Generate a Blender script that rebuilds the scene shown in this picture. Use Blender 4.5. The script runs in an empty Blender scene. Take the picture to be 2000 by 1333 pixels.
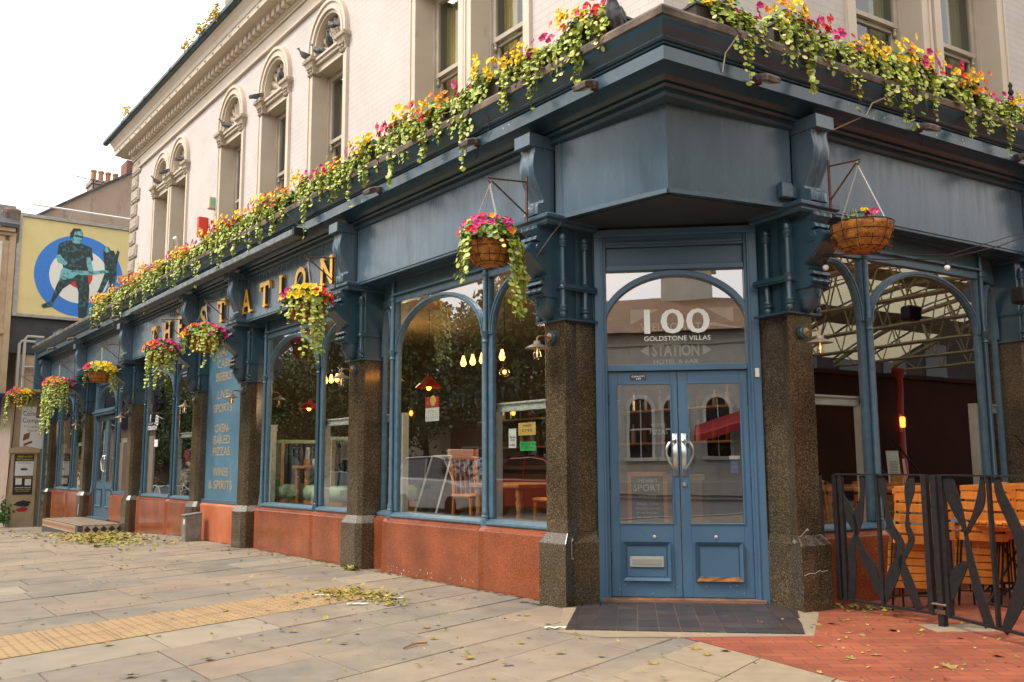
import bpy, math, random
from mathutils import Vector as V, Matrix
random.seed(7)
sc=bpy.context.scene
C=bpy.data.collections.new('place'); sc.collection.children.link(C)
# ---------------------------------------------------------------- camera
F_PX,PITCH,ROLL,CZ=1799.45,.13344,.004647,1.2
cp,sp,cr,sr=math.cos(PITCH),math.sin(PITCH),math.cos(ROLL),math.sin(ROLL)
fwd=V((0,cp,sp)); rt=V((1,0,0)); dn=fwd.cross(rt)
cx=rt*cr+dn*sr; cy=-(-rt*sr+dn*cr); cz=-fwd
cam=bpy.data.objects.new('camera',bpy.data.cameras.new('camera')); C.objects.link(cam)
cam.matrix_world=Matrix(((cx.x,cy.x,cz.x,0),(cx.y,cy.y,cz.y,0),(cx.z,cy.z,cz.z,CZ),(0,0,0,1)))
cam.data.sensor_width=36; cam.data.lens=36*F_PX/2000; cam.data.clip_start=.05; cam.data.clip_end=3000
sc.camera=cam
# ---------------------------------------------------------------- light
SUN_EL,SUN_AZ=math.radians(52),math.radians(-112)      # azimuth from +Y towards +X
w=bpy.data.worlds.new('World'); sc.world=w; w.use_nodes=True
nt=w.node_tree; bg=nt.nodes['Background']
sky=nt.nodes.new('ShaderNodeTexSky'); sky.sky_type='NISHITA'; sky.sun_disc=False
sky.sun_elevation=SUN_EL; sky.sun_rotation=SUN_AZ; sky.dust_density=4; sky.air_density=1.0
hs=nt.nodes.new('ShaderNodeHueSaturation'); hs.inputs['Saturation'].default_value=.12
mx=nt.nodes.new('ShaderNodeMix'); mx.data_type='RGBA'; mx.inputs[0].default_value=.45
mx.inputs[7].default_value=(12.4,11.7,10.9,1)
nt.links.new(sky.outputs[0],hs.inputs['Color']); nt.links.new(hs.outputs[0],mx.inputs[6])
nt.links.new(mx.outputs[2],bg.inputs[0]); bg.inputs[1].default_value=.12
sl=bpy.data.lights.new('sun','SUN'); sl.energy=1.25; sl.angle=math.radians(12); sl.color=(1,.93,.82)
so=bpy.data.objects.new('sun',sl); C.objects.link(so)
sd=V((math.sin(SUN_AZ)*math.cos(SUN_EL),math.cos(SUN_AZ)*math.cos(SUN_EL),math.sin(SUN_EL)))
so.rotation_euler=sd.to_track_quat('Z','Y').to_euler(); so.location=sd*60
sc.view_settings.view_transform='Standard'; sc.view_settings.look='None'; sc.view_settings.exposure=1.08; sc.view_settings.gamma=1
# ---------------------------------------------------------------- helpers
class Fr:
    def __init__(s,o,u,n): s.o=V(o); s.u=V(u); s.n=V(n); s.w=V((0,0,1))
    def P(s,a,b,c): return s.o+s.u*a+s.n*b+s.w*c
aL,aR=.64809,1.01833
L=Fr((.4444,7.9435,0),(-math.sin(aL),math.cos(aL),0),(-math.cos(aL),-math.sin(aL),0))
uR=V((math.sin(aR),math.cos(aR),0)); nR=V((math.cos(aR),-math.sin(aR),0))
R=Fr(V((2.3941,7.8051,0))+nR*.13-uR*.15,uR,nR)
D=Fr((.774,8.27,0),(.99172,-.12843,0),(-.12843,-.99172,0))
I=Fr((0,0,0),(1,0,0),(0,1,0))
def gz(p):
    s=(V((p[0],p[1],0))-L.o).dot(L.u); return -.037*max(0,s-10.5)
ORG={}
class MB:
    def __init__(s,fr=I): s.f=fr; s.v=[]; s.fa=[]; s.mi=[]; s.uv={}
    def add(s,pts,faces,mi=0):
        b=len(s.v); s.v+= [V(p) for p in pts]
        for f in faces: s.fa.append([b+i for i in f]); s.mi.append(mi)
    def box(s,a0,a1,b0,b1,c0,c1,mi=0):
        s.add([(a,b,c) for c in (c0,c1) for b in (b0,b1) for a in (a0,a1)],
              [(0,2,3,1),(4,5,7,6),(0,1,5,4),(2,6,7,3),(0,4,6,2),(1,3,7,5)],mi); return s
    def rbox(s,a0,a1,b0,b1,c0,c1,r=.02,mi=0):      # chamfered box
        r=min(r,(a1-a0)/2.01,(b1-b0)/2.01,(c1-c0)/2.01)
        def ring(q,c): 
            x0,x1,y0,y1=a0+q,a1-q,b0+q,b1-q
            return [(x0+r,y0,c),(x1-r,y0,c),(x1,y0+r,c),(x1,y1-r,c),(x1-r,y1,c),(x0+r,y1,c),(x0,y1-r,c),(x0,y0+r,c)]
        s.loft([ring(r,c0) if 0 else ring(r*.8,c0),ring(0,c0+r),ring(0,c1-r),ring(r*.8,c1)],True,mi=mi,caps=True); return s
    def quad(s,p,mi=0): s.add(p,[tuple(range(len(p)))],mi); return s
    def loft(s,rings,closed=False,mi=0,caps=False,loop=False):
        n=len(rings[0]); pts=[p for r in rings for p in r]; fs=[]
        m=len(rings)
        for i in range(m if loop else m-1):
            for j in range(n if closed else n-1):
                a=i*n+j; b=i*n+(j+1)%n; i2=(i+1)%m
                fs.append((a,b,i2*n+(j+1)%n,i2*n+j))
        if caps: fs.append(tuple(range(n-1,-1,-1))); fs.append(tuple((m-1)*n+k for k in range(n)))
        s.add(pts,fs,mi); return s
    def plan(s,poly,c0,c1,mi=0,top=None):          # plan polygon (a,b), optionally other polygon on top
        top=top or poly
        return s.loft([[(*p,c0) for p in poly],[(*p,c1) for p in top]],True,mi,True)
    def elev(s,poly,b0,b1,mi=0):                   # elevation polygon (a,c)
        return s.loft([[(p[0],b0,p[1]) for p in poly],[(p[0],b1,p[1]) for p in poly]],True,mi,True)
    def strip(s,A,B,b0,b1,mi=0,close=False):       # solid band between two elevation polylines
        rings=[[(p[0],b0,p[1]),(q[0],b0,q[1]),(q[0],b1,q[1]),(p[0],b1,p[1])] for p,q in zip(A,B)]
        return s.loft(rings,True,mi,not close,close)
    def tube(s,pts,r,k=6,mi=0,caps=True):
        pts=[V(p) for p in pts]; rings=[]; prev=None
        for i,p in enumerate(pts):
            t=(pts[min(i+1,len(pts)-1)]-pts[max(i-1,0)]).normalized()
            if prev is None: x=t.cross(V((0,0,1)) if abs(t.z)<.9 else V((1,0,0))).normalized()
            else: x=(prev-t*prev.dot(t)).normalized()
            prev=x; y=t.cross(x); rr=r[i] if isinstance(r,(list,tuple)) else r
            rings.append([p+x*(math.cos(2*math.pi*j/k)*rr)+y*(math.sin(2*math.pi*j/k)*rr) for j in range(k)])
        return s.loft(rings,True,mi,caps)
    def lathe(s,c,prof,k=12,mi=0,ax=2,caps=True):
        rings=[]
        for r,h in prof:
            ring=[]
            for j in range(k):
                a=2*math.pi*j/k; x,y=r*math.cos(a),r*math.sin(a)
                q=(x,y,h) if ax==2 else ((x,h,y) if ax==1 else (h,x,y))
                ring.append((c[0]+q[0],c[1]+q[1],c[2]+q[2]))
            rings.append(ring)
        return s.loft(rings,True,mi,caps)
    def ball(s,c,r,k=10,mi=0,sz=(1,1,1)):
        rings=[]
        for i in range(1,k):
            t=math.pi*i/k
            rings.append([(c[0]+sz[0]*r*math.sin(t)*math.cos(2*math.pi*j/k),c[1]+sz[1]*r*math.sin(t)*math.sin(2*math.pi*j/k),c[2]-sz[2]*r*math.cos(t)) for j in range(k)])
        return s.loft(rings,True,mi,True)
    def build(s,name,mats,parent=None,smooth=False,bevel=0,at=None,**pr):
        me=bpy.data.meshes.new(name); f=s.f
        wv=[f.P(*p) for p in s.v]
        if parent is not None: org=ORG[parent.name]
        else:
            if at is not None: org=V(at)
            else:
                xs=[p.x for p in wv]; ys=[p.y for p in wv]; org=V(((min(xs)+max(xs))/2,(min(ys)+max(ys))/2,min(p.z for p in wv)))
        me.from_pydata([p-org for p in wv],[],s.fa)
        if not isinstance(mats,(list,tuple)): mats=[mats]
        for m in mats: me.materials.append(m)
        ul=me.uv_layers.new(name='UVMap')
        for pi,pl in enumerate(me.polygons):
            pl.material_index=s.mi[pi]; pl.use_smooth=bool(smooth)
            ix=s.fa[pi]; nrm=V((0,0,0)); pv=[s.v[i] for i in ix]
            for i in range(len(pv)): nrm+= (pv[i]-pv[0]).cross(pv[(i+1)%len(pv)]-pv[0])
            ax=max(range(3),key=lambda k:abs(nrm[k]))
            for li,p in zip(pl.loop_indices,pv):
                ul.data[li].uv=(p[1],p[2]) if ax==0 else ((p[0],p[2]) if ax==1 else (p[0],p[1]))
        me.validate()
        o=bpy.data.objects.new(name,me); C.objects.link(o)
        if smooth==2: me.set_sharp_from_angle(angle=math.radians(40))
        if bevel:
            b=o.modifiers.new('bevel','BEVEL'); b.width=bevel; b.segments=2; b.limit_method='ANGLE'
        if parent is not None: o.parent=parent; ORG[o.name]=org
        else: o.location=org; ORG[o.name]=org
        for k,v in pr.items(): o[k]=v
        return o
def tag(o,label,cat,group=None):
    o['label']=label; o['category']=cat
    if group: o['group']=group
    return o
def empty(name,loc,label=None,cat=None,group=None):
    o=bpy.data.objects.new(name,None); o.empty_display_size=.1; C.objects.link(o); o.location=loc; ORG[o.name]=V(loc)
    if label: tag(o,label,cat,group)
    return o
def kids(o): return [x for x in C.objects if x.parent==o]
def copy_tree(o,parent=None,ch=None):
    c=o.copy(); C.objects.link(c); c.parent=parent
    for k in list(o.children): copy_tree(k,c)
    return c
def place(src,first,loc,rotz,label,group=None,scale=1):
    o=src if first else copy_tree(src)
    o.location=loc; o.rotation_euler=(0,0,rotz); o.scale=(scale,)*3; o['label']=label
    if group:o['group']=group
    return o
def ang(v): return math.atan2(v[1],v[0])
def arc(c,z,rx,rz,a0,a1,n): return [(c+rx*math.cos(math.radians(a0+(a1-a0)*i/n)),z+rz*math.sin(math.radians(a0+(a1-a0)*i/n))) for i in range(n+1)]
FONT=None
def text(body,fr,a,b,c,h,mat,parent=None,name='lettering',wid=None,depth=.002,flip=1,bold=0,align='CENTER',rot=0,**pr):
    """letters standing on the plane b=const of frame fr, centred on a, cap height h, baseline c; flip=-1 when +a runs to the viewer's left"""
    cu=bpy.data.curves.new('t','FONT'); cu.body=body; cu.size=1; cu.align_x=align; cu.extrude=0; cu.offset=bold; cu.resolution_u=3
    t=bpy.data.objects.new('t',cu); C.objects.link(t); dg=bpy.context.evaluated_depsgraph_get(); dg.update()
    me=bpy.data.meshes.new_from_object(t.evaluated_get(dg)); bpy.data.objects.remove(t); bpy.data.curves.remove(cu)
    xs=[v.co.x for v in me.vertices] or [0,1]
    k=h/.69; kx=k if wid is None else wid/(max(xs)-min(xs))
    x0=(max(xs)+min(xs))/2 if align=='CENTER' else 0
    cr_,sr_=math.cos(rot),math.sin(rot)
    mb=MB(fr)
    P2=[((v.co.x-x0)*kx,v.co.y*k) for v in me.vertices]; P2=[(x*cr_-y*sr_,x*sr_+y*cr_) for x,y in P2]
    n=len(P2); fs=[tuple(p.vertices) for p in me.polygons]
    pts=[(a+flip*x,b+depth,c+y) for x,y in P2]
    mb.add(pts,fs)
    if depth>.004:
        cnt={}
        for f in fs:
            for i in range(len(f)):
                e=(f[i],f[(i+1)%len(f)]); key=tuple(sorted(e)); cnt.setdefault(key,[]).append(e)
        ed=[v[0] for v in cnt.values() if len(v)==1]
        mb.add([(a+flip*x,b+depth,c+y) for x,y in P2]+[(a+flip*x,b,c+y) for x,y in P2],[(i,j,j+n,i+n) for i,j in ed],1 if isinstance(mat,(list,tuple)) else 0)
    bpy.data.meshes.remove(me)
    return mb.build(name,mat,parent,**pr)
# ---------------------------------------------------------------- materials
MATS={}
def M(name,col,rough=.6,metal=0,col2=None,scale=6,det=6,lo=.35,hi=.65,bump=0,bscale=60,isl=None,spec=.5,emit=0,alpha=None,stretch=None,coat=0,trans=0,noise_rough=0,dirt=None):
    m=bpy.data.materials.new(name); m.use_nodes=True; n=m.node_tree; N=n.nodes; K=n.links; b=N['Principled BSDF']
    b.inputs['Base Color'].default_value=(*col,1); b.inputs['Roughness'].default_value=rough; b.inputs['Metallic'].default_value=metal
    b.inputs['Specular IOR Level'].default_value=spec; b.inputs['Coat Weight'].default_value=coat
    tc=N.new('ShaderNodeTexCoord'); src=tc.outputs['Object']
    if stretch:
        mp=N.new('ShaderNodeMapping'); mp.inputs['Scale'].default_value=stretch; K.new(src,mp.inputs[0]); src=mp.outputs[0]
    out=None
    if col2 is not None:
        no=N.new('ShaderNodeTexNoise'); no.inputs['Scale'].default_value=scale; no.inputs['Detail'].default_value=det; K.new(src,no.inputs['Vector'])
        mr=N.new('ShaderNodeMapRange'); mr.inputs[1].default_value=lo; mr.inputs[2].default_value=hi; K.new(no.outputs[0],mr.inputs[0])
        mi=N.new('ShaderNodeMix'); mi.data_type='RGBA'; mi.inputs[6].default_value=(*col,1); mi.inputs[7].default_value=(*col2,1)
        K.new(mr.outputs[0],mi.inputs[0]); out=mi.outputs[2]
    if isl:
        ge=N.new('ShaderNodeNewGeometry'); cr=N.new('ShaderNodeValToRGB'); e=cr.color_ramp
        while len(e.elements)<len(isl): e.elements.new(.5)
        for i,cc in enumerate(isl): e.elements[i].position=i/(len(isl)-1) if len(isl)>1 else 0; e.elements[i].color=(*cc,1)
        K.new(ge.outputs['Random Per Island'],cr.inputs[0])
        if out is None: out=cr.outputs[0]
        else:
            mu=N.new('ShaderNodeMix'); mu.data_type='RGBA'; mu.blend_type='MULTIPLY'; mu.inputs[0].default_value=1
            K.new(cr.outputs[0],mu.inputs[6]); K.new(out,mu.inputs[7]); out=mu.outputs[2]
    if dirt:
        dc,ds,dl,dh,dst=dirt
        mp=N.new('ShaderNodeMapping'); mp.inputs['Scale'].default_value=dst; K.new(tc.outputs['Object'],mp.inputs[0])
        no=N.new('ShaderNodeTexNoise'); no.inputs['Scale'].default_value=ds; no.inputs['Detail'].default_value=8; no.inputs['Roughness'].default_value=.7; K.new(mp.outputs[0],no.inputs['Vector'])
        mr=N.new('ShaderNodeMapRange'); mr.inputs[1].default_value=dl; mr.inputs[2].default_value=dh; K.new(no.outputs[0],mr.inputs[0])
        mi=N.new('ShaderNodeMix'); mi.data_type='RGBA'; mi.inputs[7].default_value=(*dc,1); K.new(mr.outputs[0],mi.inputs[0])
        if out is None: mi.inputs[6].default_value=(*col,1)
        else: K.new(out,mi.inputs[6])
        out=mi.outputs[2]
    if out is not None: K.new(out,b.inputs['Base Color'])
    if bump:
        nb=N.new('ShaderNodeTexNoise'); nb.inputs['Scale'].default_value=bscale; nb.inputs['Detail'].default_value=4; K.new(src,nb.inputs['Vector'])
        bp=N.new('ShaderNodeBump'); bp.inputs['Strength'].default_value=bump; bp.inputs['Distance'].default_value=.01; K.new(nb.outputs[0],bp.inputs['Height']); K.new(bp.outputs[0],b.inputs['Normal'])
        if noise_rough:
            mr=N.new('ShaderNodeMapRange'); mr.inputs[3].default_value=rough-noise_rough; mr.inputs[4].default_value=rough+noise_rough; K.new(nb.outputs[0],mr.inputs[0]); K.new(mr.outputs[0],b.inputs['Roughness'])
    if emit: b.inputs['Emission Color'].default_value=(*col,1); b.inputs['Emission Strength'].default_value=emit
    if trans: b.inputs['Transmission Weight'].default_value=trans
    if alpha is not None: b.inputs['Alpha'].default_value=alpha
    MATS[name]=m; return m
def granite(name,base,fleck,fl2,rough=.22,scale=170,amt=.5):
    m=M(name,base,rough,bump=.05,bscale=8); n=m.node_tree; N=n.nodes; K=n.links; b=N['Principled BSDF']
    tc=N.new('ShaderNodeTexCoord'); out=None
    vo=N.new('ShaderNodeTexVoronoi'); vo.inputs['Scale'].default_value=scale; K.new(tc.outputs['Object'],vo.inputs['Vector'])
    sx=N.new('ShaderNodeSeparateColor'); K.new(vo.outputs['Color'],sx.inputs[0])
    cr=N.new('ShaderNodeValToRGB'); e=cr.color_ramp; e.elements.new(.5); e.elements.new(.8)
    for i,(p,cc) in enumerate(((0,tuple(x*.55 for x in base)),(.45,base),(.82,fleck),(1,fl2))): e.elements[i].position=p; e.elements[i].color=(*cc,1)
    K.new(sx.outputs[0],cr.inputs[0])
    no=N.new('ShaderNodeTexNoise'); no.inputs['Scale'].default_value=2.2; no.inputs['Detail'].default_value=4; K.new(tc.outputs['Object'],no.inputs['Vector'])
    mr=N.new('ShaderNodeMapRange'); mr.inputs[1].default_value=.3; mr.inputs[2].default_value=.7; mr.inputs[3].default_value=.7; mr.inputs[4].default_value=1.25; K.new(no.outputs[0],mr.inputs[0])
    mu=N.new('ShaderNodeVectorMath'); mu.operation='SCALE'; K.new(cr.outputs[0],mu.inputs[0]); K.new(mr.outputs[0],mu.inputs['Scale'])
    K.new(mu.outputs[0],b.inputs['Base Color']); b.inputs['Coat Weight'].default_value=.3; b.inputs['Coat Roughness'].default_value=.12
    return m
def brick(name,c1,c2,mort,bw=.22,bh=.075,ms=.008,rough=.8,bump=.6,off=.5,mixn=.3,col3=None):
    m=M(name,c1,rough); n=m.node_tree; N=n.nodes; K=n.links; b=N['Principled BSDF']
    tc=N.new('ShaderNodeTexCoord'); br=N.new('ShaderNodeTexBrick'); br.offset=off
    br.inputs['Scale'].default_value=1; br.inputs['Brick Width'].default_value=bw; br.inputs['Row Height'].default_value=bh; br.inputs['Mortar Size'].default_value=ms; br.inputs['Mortar Smooth'].default_value=.2
    br.inputs['Color1'].default_value=(*c1,1); br.inputs['Color2'].default_value=(*c2,1); br.inputs['Mortar'].default_value=(*mort,1)
    K.new(tc.outputs['UV'],br.inputs['Vector'])
    no=N.new('ShaderNodeTexNoise'); no.inputs['Scale'].default_value=1.5; no.inputs['Detail'].default_value=8; no.inputs['Roughness'].default_value=.65; K.new(tc.outputs['Object'],no.inputs['Vector'])
    mr=N.new('ShaderNodeMapRange'); mr.inputs[1].default_value=.3; mr.inputs[2].default_value=.7; mr.inputs[3].default_value=1-mixn; mr.inputs[4].default_value=1+mixn*.5; K.new(no.outputs[0],mr.inputs[0])
    mu=N.new('ShaderNodeVectorMath'); mu.operation='SCALE'; K.new(br.outputs[0],mu.inputs[0]); K.new(mr.outputs[0],mu.inputs['Scale']); K.new(mu.outputs[0],b.inputs['Base Color'])
    bp=N.new('ShaderNodeBump'); bp.inputs['Strength'].default_value=bump; bp.inputs['Distance'].default_value=.006; bp.invert=True
    K.new(br.outputs['Fac'],bp.inputs['Height']); K.new(bp.outputs[0],b.inputs['Normal'])
    return m
def glassmat(name,tint=(.9,.93,.9),refl=.31,dirt=.04):
    m=bpy.data.materials.new(name); m.use_nodes=True; n=m.node_tree; N=n.nodes; K=n.links; N.clear()
    o=N.new('ShaderNodeOutputMaterial'); mx=N.new('ShaderNodeMixShader'); tr=N.new('ShaderNodeBsdfTransparent'); gl=N.new('ShaderNodeBsdfGlossy')
    tr.inputs[0].default_value=(*tint,1); gl.inputs['Roughness'].default_value=0.0; gl.inputs[0].default_value=(.95,.97,1,1)
    ge=N.new('ShaderNodeNewGeometry'); dt=N.new('ShaderNodeVectorMath'); dt.operation='DOT_PRODUCT'; K.new(ge.outputs['Incoming'],dt.inputs[0]); K.new(ge.outputs['Normal'],dt.inputs[1])
    ab=N.new('ShaderNodeMath'); ab.operation='ABSOLUTE'; K.new(dt.outputs['Value'],ab.inputs[0])
    om=N.new('ShaderNodeMath'); om.operation='SUBTRACT'; om.inputs[0].default_value=1; K.new(ab.outputs[0],om.inputs[1])
    pw=N.new('ShaderNodeMath'); pw.operation='POWER'; pw.inputs[1].default_value=5; K.new(om.outputs[0],pw.inputs[0])
    mr=N.new('ShaderNodeMapRange'); mr.inputs[3].default_value=refl; mr.inputs[4].default_value=1; K.new(pw.outputs[0],mr.inputs[0])
    tc=N.new('ShaderNodeTexCoord'); no=N.new('ShaderNodeTexNoise'); no.inputs['Scale'].default_value=.9; K.new(tc.outputs['Object'],no.inputs[0])
    bp=N.new('ShaderNodeBump'); bp.inputs['Strength'].default_value=.06; bp.inputs['Distance'].default_value=.02; K.new(no.outputs[0],bp.inputs['Height']); K.new(bp.outputs[0],gl.inputs['Normal'])
    K.new(mr.outputs[0],mx.inputs[0]); K.new(tr.outputs[0],mx.inputs[1]); K.new(gl.outputs[0],mx.inputs[2]); K.new(mx.outputs[0],o.inputs[0])
    MATS[name]=m; return m
BL=(.023,.056,.083)
m_blue=M('blue_paint',BL,.27,col2=(.030,.072,.102),scale=3,bump=.12,bscale=25,spec=.7,dirt=((.09,.12,.13),9,.62,.85,(1,1,.25)))
m_fascia=M('fascia_paint',(.062,.105,.145),.26,spec=.7,col2=(.08,.125,.165),scale=7,stretch=(1,1,.12),bump=.12,bscale=16,noise_rough=.12,dirt=((.085,.13,.168),3.2,.50,.75,(1,1,.35)),)
m_bluew=M('worn_blue_paint',(.052,.108,.152),.38,col2=(.08,.142,.185),scale=14,bump=.3,bscale=70)
m_door=M('door_blue',(.054,.122,.205),.33,col2=(.066,.14,.225),scale=2.5,bump=.05,bscale=30,dirt=((.11,.14,.16),14,.66,.82,(1,1,.6)))
m_gran=granite('dark_granite',(.050,.036,.020),(.095,.070,.038),(.21,.17,.11),.16)
m_red=granite('red_granite',(.25,.055,.019),(.29,.075,.027),(.38,.15,.075),.16,210)
m_stone=M('weathered_stone',(.21,.16,.12),.9,col2=(.06,.05,.04),scale=4,bump=.7,bscale=45,dirt=((.12,.13,.03),3,.6,.75,(1,1,1)))
m_wall=brick('cream_brick',(.55,.495,.46),(.565,.51,.475),(.485,.435,.40),.23,.078,.005,.75,.3,mixn=.1)
m_cream=M('stone_paint',(.56,.47,.365),.55,col2=(.62,.53,.425),scale=2,bump=.1,bscale=20,dirt=((.25,.19,.13),6,.62,.85,(1,1,.4)))
m_sash=M('sash_paint',(.5,.43,.35),.5,col2=(.42,.36,.28),scale=5)
m_white=M('white_gloss_paint',(.62,.64,.6),.35,col2=(.5,.52,.48),scale=7)
m_lead=M('dark_lead',(.04,.055,.06),.5,metal=.2,col2=(.07,.08,.08),scale=10,bump=.3,bscale=20)
m_slate=brick('roof_slate',(.06,.06,.065),(.09,.085,.09),(.03,.03,.03),.3,.2,.006,.7,.8)
m_black=M('black_iron',(.011,.010,.011),.55,spec=.3,bump=.15,bscale=120,col2=(.02,.018,.018),scale=30)
m_rust=M('rusty_iron',(.035,.02,.015),.7,col2=(.16,.06,.025),scale=45,bump=.4,bscale=90)
m_steel=M('brushed_steel',(.6,.6,.58),.28,metal=1)
m_brass=M('aged_brass',(.42,.28,.16),.45,metal=.7,col2=(.3,.15,.08),scale=30)
m_galv=M('galvanised_shade',(.42,.35,.27),.5,metal=.6,col2=(.3,.24,.18),scale=20)
m_gold=M('gold_leaf',(.85,.42,.03),.3,metal=.35,col2=(.95,.55,.06),scale=8); m_golds=M('letter_side',(.10,.05,.01),.6)
m_wood=M('orange_wood',(.60,.19,.02),.45,col2=(.70,.27,.04),scale=3,stretch=(8,8,1),bump=.2,bscale=30,isl=[(.75,.7,.6),(1,1,1),(1.1,1.05,1)])
m_wood2=M('table_wood',(.36,.15,.04),.4,col2=(.5,.24,.08),scale=4,stretch=(1,6,6))
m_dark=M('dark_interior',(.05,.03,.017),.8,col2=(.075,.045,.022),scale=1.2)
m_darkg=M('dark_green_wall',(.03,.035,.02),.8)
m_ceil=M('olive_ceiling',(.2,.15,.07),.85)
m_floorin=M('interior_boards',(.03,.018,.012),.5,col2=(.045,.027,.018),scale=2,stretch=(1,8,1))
m_glass=glassmat('window_glass'); m_glass2=glassmat('upper_glass',(.85,.88,.8),.12); m_glassd=glassmat('door_glass',(.80,.80,.76),.36)
m_bulb=M('bulb_glow',(1,.33,.05),.3,emit=9); m_orange=M('orange_lamp_glow',(1,.18,.02),.3,emit=4)
m_clear=glassmat('clear_bulb',(.95,.93,.88),.12)
m_whitep=M('white_plastic',(.7,.7,.68),.4); m_txtw=M('white_vinyl',(.78,.82,.78),.5); m_txt2=M('faded_vinyl',(.36,.39,.34),.6)
m_curt=M('yellow_curtain',(.5,.38,.1),.9,col2=(.35,.27,.08),scale=3,stretch=(14,14,.3)); m_curt2=M('green_curtain',(.2,.2,.09),.9,col2=(.28,.27,.14),scale=3,stretch=(10,10,.3))
# ================================================================ the pub
pub=empty('pub_building',(1.2,9,0),'two-storey corner pub with slate blue shopfront, granite columns and cream painted brick upper floor','pub')
def cxy(a,b=None):                                  # where the two facades' planes n=a and n=b meet
    b=a if b is None else b
    p=L.o+L.n*a; q=R.o+R.n*b; d=q-p; u,v=L.u,R.u
    det=u.x*(-v.y)+v.x*u.y
    s=(d.x*(-v.y)+v.x*d.y)/det
    return p+u*s
COLS=[.03,3.80,7.41,9.62,13.66,17.66,21.83]
RC=3.58
LEND=22.35
# --- granite columns
for k,s in enumerate(COLS+[RC]):
    if k==0: continue
    f=R if k==7 else L
    g=gz(f.P(s,0,0))-.05
    mb=MB(f)
    mb.plan([(s-.06,-.45),(s-.06,-.06),(s,0),(s+.36,0),(s+.42,-.06),(s+.42,-.45)],g,.53,top=[(s-.06,-.45),(s-.06,-.06),(s,0),(s+.36,0),(s+.42,-.06),(s+.42,-.45)])
    mb.loft([[(s-.06,-.44,.53),(s-.06,-.06,.53),(s,0,.53),(s+.36,0,.53),(s+.42,-.06,.53),(s+.42,-.44,.53)],
             [(s,-.44,.615),(s,-.10,.615),(s+.05,-.05,.615),(s+.31,-.05,.615),(s+.36,-.10,.615),(s+.36,-.44,.615)]],True)
    mb.plan([(s,-.44),(s,-.10),(s+.05,-.05),(s+.31,-.05),(s+.36,-.10),(s+.36,-.44)],.615,2.46)
    mb.build('granite_column',m_gran,pub,bevel=.006)
def corner_col(pl,sh):
    mb=MB(); mb.plan(pl,-.05,.53)
    mb.loft([[(*p,.53) for p in pl],[(*p,.615) for p in sh]],True); mb.plan(sh,.615,2.46)
    mb.build('granite_column',m_gran,pub,bevel=.006)
t2=lambda p:(p.x,p.y)
corner_col([t2(L.P(.42,-.45,0)),t2(L.P(.42,-.06,0)),t2(L.P(.36,0,0)),t2(L.P(0,0,0)),(.532,8.111),(.713,8.222),(.772,8.25),(.80,8.50)],
           [t2(L.P(.36,-.45,0)),t2(L.P(.36,-.10,0)),t2(L.P(.31,-.05,0)),t2(L.P(.03,-.05,0)),(.575,8.155),(.735,8.262),(.785,8.285),(.80,8.50)])
corner_col([t2(R.P(.42,-.45,0)),t2(R.P(.42,-.06,0)),t2(R.P(.36,0,0)),t2(R.P(.0,0,0)),(2.312,7.80),(2.195,8.05),(2.166,8.085),(2.16,8.36)][::-1],
           [t2(R.P(.36,-.45,0)),t2(R.P(.36,-.10,0)),t2(R.P(.31,-.05,0)),t2(R.P(.03,-.06,0)),(2.325,7.85),(2.205,8.075),(2.175,8.11),(2.17,8.36)][::-1])
# --- blue piers, consoles and colonettes above the columns
def colonette(mb,a,b,z0,z1,r=.026,mid=None):
    pr=[(0,z0-.03),(r*1.1,z0-.015),(r*1.35,z0+.005),(r*1.1,z0+.03),(r*1.6,z0+.045),(r*1.6,z0+.06),(r*1.2,z0+.07),(r*1.3,z0+.085),(r,z0+.10)]
    if mid: pr+=[(r,mid-.03),(r*1.5,mid-.02),(r*1.5,mid+.0),(r*1.3,mid+.01),(r*1.6,mid+.03),(r,mid+.045)]
    pr+=[(r*.95,z1-.13),(r*1.3,z1-.12),(r*1.3,z1-.105),(r*1.6,z1-.085),(r*1.6,z1-.07),(r*1.2,z1-.06),(r*1.35,z1-.035),(r*1.1,z1-.01),(0,z1)]
    mb.lathe((a,b,0),pr,12)
LOW=[(3.30,.17),(3.27,.17),(3.24,.12),(3.22,.11),(3.20,.17),(3.165,.19),(3.15,.12),(3.135,.22),(3.11,.25),(3.06,.255),(3.01,.22),(2.95,.15),(2.90,.08),(2.865,.05),(2.85,.07),(2.83,.09),(2.82,.08),(2.80,.12),(2.775,.13),(2.765,.09),(2.745,.12),(2.715,.135),(2.695,.10),(2.685,.115),(2.665,.08)]
UPP=[(4.13,.27),(4.02,.27),(4.015,.21),(3.98,.20),(3.92,.215),(3.84,.225),(3.76,.21),(3.68,.175),(3.60,.13),(3.54,.105),(3.515,.11),(3.50,.16),(3.48,.175),(3.40,.175)]
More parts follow.
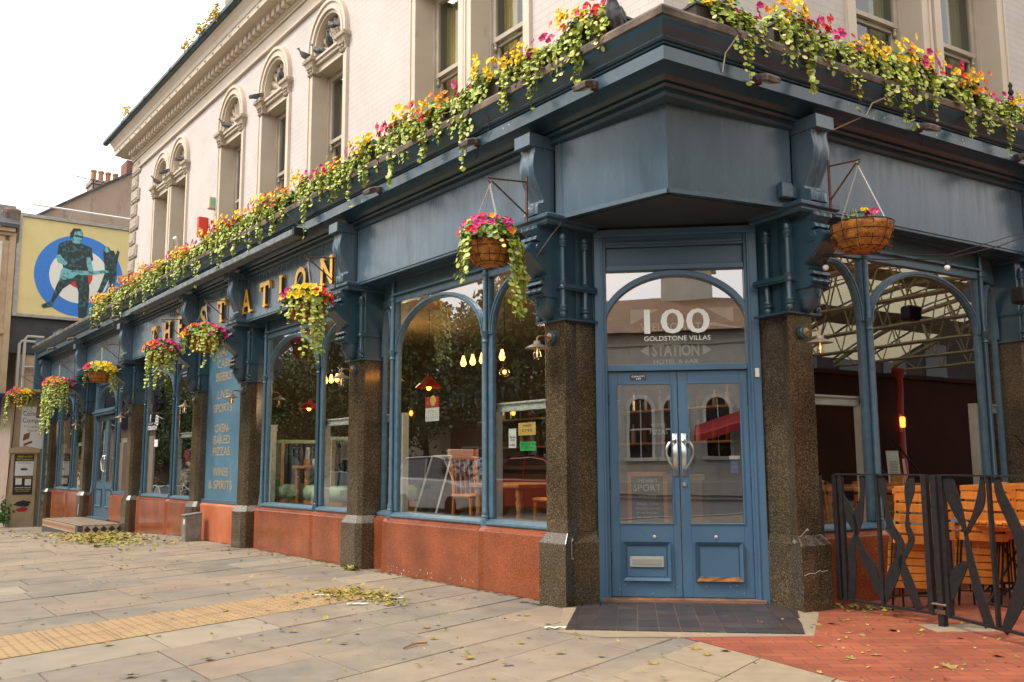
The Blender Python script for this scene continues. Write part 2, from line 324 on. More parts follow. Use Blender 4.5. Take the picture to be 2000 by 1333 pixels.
for k,s in enumerate(COLS+[.03,RC]):
    f=R if k>=7 else L
    mb=MB(f)
    if k==0: mb.f=I; mb.plan([t2(L.P(.38,-.45,0)),t2(L.P(.38,-.08,0)),t2(L.P(.33,-.04,0)),t2(L.P(.03,-.04,0)),(.575,8.15),(.735,8.257),(.785,8.28),(.80,8.50)],2.46,3.32); mb.f=I
    elif k==7: mb.f=I; mb.plan([t2(R.P(.38,-.45,0)),t2(R.P(.38,-.08,0)),t2(R.P(.33,-.04,0)),t2(R.P(.03,-.05,0)),(2.32,7.845),(2.2,8.07),(2.17,8.105),(2.17,8.36)][::-1],2.46,3.32)
    else: mb.plan([(s-.01,-.44),(s-.01,-.09),(s+.03,-.05),(s+.33,-.05),(s+.37,-.09),(s+.37,-.44)],2.46,3.32)
    mb.build('capital_block',m_blue,pub,bevel=.004)
    mb=MB(f)
    mb.box(s-.03,s+.38,-.42,-.02,2.455,2.475); mb.build('foot_moulding',m_blue,pub,bevel=.004)
    mb=MB(f)
    mb.box(s-.02,s+.375,-.42,-.03,2.73,2.745); mb.box(s-.03,s+.385,-.42,-.02,2.745,2.765); mb.box(s-.02,s+.375,-.42,-.03,2.765,2.785); mb.build('string_moulding',m_blue,pub,bevel=.004)
    mb=MB(f)
    mb.loft([[(s-.03-q,-.42,z),(s-.03-q,.16+q,z),(s+.38+q,.16+q,z),(s+.38+q,-.42,z)] for z,q in ((3.29,0),(3.31,.015),(3.33,.015),(3.345,.04),(3.375,.04),(3.385,.03))],True,caps=True)
    mb.build('capital_moulding',m_blue,pub,bevel=.004)
    mb=MB(f); a0,a1=s+.085,s+.315
    prof=[(z,n+.02) for z,n in LOW]
    mb.loft([[(a0,-.06,z),(a0,n,z),(a0+.03,n+.008,z),(a0+.06,n,z),(a0+.085,n,z),(a0+.115,n+.008,z),(a0+.145,n,z),(a0+.17,n,z),(a0+.2,n+.008,z),(a1,n,z),(a1,-.06,z)] for z,n in prof],True,caps=True)
    mb.lathe((a0-.012,.16,3.09),[(0,0),(.045,0),(.05,.012),(.05,.03)],14,ax=0); mb.lathe((a1-.018,.16,3.09),[(.05,0),(.05,.018),(.045,.03),(0,.03)],14,ax=0)
    mb.lathe((a0-.018,.16,3.09),[(0,0),(.02,0),(.02,.02)],10,ax=0)
    rings=[]
    for i in range(9):                                       # drop below
        t=i/8; q=math.cos(t*math.pi/2)**.55
        hw=.10*q+.002; nn=.11*q
        rings.append([(s+.2-hw,-.06,2.665-.2*t),(s+.2-hw,nn*.4,2.665-.2*t),(s+.2-hw*.55,nn*.9,2.665-.2*t),(s+.2,nn,2.665-.2*t),(s+.2+hw*.55,nn*.9,2.665-.2*t),(s+.2+hw,nn*.4,2.665-.2*t),(s+.2+hw,-.06,2.665-.2*t)])
    mb.loft(rings,True,caps=True)
    mb.ball((s+.2,.115,2.60),.013,6)
    mb.build('scroll_console',m_blue,pub,smooth=2)
    mb=MB(f); a0,a1=s+.09,s+.29
    mb.loft([[(a0,-.02,z),(a0,n,z),(a0+.02,n+.01,z),(a0+.06,n+.01,z),(a0+.075,n,z),(a0+.125,n,z),(a0+.14,n+.01,z),(a0+.18,n+.01,z),(a1,n,z),(a1,-.02,z)] for z,n in UPP[2:]],True,caps=True)
    mb.box(a0-.012,a1+.012,-.02,.27,4.015,4.13)
    mb.build('fascia_console',m_fascia,pub,smooth=2,bevel=.003)
    for q in (.015,.35): mb=MB(f); colonette(mb,s+q,-.045,2.50,3.24,.027,2.76); mb.build('colonette',m_blue,pub,smooth=2)
for p in ((.66,8.17),(2.235,7.93)): mb=MB(); colonette(mb,*p,2.50,3.24,.028,2.76); mb.build('colonette',m_blue,pub,smooth=2)
# --- fascia boards
def fboard(f,s0,s1):
    mb=MB(f); mb.box(s0,s1,-.05,0,3.37,4.09); mb.build('fascia_board',m_fascia,pub)
    mb=MB(f); mb.loft([[(s,-.04,3.35),(s,.02,3.345),(s,.035,3.352),(s,.035,3.362),(s,.02,3.37),(s,.02,3.38),(s,.03,3.385),(s,.028,3.395),(s,0.001,3.40),(s,-.04,3.40)] for s in (s0,s1)],True,caps=True)
    mb.box(s0,s1,-.34,-.045,3.345,3.375); mb.box(s0,s1,-.2,-.10,3.33,3.345); mb.build('fascia_moulding',m_blue,pub,bevel=.002)
for k in range(6): fboard(L,COLS[k]+.33,COLS[k+1]+.05)
fboard(R,.36,RC+.05); fboard(R,RC+.33,RC+3.6); 
cb,ct=cxy(-.17),cxy(-.085)
def cornerboard(f,s):
    a0,a1=f.P(s,0,3.36),f.P(s,0,4.09); back=f.n*-.05
    b0=V((cb.x,cb.y,3.36)); b1=V((ct.x,ct.y,4.09)); mid0=(a0+b0)/2+f.n*.012; mid1=(a1+b1)/2+f.n*.008
    mb=MB(); rings=[]
    for i in range(17):
        t=i/16; lo=a0.lerp(b0,t)+f.n*(.012*math.sin(math.pi*t)); hi=a1.lerp(b1,t)+f.n*(.008*math.sin(math.pi*t))
        rings.append([lo.lerp(hi,k/10) for k in range(11)]+[hi+back,lo+back])
    mb.loft(rings,True,caps=True); mb.build('corner_fascia_board',m_fascia,pub,smooth=2)
    mb=MB(); mb.loft([[lo+f.n*.001+V((0,0,.035)),lo+f.n*.018+V((0,0,.03)),lo+f.n*.02-V((0,0,.008)),lo-f.n*.05-V((0,0,.008))] for lo in (a0,mid0,b0)],True,caps=True)
    mb.build('fascia_moulding',m_blue,pub)
cornerboard(L,.08); cornerboard(R,.08)
mb=MB(); q=[L.P(.33,-.03,3.345),V((cb.x,cb.y,3.345))+V((0,.03,0)),R.P(.33,-.03,3.345),R.P(.33,-.6,3.345),V((1.5,8.6,3.345)),L.P(.33,-.6,3.345)]
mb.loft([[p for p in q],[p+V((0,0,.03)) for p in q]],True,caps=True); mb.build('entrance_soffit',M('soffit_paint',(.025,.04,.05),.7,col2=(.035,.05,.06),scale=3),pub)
mb=MB(L); mb.box(.02,LEND,-.44,-.056,3.39,4.5); mb.build('fascia_backing',m_blue,pub)
mb=MB(R); mb.box(.02,9,-.44,-.056,3.39,4.5); mb.build('fascia_backing',m_blue,pub)
# --- cornice
PROF=[(-.06,4.05),(.0,4.05),(.03,4.06),(.045,4.085),(.03,4.095),(.03,4.115),(.06,4.12),(.075,4.14),(.06,4.155),(.085,4.16),(.10,4.185),(.12,4.20),(.19,4.225),(.285,4.23),(.285,4.195),(.305,4.195),(.305,4.30),(.29,4.30),(.29,4.312),(.31,4.316),(.315,4.328),(.30,4.335),(.33,4.342),(.34,4.355),(.335,4.365),(.345,4.38),(.375,4.41),(.405,4.45),(.41,4.47),(.3,4.47),(-.06,4.47)]
def sweep(name,prof,mat,s1=LEND+.1,s2=RC+4,parts=24,wob=0,sm=0,bev=0):
    mb=MB(); rings=[]
    for i in range(parts):
        t=i/parts; rings.append([L.P(s1,n,z).lerp(V((cxy(n).x,cxy(n).y,z)),t) for n,z in prof])
    rings.append([V((cxy(n).x,cxy(n).y,z)) for n,z in prof])
    for i in range(1,7): rings.append([V((cxy(n).x,cxy(n).y,z)).lerp(R.P(s2,n,z),i/6) for n,z in prof])
    if wob:
        for r in rings[1:-1]:
            d=random.uniform(-wob,wob)
            for j in range(len(r)): r[j]=r[j]+V((0,0,d))
    mb.loft(rings,True,caps=True); return mb.build(name,mat,pub,smooth=sm,bevel=bev)
sweep('shop_cornice',PROF,m_blue,sm=2)
sweep('stone_ledge',[(-.47,4.47),(.405,4.47),(.425,4.48),(.43,4.53),(.415,4.555),(-.47,4.57)],m_stone,wob=.004)
# --- window bays
def glass_quad(f,a0,b0,a1,b1,z0,z1,name='glass_pane',mat=None,parent=None):
    mb=MB(f); mb.quad([(a0,b0,z0),(a1,b1,z0),(a1,b1,z1),(a0,b0,z1)]); return mb.build(name,mat or m_glass,parent)
def pane(mbf,f,a,b,n,spring=2.5,rise=.57,arc_n=18,top=3.09,thick=.05):
    c=(a+b)/2; rx=(b-a)/2
    O_=arc(c,spring,rx-.012,rise,0,180,arc_n); I_=arc(c,spring,rx-.012-thick,rise-thick,0,180,arc_n)
    mbf.strip(O_,I_,n-.03,n+.03)
    O2=arc(c,spring,rx-.028,rise-.016,0,180,arc_n); I2=arc(c,spring,rx-.043,rise-.034,0,180,arc_n); mbf.strip(O2,I2,n+.03,n+.042)
    for x0,x1 in ((a,a+thick+.012),(b-thick-.012,b)): mbf.box(x0,x1,n-.03,n+.02,.68,spring)
def riser(f,poly,g,name='stall_riser',mat=None):
    mb=MB(f); mb.plan(poly,g,.565); n=len(poly)
    top=[(p[0],p[1]-.06 if p[1]>-.44 else p[1]) for p in poly]
    mb.loft([[(*p,.565) for p in poly],[(*p,.615) for p in top]],True,caps=True); return mb.build(name,mat or m_red,pub,bevel=.006)
def bay(f,s0,s1,m1,m2,door=False,rail=True):
    NP=-.2; g=gz(f.P(s1,0,0))-.05
    mb=MB(f)
    for m in (m1,m2): mb.box(m-.035,m+.035,-.29,-.215,.64,3.33)
    mb.box(s0-.02,m2+.03,-.29,-.205,3.09,3.17); mb.box(s0-.02,m2+.03,-.28,-.165,3.17,3.185); mb.box(s0-.02,m2+.03,-.28,-.18,3.185,3.2)
    # cant transom and frieze
    dx,dy=s1-m2,-.12
    mb.loft([[(m2,-.205,z),(s1+.02,-.335,z),(s1+.02,-.40,z),(m2,-.28,z)] for z in (3.09,3.2)],True,caps=True)
    if not door: pane(mb,f,m1+.03,m2-.03,-.235)
    pane(mb,f,s0+.0,m1-.03,-.235)
    fr=mb.build('window_frame',m_bluew,pub,bevel=.004)
    mb=MB(f); mb.box(s0-.02,m2+.02,-.27,-.225,3.2,3.345); mb.loft([[(m2,-.225,z),(s1+.02,-.35,z),(s1+.02,-.40,z),(m2,-.28,z)] for z in (3.2,3.345)],True,caps=True); mb.build('frieze_panel',m_bluew,fr)
    # cant pane with its own arch
    cf=Fr(f.P(m2+.03,-.215,0),(f.P(s1,-.335,0)-f.P(m2+.03,-.215,0)).normalized(),(0,0,1)); cf.n=cf.u.cross(V((0,0,1))); 
    if cf.n.dot(f.n)<0: cf.n=-cf.n
    wd=(f.P(s1,-.335,0)-f.P(m2+.03,-.215,0)).length
    mb=MB(cf); pane(mb,cf,0,wd,-.02,thick=.035); mb.build('side_arch',m_bluew,fr,bevel=.003)
    glass_quad(cf,0,-.03,wd,-.03,.66,3.1,parent=fr)
    for m in (m1,m2):
        mb=MB(f); r=.026
        mb.lathe((m,-.195,0),[(0,.60),(.045,.60),(.045,.66),(.038,.68),(.042,.69),(.042,.70),(.035,.71),(.038,.725),(.036,.75),(.026,.78),(.024,2.42),(.034,2.425),(.034,2.44),(.026,2.45),(.03,2.49),(.048,2.52),(.05,2.535),(.026,2.54),(.023,2.56),(.023,3.10),(.036,3.115),(.036,3.135),(.026,3.14),(.023,3.16),(.022,3.34),(0,3.34)],14)
        mb.build('mullion_colonette',m_blue if random.random()<.5 else m_bluew,fr,smooth=2)
    glass_quad(f,s0,-.24,m1-.03,-.24,.66,3.1,parent=fr)
    if not door: glass_quad(f,m1+.03,-.24,m2-.03,-.24,.66,3.1,parent=fr)
    # sill + riser
    if not door:
        mb=MB(f); mb.loft([[(s0-.02,-.40,z),(s0-.02,q,z),(m2+.03,q,z),(s1+.02,q-.12,z),(s1+.02,-.43,z)] for z,q in ((.61,-.175),(.625,-.165),(.645,-.17),(.675,-.225))],True,caps=True); mb.build('window_sill',m_bluew,fr,bevel=.003)
        riser(f,[(s0-.02,-.45),(s0-.02,-.13),(m1-.06,-.13),(m1,-.105),(m1+.06,-.13),(m2-.02,-.13),(m2+.05,-.115),(s1+.02,-.24),(s1+.02,-.45)],g)
    else:
        mb=MB(f); mb.box(s0-.02,m1,-.40,-.17,.61,.675); mb.box(m2,s1+.02,-.42,-.25,.61,.675); mb.build('window_sill',m_bluew,fr,bevel=.003)
        riser(f,[(s0-.02,-.45),(s0-.02,-.13),(m1+.02,-.13),(m1+.02,-.45)],g); riser(f,[(m2-.02,-.45),(m2-.02,-.14),(s1+.02,-.24),(s1+.02,-.45)],g)
    if rail:
        mb=MB(f)
        for x0,x1 in ((s0,m1-.03),)+(((m2+.02,s1),)):
            b=-.31 if x0<m2 else -.38
            mb.box(x0,x1,b-.05,b,1.72,1.745); mb.box(x0,x1,b-.04,b-.01,1.745,1.79); mb.box(x0,x1,b-.05,b+.01,1.79,1.81)
        mb.box(m2-.13,m2-.05,-.35,-.27,.66,1.8 if not door else .9); mb.box(m1-.08,m1-.035,-.35,-.27,.66,1.72)
        mb.build('inner_rail',m_white,fr,bevel=.003)
    return fr
B1=bay(L,COLS[0]+.34,COLS[1],1.44,3.31)
B2=bay(L,COLS[1]+.36,COLS[2],5.28,7.12)
B3=bay(L,COLS[3]+.36,COLS[4],11.44,13.3)
B4=bay(L,COLS[4]+.36,COLS[5],15.5,17.35,door=True)
B5=bay(L,COLS[5]+.36,COLS[6],19.7,21.4)
RB=bay(R,.39,RC,1.26,3.10)
RB2=bay(R,RC+.36,RC+3.6,RC+1.3,RC+3.2)
# --- blue sign panel bay
a,b=COLS[2]+.36,COLS[3]
mb=MB(L); mb.box(a,b,-.3,-.2,.66,3.36); sp=mb.build('sign_panel',M('sign_panel_paint',(.065,.15,.22),.35,col2=(.085,.18,.25),scale=2.5,dirt=((.2,.3,.36),6,.58,.75,(1,1,.25)),bump=.05,bscale=15),pub)
mb=MB(L); mb.box(a,b,-.3,-.15,.60,.66); mb.box(a,b,-.3,-.17,.585,.60); mb.build('panel_ledge',m_bluew,sp,bevel=.004)
riser(L,[(a-.02,-.45),(a-.02,-.12),(b+.02,-.12),(b+.02,-.45)],-.05,mat=M('orange_render',(.42,.10,.035),.6,col2=(.5,.17,.08),scale=2,dirt=((.55,.25,.16),7,.6,.8,(1,1,.35))))
m_goldp=M('painted_gold',(.38,.25,.09),.55,col2=(.3,.25,.16),scale=9)
for body,x,z,wd in (('CRAFT',8.92,3.0,.72),('CASK',8.87,2.82,.62),('BEERS',8.87,2.60,.72),('LIVE',8.87,2.30,.52),('SPORTS',8.87,2.08,.85),('OVEN-',8.87,1.75,.68),('BAKED',8.87,1.56,.76),('PIZZAS',8.87,1.37,.78),('WINES',8.87,1.04,.70),('& SPIRITS',8.87,.83,1.1)):
    text(body,L,x,-.2,z,.135,m_goldp,sp,wid=wd,flip=-1,bold=.012,depth=.003)
# --- gilded fascia letters
for ch,s,wd in (('T',12.12,.3),('H',11.28,.34),('E',10.5,.28),('S',9.30,.3),('T',8.45,.32),('A',7.38-.02,.36),('T',6.66,.34),('I',6.08,.075),('O',5.42,.36),('N',4.62,.34)):
    s2=s
    o=text(ch,L,s2,.0,3.50,.36,[m_gold,m_golds],pub,name='fascia_letter',wid=wd,flip=-1,depth=.045,bold=.02)
    if ch in 'THIAN':                                       # slab serifs
        mb=MB(L)
        xs={'T':[(0,3.5)],'H':[(-wd*.4,3.5),(wd*.4,3.5),(-wd*.4,3.83),(wd*.4,3.83)],'I':[(0,3.5),(0,3.83)],'A':[(-wd*.42,3.5),(wd*.42,3.5)],'N':[(wd*.4,3.83),(-wd*.4,3.83),(wd*.4,3.5)]}[ch]
        for x,z in xs: mb.box(s2+x-.065,s2+x+.065,.004,.042,z,z+.03)
        if ch=='T':
            for x in (-1,1): mb.box(s2+x*wd*.5-.018,s2+x*wd*.5+.018,.004,.042,3.75,3.86)
        mb.build('serif',m_gold,o)
# --- corner doorway (frame D: a to the right, b outwards)
mb=MB(D)
mb.box(-.02,.05,-.16,.03,0,3.32); mb.box(1.352,1.43,-.16,.03,0,3.32)
mb.box(.05,.085,-.14,0,.03,3.32); mb.box(1.317,1.352,-.14,0,.03,3.32)
mb.box(.085,1.317,-.12,-.01,2.03,2.085)
mb.box(.085,1.317,-.12,-.01,2.95,3.0); mb.box(.085,1.317,-.12,-.01,3.17,3.32); mb.box(.085,1.317,-.11,-.06,3.0,3.17)
mb.box(.085,1.317,-.01,.012,3.19,3.215); mb.box(-.02,1.43,-.01,.05,3.26,3.32)
OO=arc(.70,2.40,.685,.545,23,157,28); II=arc(.70,2.385,.64,.51,14,166,28)
mb.strip(OO,II,-.10,-.005)
mb.box(.04,.06,-.12,.04,.0,3.26); mb.box(1.34,1.36,-.12,.04,.0,3.26)
dw=mb.build('doorway_frame',m_door,pub,bevel=.005)
mb=MB(D); mb.box(.0,1.40,-.2,.05,-.01,.045); mb.build('door_threshold',M('worn_timber',(.30,.15,.08),.8,col2=(.14,.07,.05),scale=6,stretch=(1,1,8),bump=.5,bscale=40),dw,bevel=.006)
glass_quad(D,.085,-.07,1.317,-.07,2.085,2.95,'fanlight_glass',m_glassd,dw)
text('100',D,.715,-.062,2.375,.215,m_txtw,dw,wid=.585,flip=1,bold=.01)
text('GOLDSTONE VILLAS',D,.715,-.062,2.305,.042,m_txtw,dw,wid=.59)
text('WELCOME TO',D,.70,-.09,2.40,.07,m_txt2,dw,wid=.62,bold=.02); text('THE',D,.70,-.09,2.30,.04,m_txt2,dw,wid=.1,bold=.02)
text('STATION',D,.70,-.09,2.17,.10,m_txt2,dw,wid=.42,bold=.03); text('HOTEL & BAR',D,.70,-.09,2.10,.035,m_txt2,dw,wid=.4,bold=.02)
mb=MB(D)
mb.quad([(.30,-.085,2.60),(.56,-.085,2.60),(.30,-.085,2.46)][::-1]); mb.quad([(.98,-.085,2.60),(1.22,-.085,2.60),(1.22,-.085,2.46)][::-1])
mb.quad([(.38,-.09,2.22),(.46,-.09,2.27),(.46,-.09,2.17)]); mb.quad([(1.02,-.09,2.22),(.94,-.09,2.27),(.94,-.09,2.17)])
mb.build('window_transfer',m_txt2,dw)
m_bare=M('bare_wood',(.36,.15,.04),.8,col2=(.12,.05,.02),scale=12,stretch=(1,1,3),bump=.6)
def leaf(x0,x1,gx0,gx1,px0,px1,hside,mat=m_door,frame=D,z0=.05,z1=2.025,gz0=.685,gz1=1.91,pz0=.19,pz1=.525,letter=False,bare=False,b=-.05,hn=True):
    mb=MB(frame)
    mb.box(x0,gx0,b-.045,b,z0,z1); mb.box(gx1,x1,b-.045,b,z0,z1); mb.box(gx0,gx1,b-.045,b,z0,gz0); mb.box(gx0,gx1,b-.045,b,gz1,z1)
    dl=mb.build('door_leaf',mat,pub,bevel=.003)
    mb=MB(frame)
    O1=[(px0,pz0),(px1,pz0),(px1,pz1),(px0,pz1)]; I1=[(px0+.035,pz0+.035),(px1-.035,pz0+.035),(px1-.035,pz1-.035),(px0+.035,pz1-.035)]
    mb.loft([[(x,b+.001,z) for x,z in O1],[(x,b+.03,z) for x,z in O1]],True); mb.loft([[(x,b+.03,z) for x,z in O1],[(x,b+.002,z) for x,z in I1]],True)
    I2=[(px0+.06,pz0+.06),(px1-.06,pz0+.06),(px1-.06,pz1-.06),(px0+.06,pz1-.06)]
    mb.loft([[(x,b+.002,z) for x,z in I1],[(x,b+.012,z) for x,z in I1],],True)
    mb.quad([(x,b+.004,z) for x,z in I1])
    w=.012; mb.box(gx0-w,gx1+w,b,b+.01,gz0-w,gz0); mb.box(gx0-w,gx1+w,b,b+.01,gz1,gz1+w); mb.box(gx0-w,gx0,b,b+.01,gz0,gz1); mb.box(gx1,gx1+w,b,b+.01,gz0,gz1)
    mb.build('door_panel',mat,dl,bevel=.002)
    if bare:
        mb=MB(frame); mb.loft([[(px0+.002,b+.032,pz0+.001),(px1-.002,b+.032,pz0+.001)],[(px0+.036,b+.006,pz0+.038),(px1-.036,b+.006,pz0+.038)]]); mb.build('bare_patch',m_bare,dl)
    glass_quad(frame,gx0,b-.022,gx1,b-.022,gz0,gz1,'door_glass',m_glassd,dl)
    if letter:
        mb=MB(frame); cx_=(px0+px1)/2
        mb.rbox(cx_-.15,cx_+.15,b+.004,b+.016,.303,.40,.006); mb.build('letterbox',M('dull_steel',(.45,.47,.43),.38,metal=.5),dl,bevel=.002)
        mb=MB(frame); mb.box(cx_-.125,cx_+.125,b+.016,b+.02,.325,.378); mb.build('letterbox_flap',M('flap_steel',(.36,.38,.34),.35,metal=.5),dl,bevel=.002)
    mb=MB(frame)                                           # pull handle
    hx=hside
    sgn=1 if hx>x0+(x1-x0)/2 else -1
    if frame is D:
        mb.rbox(hx-.024,hx+.024,b,b+.008,1.09,1.47,.004)
        pts=[(hx,b+.01,1.40),(hx-sgn*.01,b+.04,1.40),(hx-sgn*.05,b+.055,1.385),(hx-sgn*.075,b+.06,1.34),(hx-sgn*.08,b+.06,1.29),(hx-sgn*.055,b+.058,1.22),(hx-sgn*.02,b+.05,1.17),(hx,b+.03,1.15),(hx,b+.01,1.13)]
        mb.tube(pts,[.012,.012,.013,.012,.011,.011,.012,.012,.014],8); mb.lathe((hx,b,1.40),[(.02,0),(.02,.012),(.01,.02),(0,.02)],10,ax=1)
    else:
        pts=[(hx,b+.01,1.45),(hx-sgn*.02,b+.05,1.43),(hx-sgn*.11,b+.06,1.36),(hx-sgn*.11,b+.06,1.28),(hx-sgn*.03,b+.055,1.12),(hx,b+.01,1.08)]
        mb.tube(pts,.014,6); mb.box(hx-.025,hx+.025,b,b+.01,1.05,1.5)
    mb.build('door_handle',m_steel,dl,smooth=2)
    mb=MB(frame); cx_=(px0+px1)/2+ (.07 if letter else -.02); mb.lathe((cx_,b,.565),[(.016,0),(.016,.006),(.006,.008),(0,.008)],10,ax=1)
    if bare: mb.lathe((x0+.035,b,1.02),[(.02,0),(.02,.012),(.016,.016),(0,.016)],12,ax=1)
    mb.build('lock',m_steel,dl)
    if frame is D:
        mb=MB(frame)
        ex=x0 if letter else x1
        for z in (1.77,1.03,.38): mb.tube([(ex,b+.008,z-.055),(ex,b+.008,z+.055)],.008,6)
        mb.build('hinge',m_blue,dl)
    return dl
leaf(.088,.70,.172,.636,.19,.605,.668,letter=True)
leaf(.706,1.316,.792,1.245,.815,1.222,.745,bare=True)
mb=MB(D); mb.box(.288,.43,-.048,-.044,1.95,2.0); cp_=mb.build('capacity_sign',M('dark_plate',(.05,.04,.04),.4),pub)
text('CAPACITY',D,.359,-.044,1.975,.014,m_txtw,cp_,wid=.12,bold=.02); text('244',D,.359,-.044,1.955,.012,m_txtw,cp_,wid=.045,bold=.02)
mb=MB(D); mb.box(1.375,1.41,.03,.055,1.95,2.03); mb.build('door_contact',m_whitep,pub,bevel=.003)
# --- narrow double door of the far bay
for x0,x1,h in ((15.56,16.42,16.38),(16.44,17.3,16.48)):
    leaf(x0,x1,x0+.12,x1-.12,x0+.15,x1-.15,h,frame=L,mat=m_bluew,z0=.06,z1=2.36,gz0=.86,gz1=2.26,pz0=.3,pz1=.7,b=-.24)
mb=MB(L); mb.box(15.53,17.32,-.3,-.12,2.38,2.43); mb.box(15.53,17.32,-.3,-.09,2.43,2.47); mb.box(15.53,17.32,-.3,-.15,2.47,2.52); mb.box(15.53,15.57,-.3,-.2,.03,3.1); mb.box(17.29,17.33,-.3,-.2,.03,3.1); mb.box(15.53,17.33,-.3,-.1,-.2,.06)
pane(mb,L,15.6,17.26,-.235,spring=2.55,rise=.5)
mb.build('far_doorway_frame',m_bluew,B4,bevel=.004); glass_quad(L,15.57,-.26,17.3,-.26,2.5,3.1,parent=B4)
# end wall and parapet of the single-storey part
mb=MB(L); mb.box(LEND,LEND+.12,-1.5,.34,3.35,4.75); mb.box(LEND-.02,LEND+.1,-1.5,-.0,-.6,3.35); mb.box(21.3,22.3,-.35,-.05,4.57,4.95)
mb.build('parapet_end',m_bluew,pub,bevel=.01)
mb=MB(L); mb.box(16.0,LEND,-5,-.4,4.40,4.56); mb.build('flat_roof',m_lead,pub)
# ================================================================ upper storey
WN=-.45
SEND=16.05
def wall_with_openings(f,a0,a1,ops,z0,ztop):
    """ops: list of (centre, half width) arched openings; semicircle springing at 7.33"""
    mb=MB(f); x=a0
    for c,h in sorted(ops):
        if c-h>x+.001: mb.box(x,c-h,WN-.25,WN,z0,ztop)
        A=arc(c,7.33,h,h,180,0,20)
        mb.strip(A,[(p[0],ztop) for p in A],WN-.25,WN)
        x=c+h
    mb.box(x,a1,WN-.25,WN,z0,ztop); return mb
opsL=[(1.56,.60),(2.77,.60),(5.71,.63),(7.66,.63),(9.58,.63),(12.54,.585),(13.71,.585)]
opsR=[(2.2,.70),(3.66,.70)]
cw=cxy(WN)
sL0=(V((cw.x,cw.y,0))-L.o).dot(L.u); sR0=(V((cw.x,cw.y,0))-R.o).dot(R.u)
wall_with_openings(L,sL0,SEND,opsL,4.56,8.32).build('upper_wall',m_wall,pub)
wall_with_openings(R,sR0,7.5,opsR,4.56,8.32).build('upper_wall',m_wall,pub)
mb=MB(R); mb.box(7.25,7.5,-9,WN-.26,-.05,8.8); mb.box(7.18,7.6,-.45,-.02,-.05,4.45); mb.build('end_wall',m_wall,pub)
mb=MB(L); mb.box(SEND-.25,SEND,-9,WN-.25,4.56,8.9); mb.build('end_wall',m_wall,pub)
m_cap=M('carved_capital',(.5,.41,.31),.6,col2=(.32,.25,.18),scale=30,bump=1,bscale=45)
def arched_window(f,c,h,rail=5.95,curt=None):
    mb=MB(f); s=h/.63; j=.13*s
    for sg in (-1,1):
        x0,x1=sorted((c+sg*h,c+sg*(h-j))); mb.box(x0,x1,WN-.30,WN+.03,4.57,7.02)
        x0,x1=sorted((c+sg*(h),c+sg*(h-.035))); mb.box(x0,x1,WN+.03,WN+.045,4.57,7.0)
    # impost
    mb.box(c-h+.02,c+h-.02,WN-.27,WN-.03,7.02,7.12)
    mb.box(c-h+.02,c+h-.02,WN-.27,WN+.02,7.12,7.17); mb.box(c-h+.02,c+h-.02,WN-.27,WN+.05,7.17,7.21)
    zc=7.33; r=h
    for ro,ri,n1 in ((r,r-.055,.075),(r-.055,r-.11,.05),(r-.11,r-.16,.065),(r-.16,r-.205,.03)):
        mb.strip(arc(c,zc,ro,ro,0,180,24),arc(c,zc,ri,ri,0,180,24),WN-.22,WN+n1)
        for sg in (-1,1):
            x0,x1=sorted((c+sg*ro,c+sg*ri)); mb.box(x0,x1,WN-.22,WN+n1,7.21,zc)
    su=mb.build('window_surround',m_cream,pub,smooth=False,bevel=.003)
    for sg in (-1,1):
        mb=MB(f); xc=c+sg*(h-.105*s)
        rings=[]
        for z,q in ((6.99,.0),(7.01,.015),(7.03,.005),(7.06,.01),(7.12,.025),(7.17,.045),(7.19,.07),(7.24,.075),(7.245,.055)):
            hw=.085*s+q; rings.append([(xc-hw,WN-.1,z),(xc-hw,WN+.05+q,z),(xc+hw,WN+.05+q,z),(xc+hw,WN-.1,z)])
        mb.loft(rings,True,caps=True)
        for q in range(3): mb.ball((xc+(q-1)*.055*s,WN+.075,7.10),.026*s,6)
        for q in range(2): mb.ball((xc+(q-.5)*.07*s,WN+.07,7.05),.022*s,6)
        mb.build('carved_capital',m_cap,su,smooth=False,bevel=.004)
    # scallop shell
    mb=MB(f); K=9; R0=r-.215; cx_,cz_=c,7.235
    rings=[]
    for ir in range(9):
        t=ir/8; ring=[]
        for i in range(K*8+1):
            a=math.pi*(.04+.92*i/(K*8)); rib=abs(math.sin(math.pi*i/8))
            rad=.04+(R0-.035)*t+(.03*rib*t if ir==8 else 0)
            zz=1.12
            dep=WN-.20+.10*math.sin(t*math.pi*.55)+.045*rib*t**.7
            ring.append((cx_+rad*math.cos(a),dep,cz_+rad*math.sin(a)*zz))
        rings.append(ring)
    mb.loft(rings); 
    for i in range(K):
        a=math.pi*(.04+.92*(i+.5)/K); rr=R0*1.0
        mb.ball((cx_+rr*math.cos(a),WN-.10,cz_+rr*math.sin(a)*1.1),.04*s,6); rr*=.72
        mb.ball((cx_+rr*math.cos(a),WN-.085,cz_+rr*math.sin(a)*1.1),.02*s,5)
    for sg in (-1,1): mb.ball((c+sg*.09,WN-.06,7.26),.05*s,7); mb.ball((c+sg*.18,WN-.07,7.25),.035*s,6)
    mb.ball((c,WN-.05,7.27),.05*s,7)
    mb.build('scallop_shell',m_cap,su,smooth=2)
    mb=MB(f); mb.box(c-h,c+h,WN-.30,WN-.215,7.1,8.0); mb.build('tympanum',m_cream,su)
    # sash
    mb=MB(f); o=h-j; n=WN-.24
    for x0,x1,nn in ((c-o,c-o+.045,n),(c+o-.045,c+o,n)): mb.box(x0,x1,nn-.08,nn+.02,4.6,7.02)
    mb.box(c-o,c+o,n-.08,n,6.93,7.02)
    mb.box(c-o+.045,c-o+.09,n-.05,n-.01,rail,6.95); mb.box(c+o-.09,c+o-.045,n-.05,n-.01,rail,6.95)
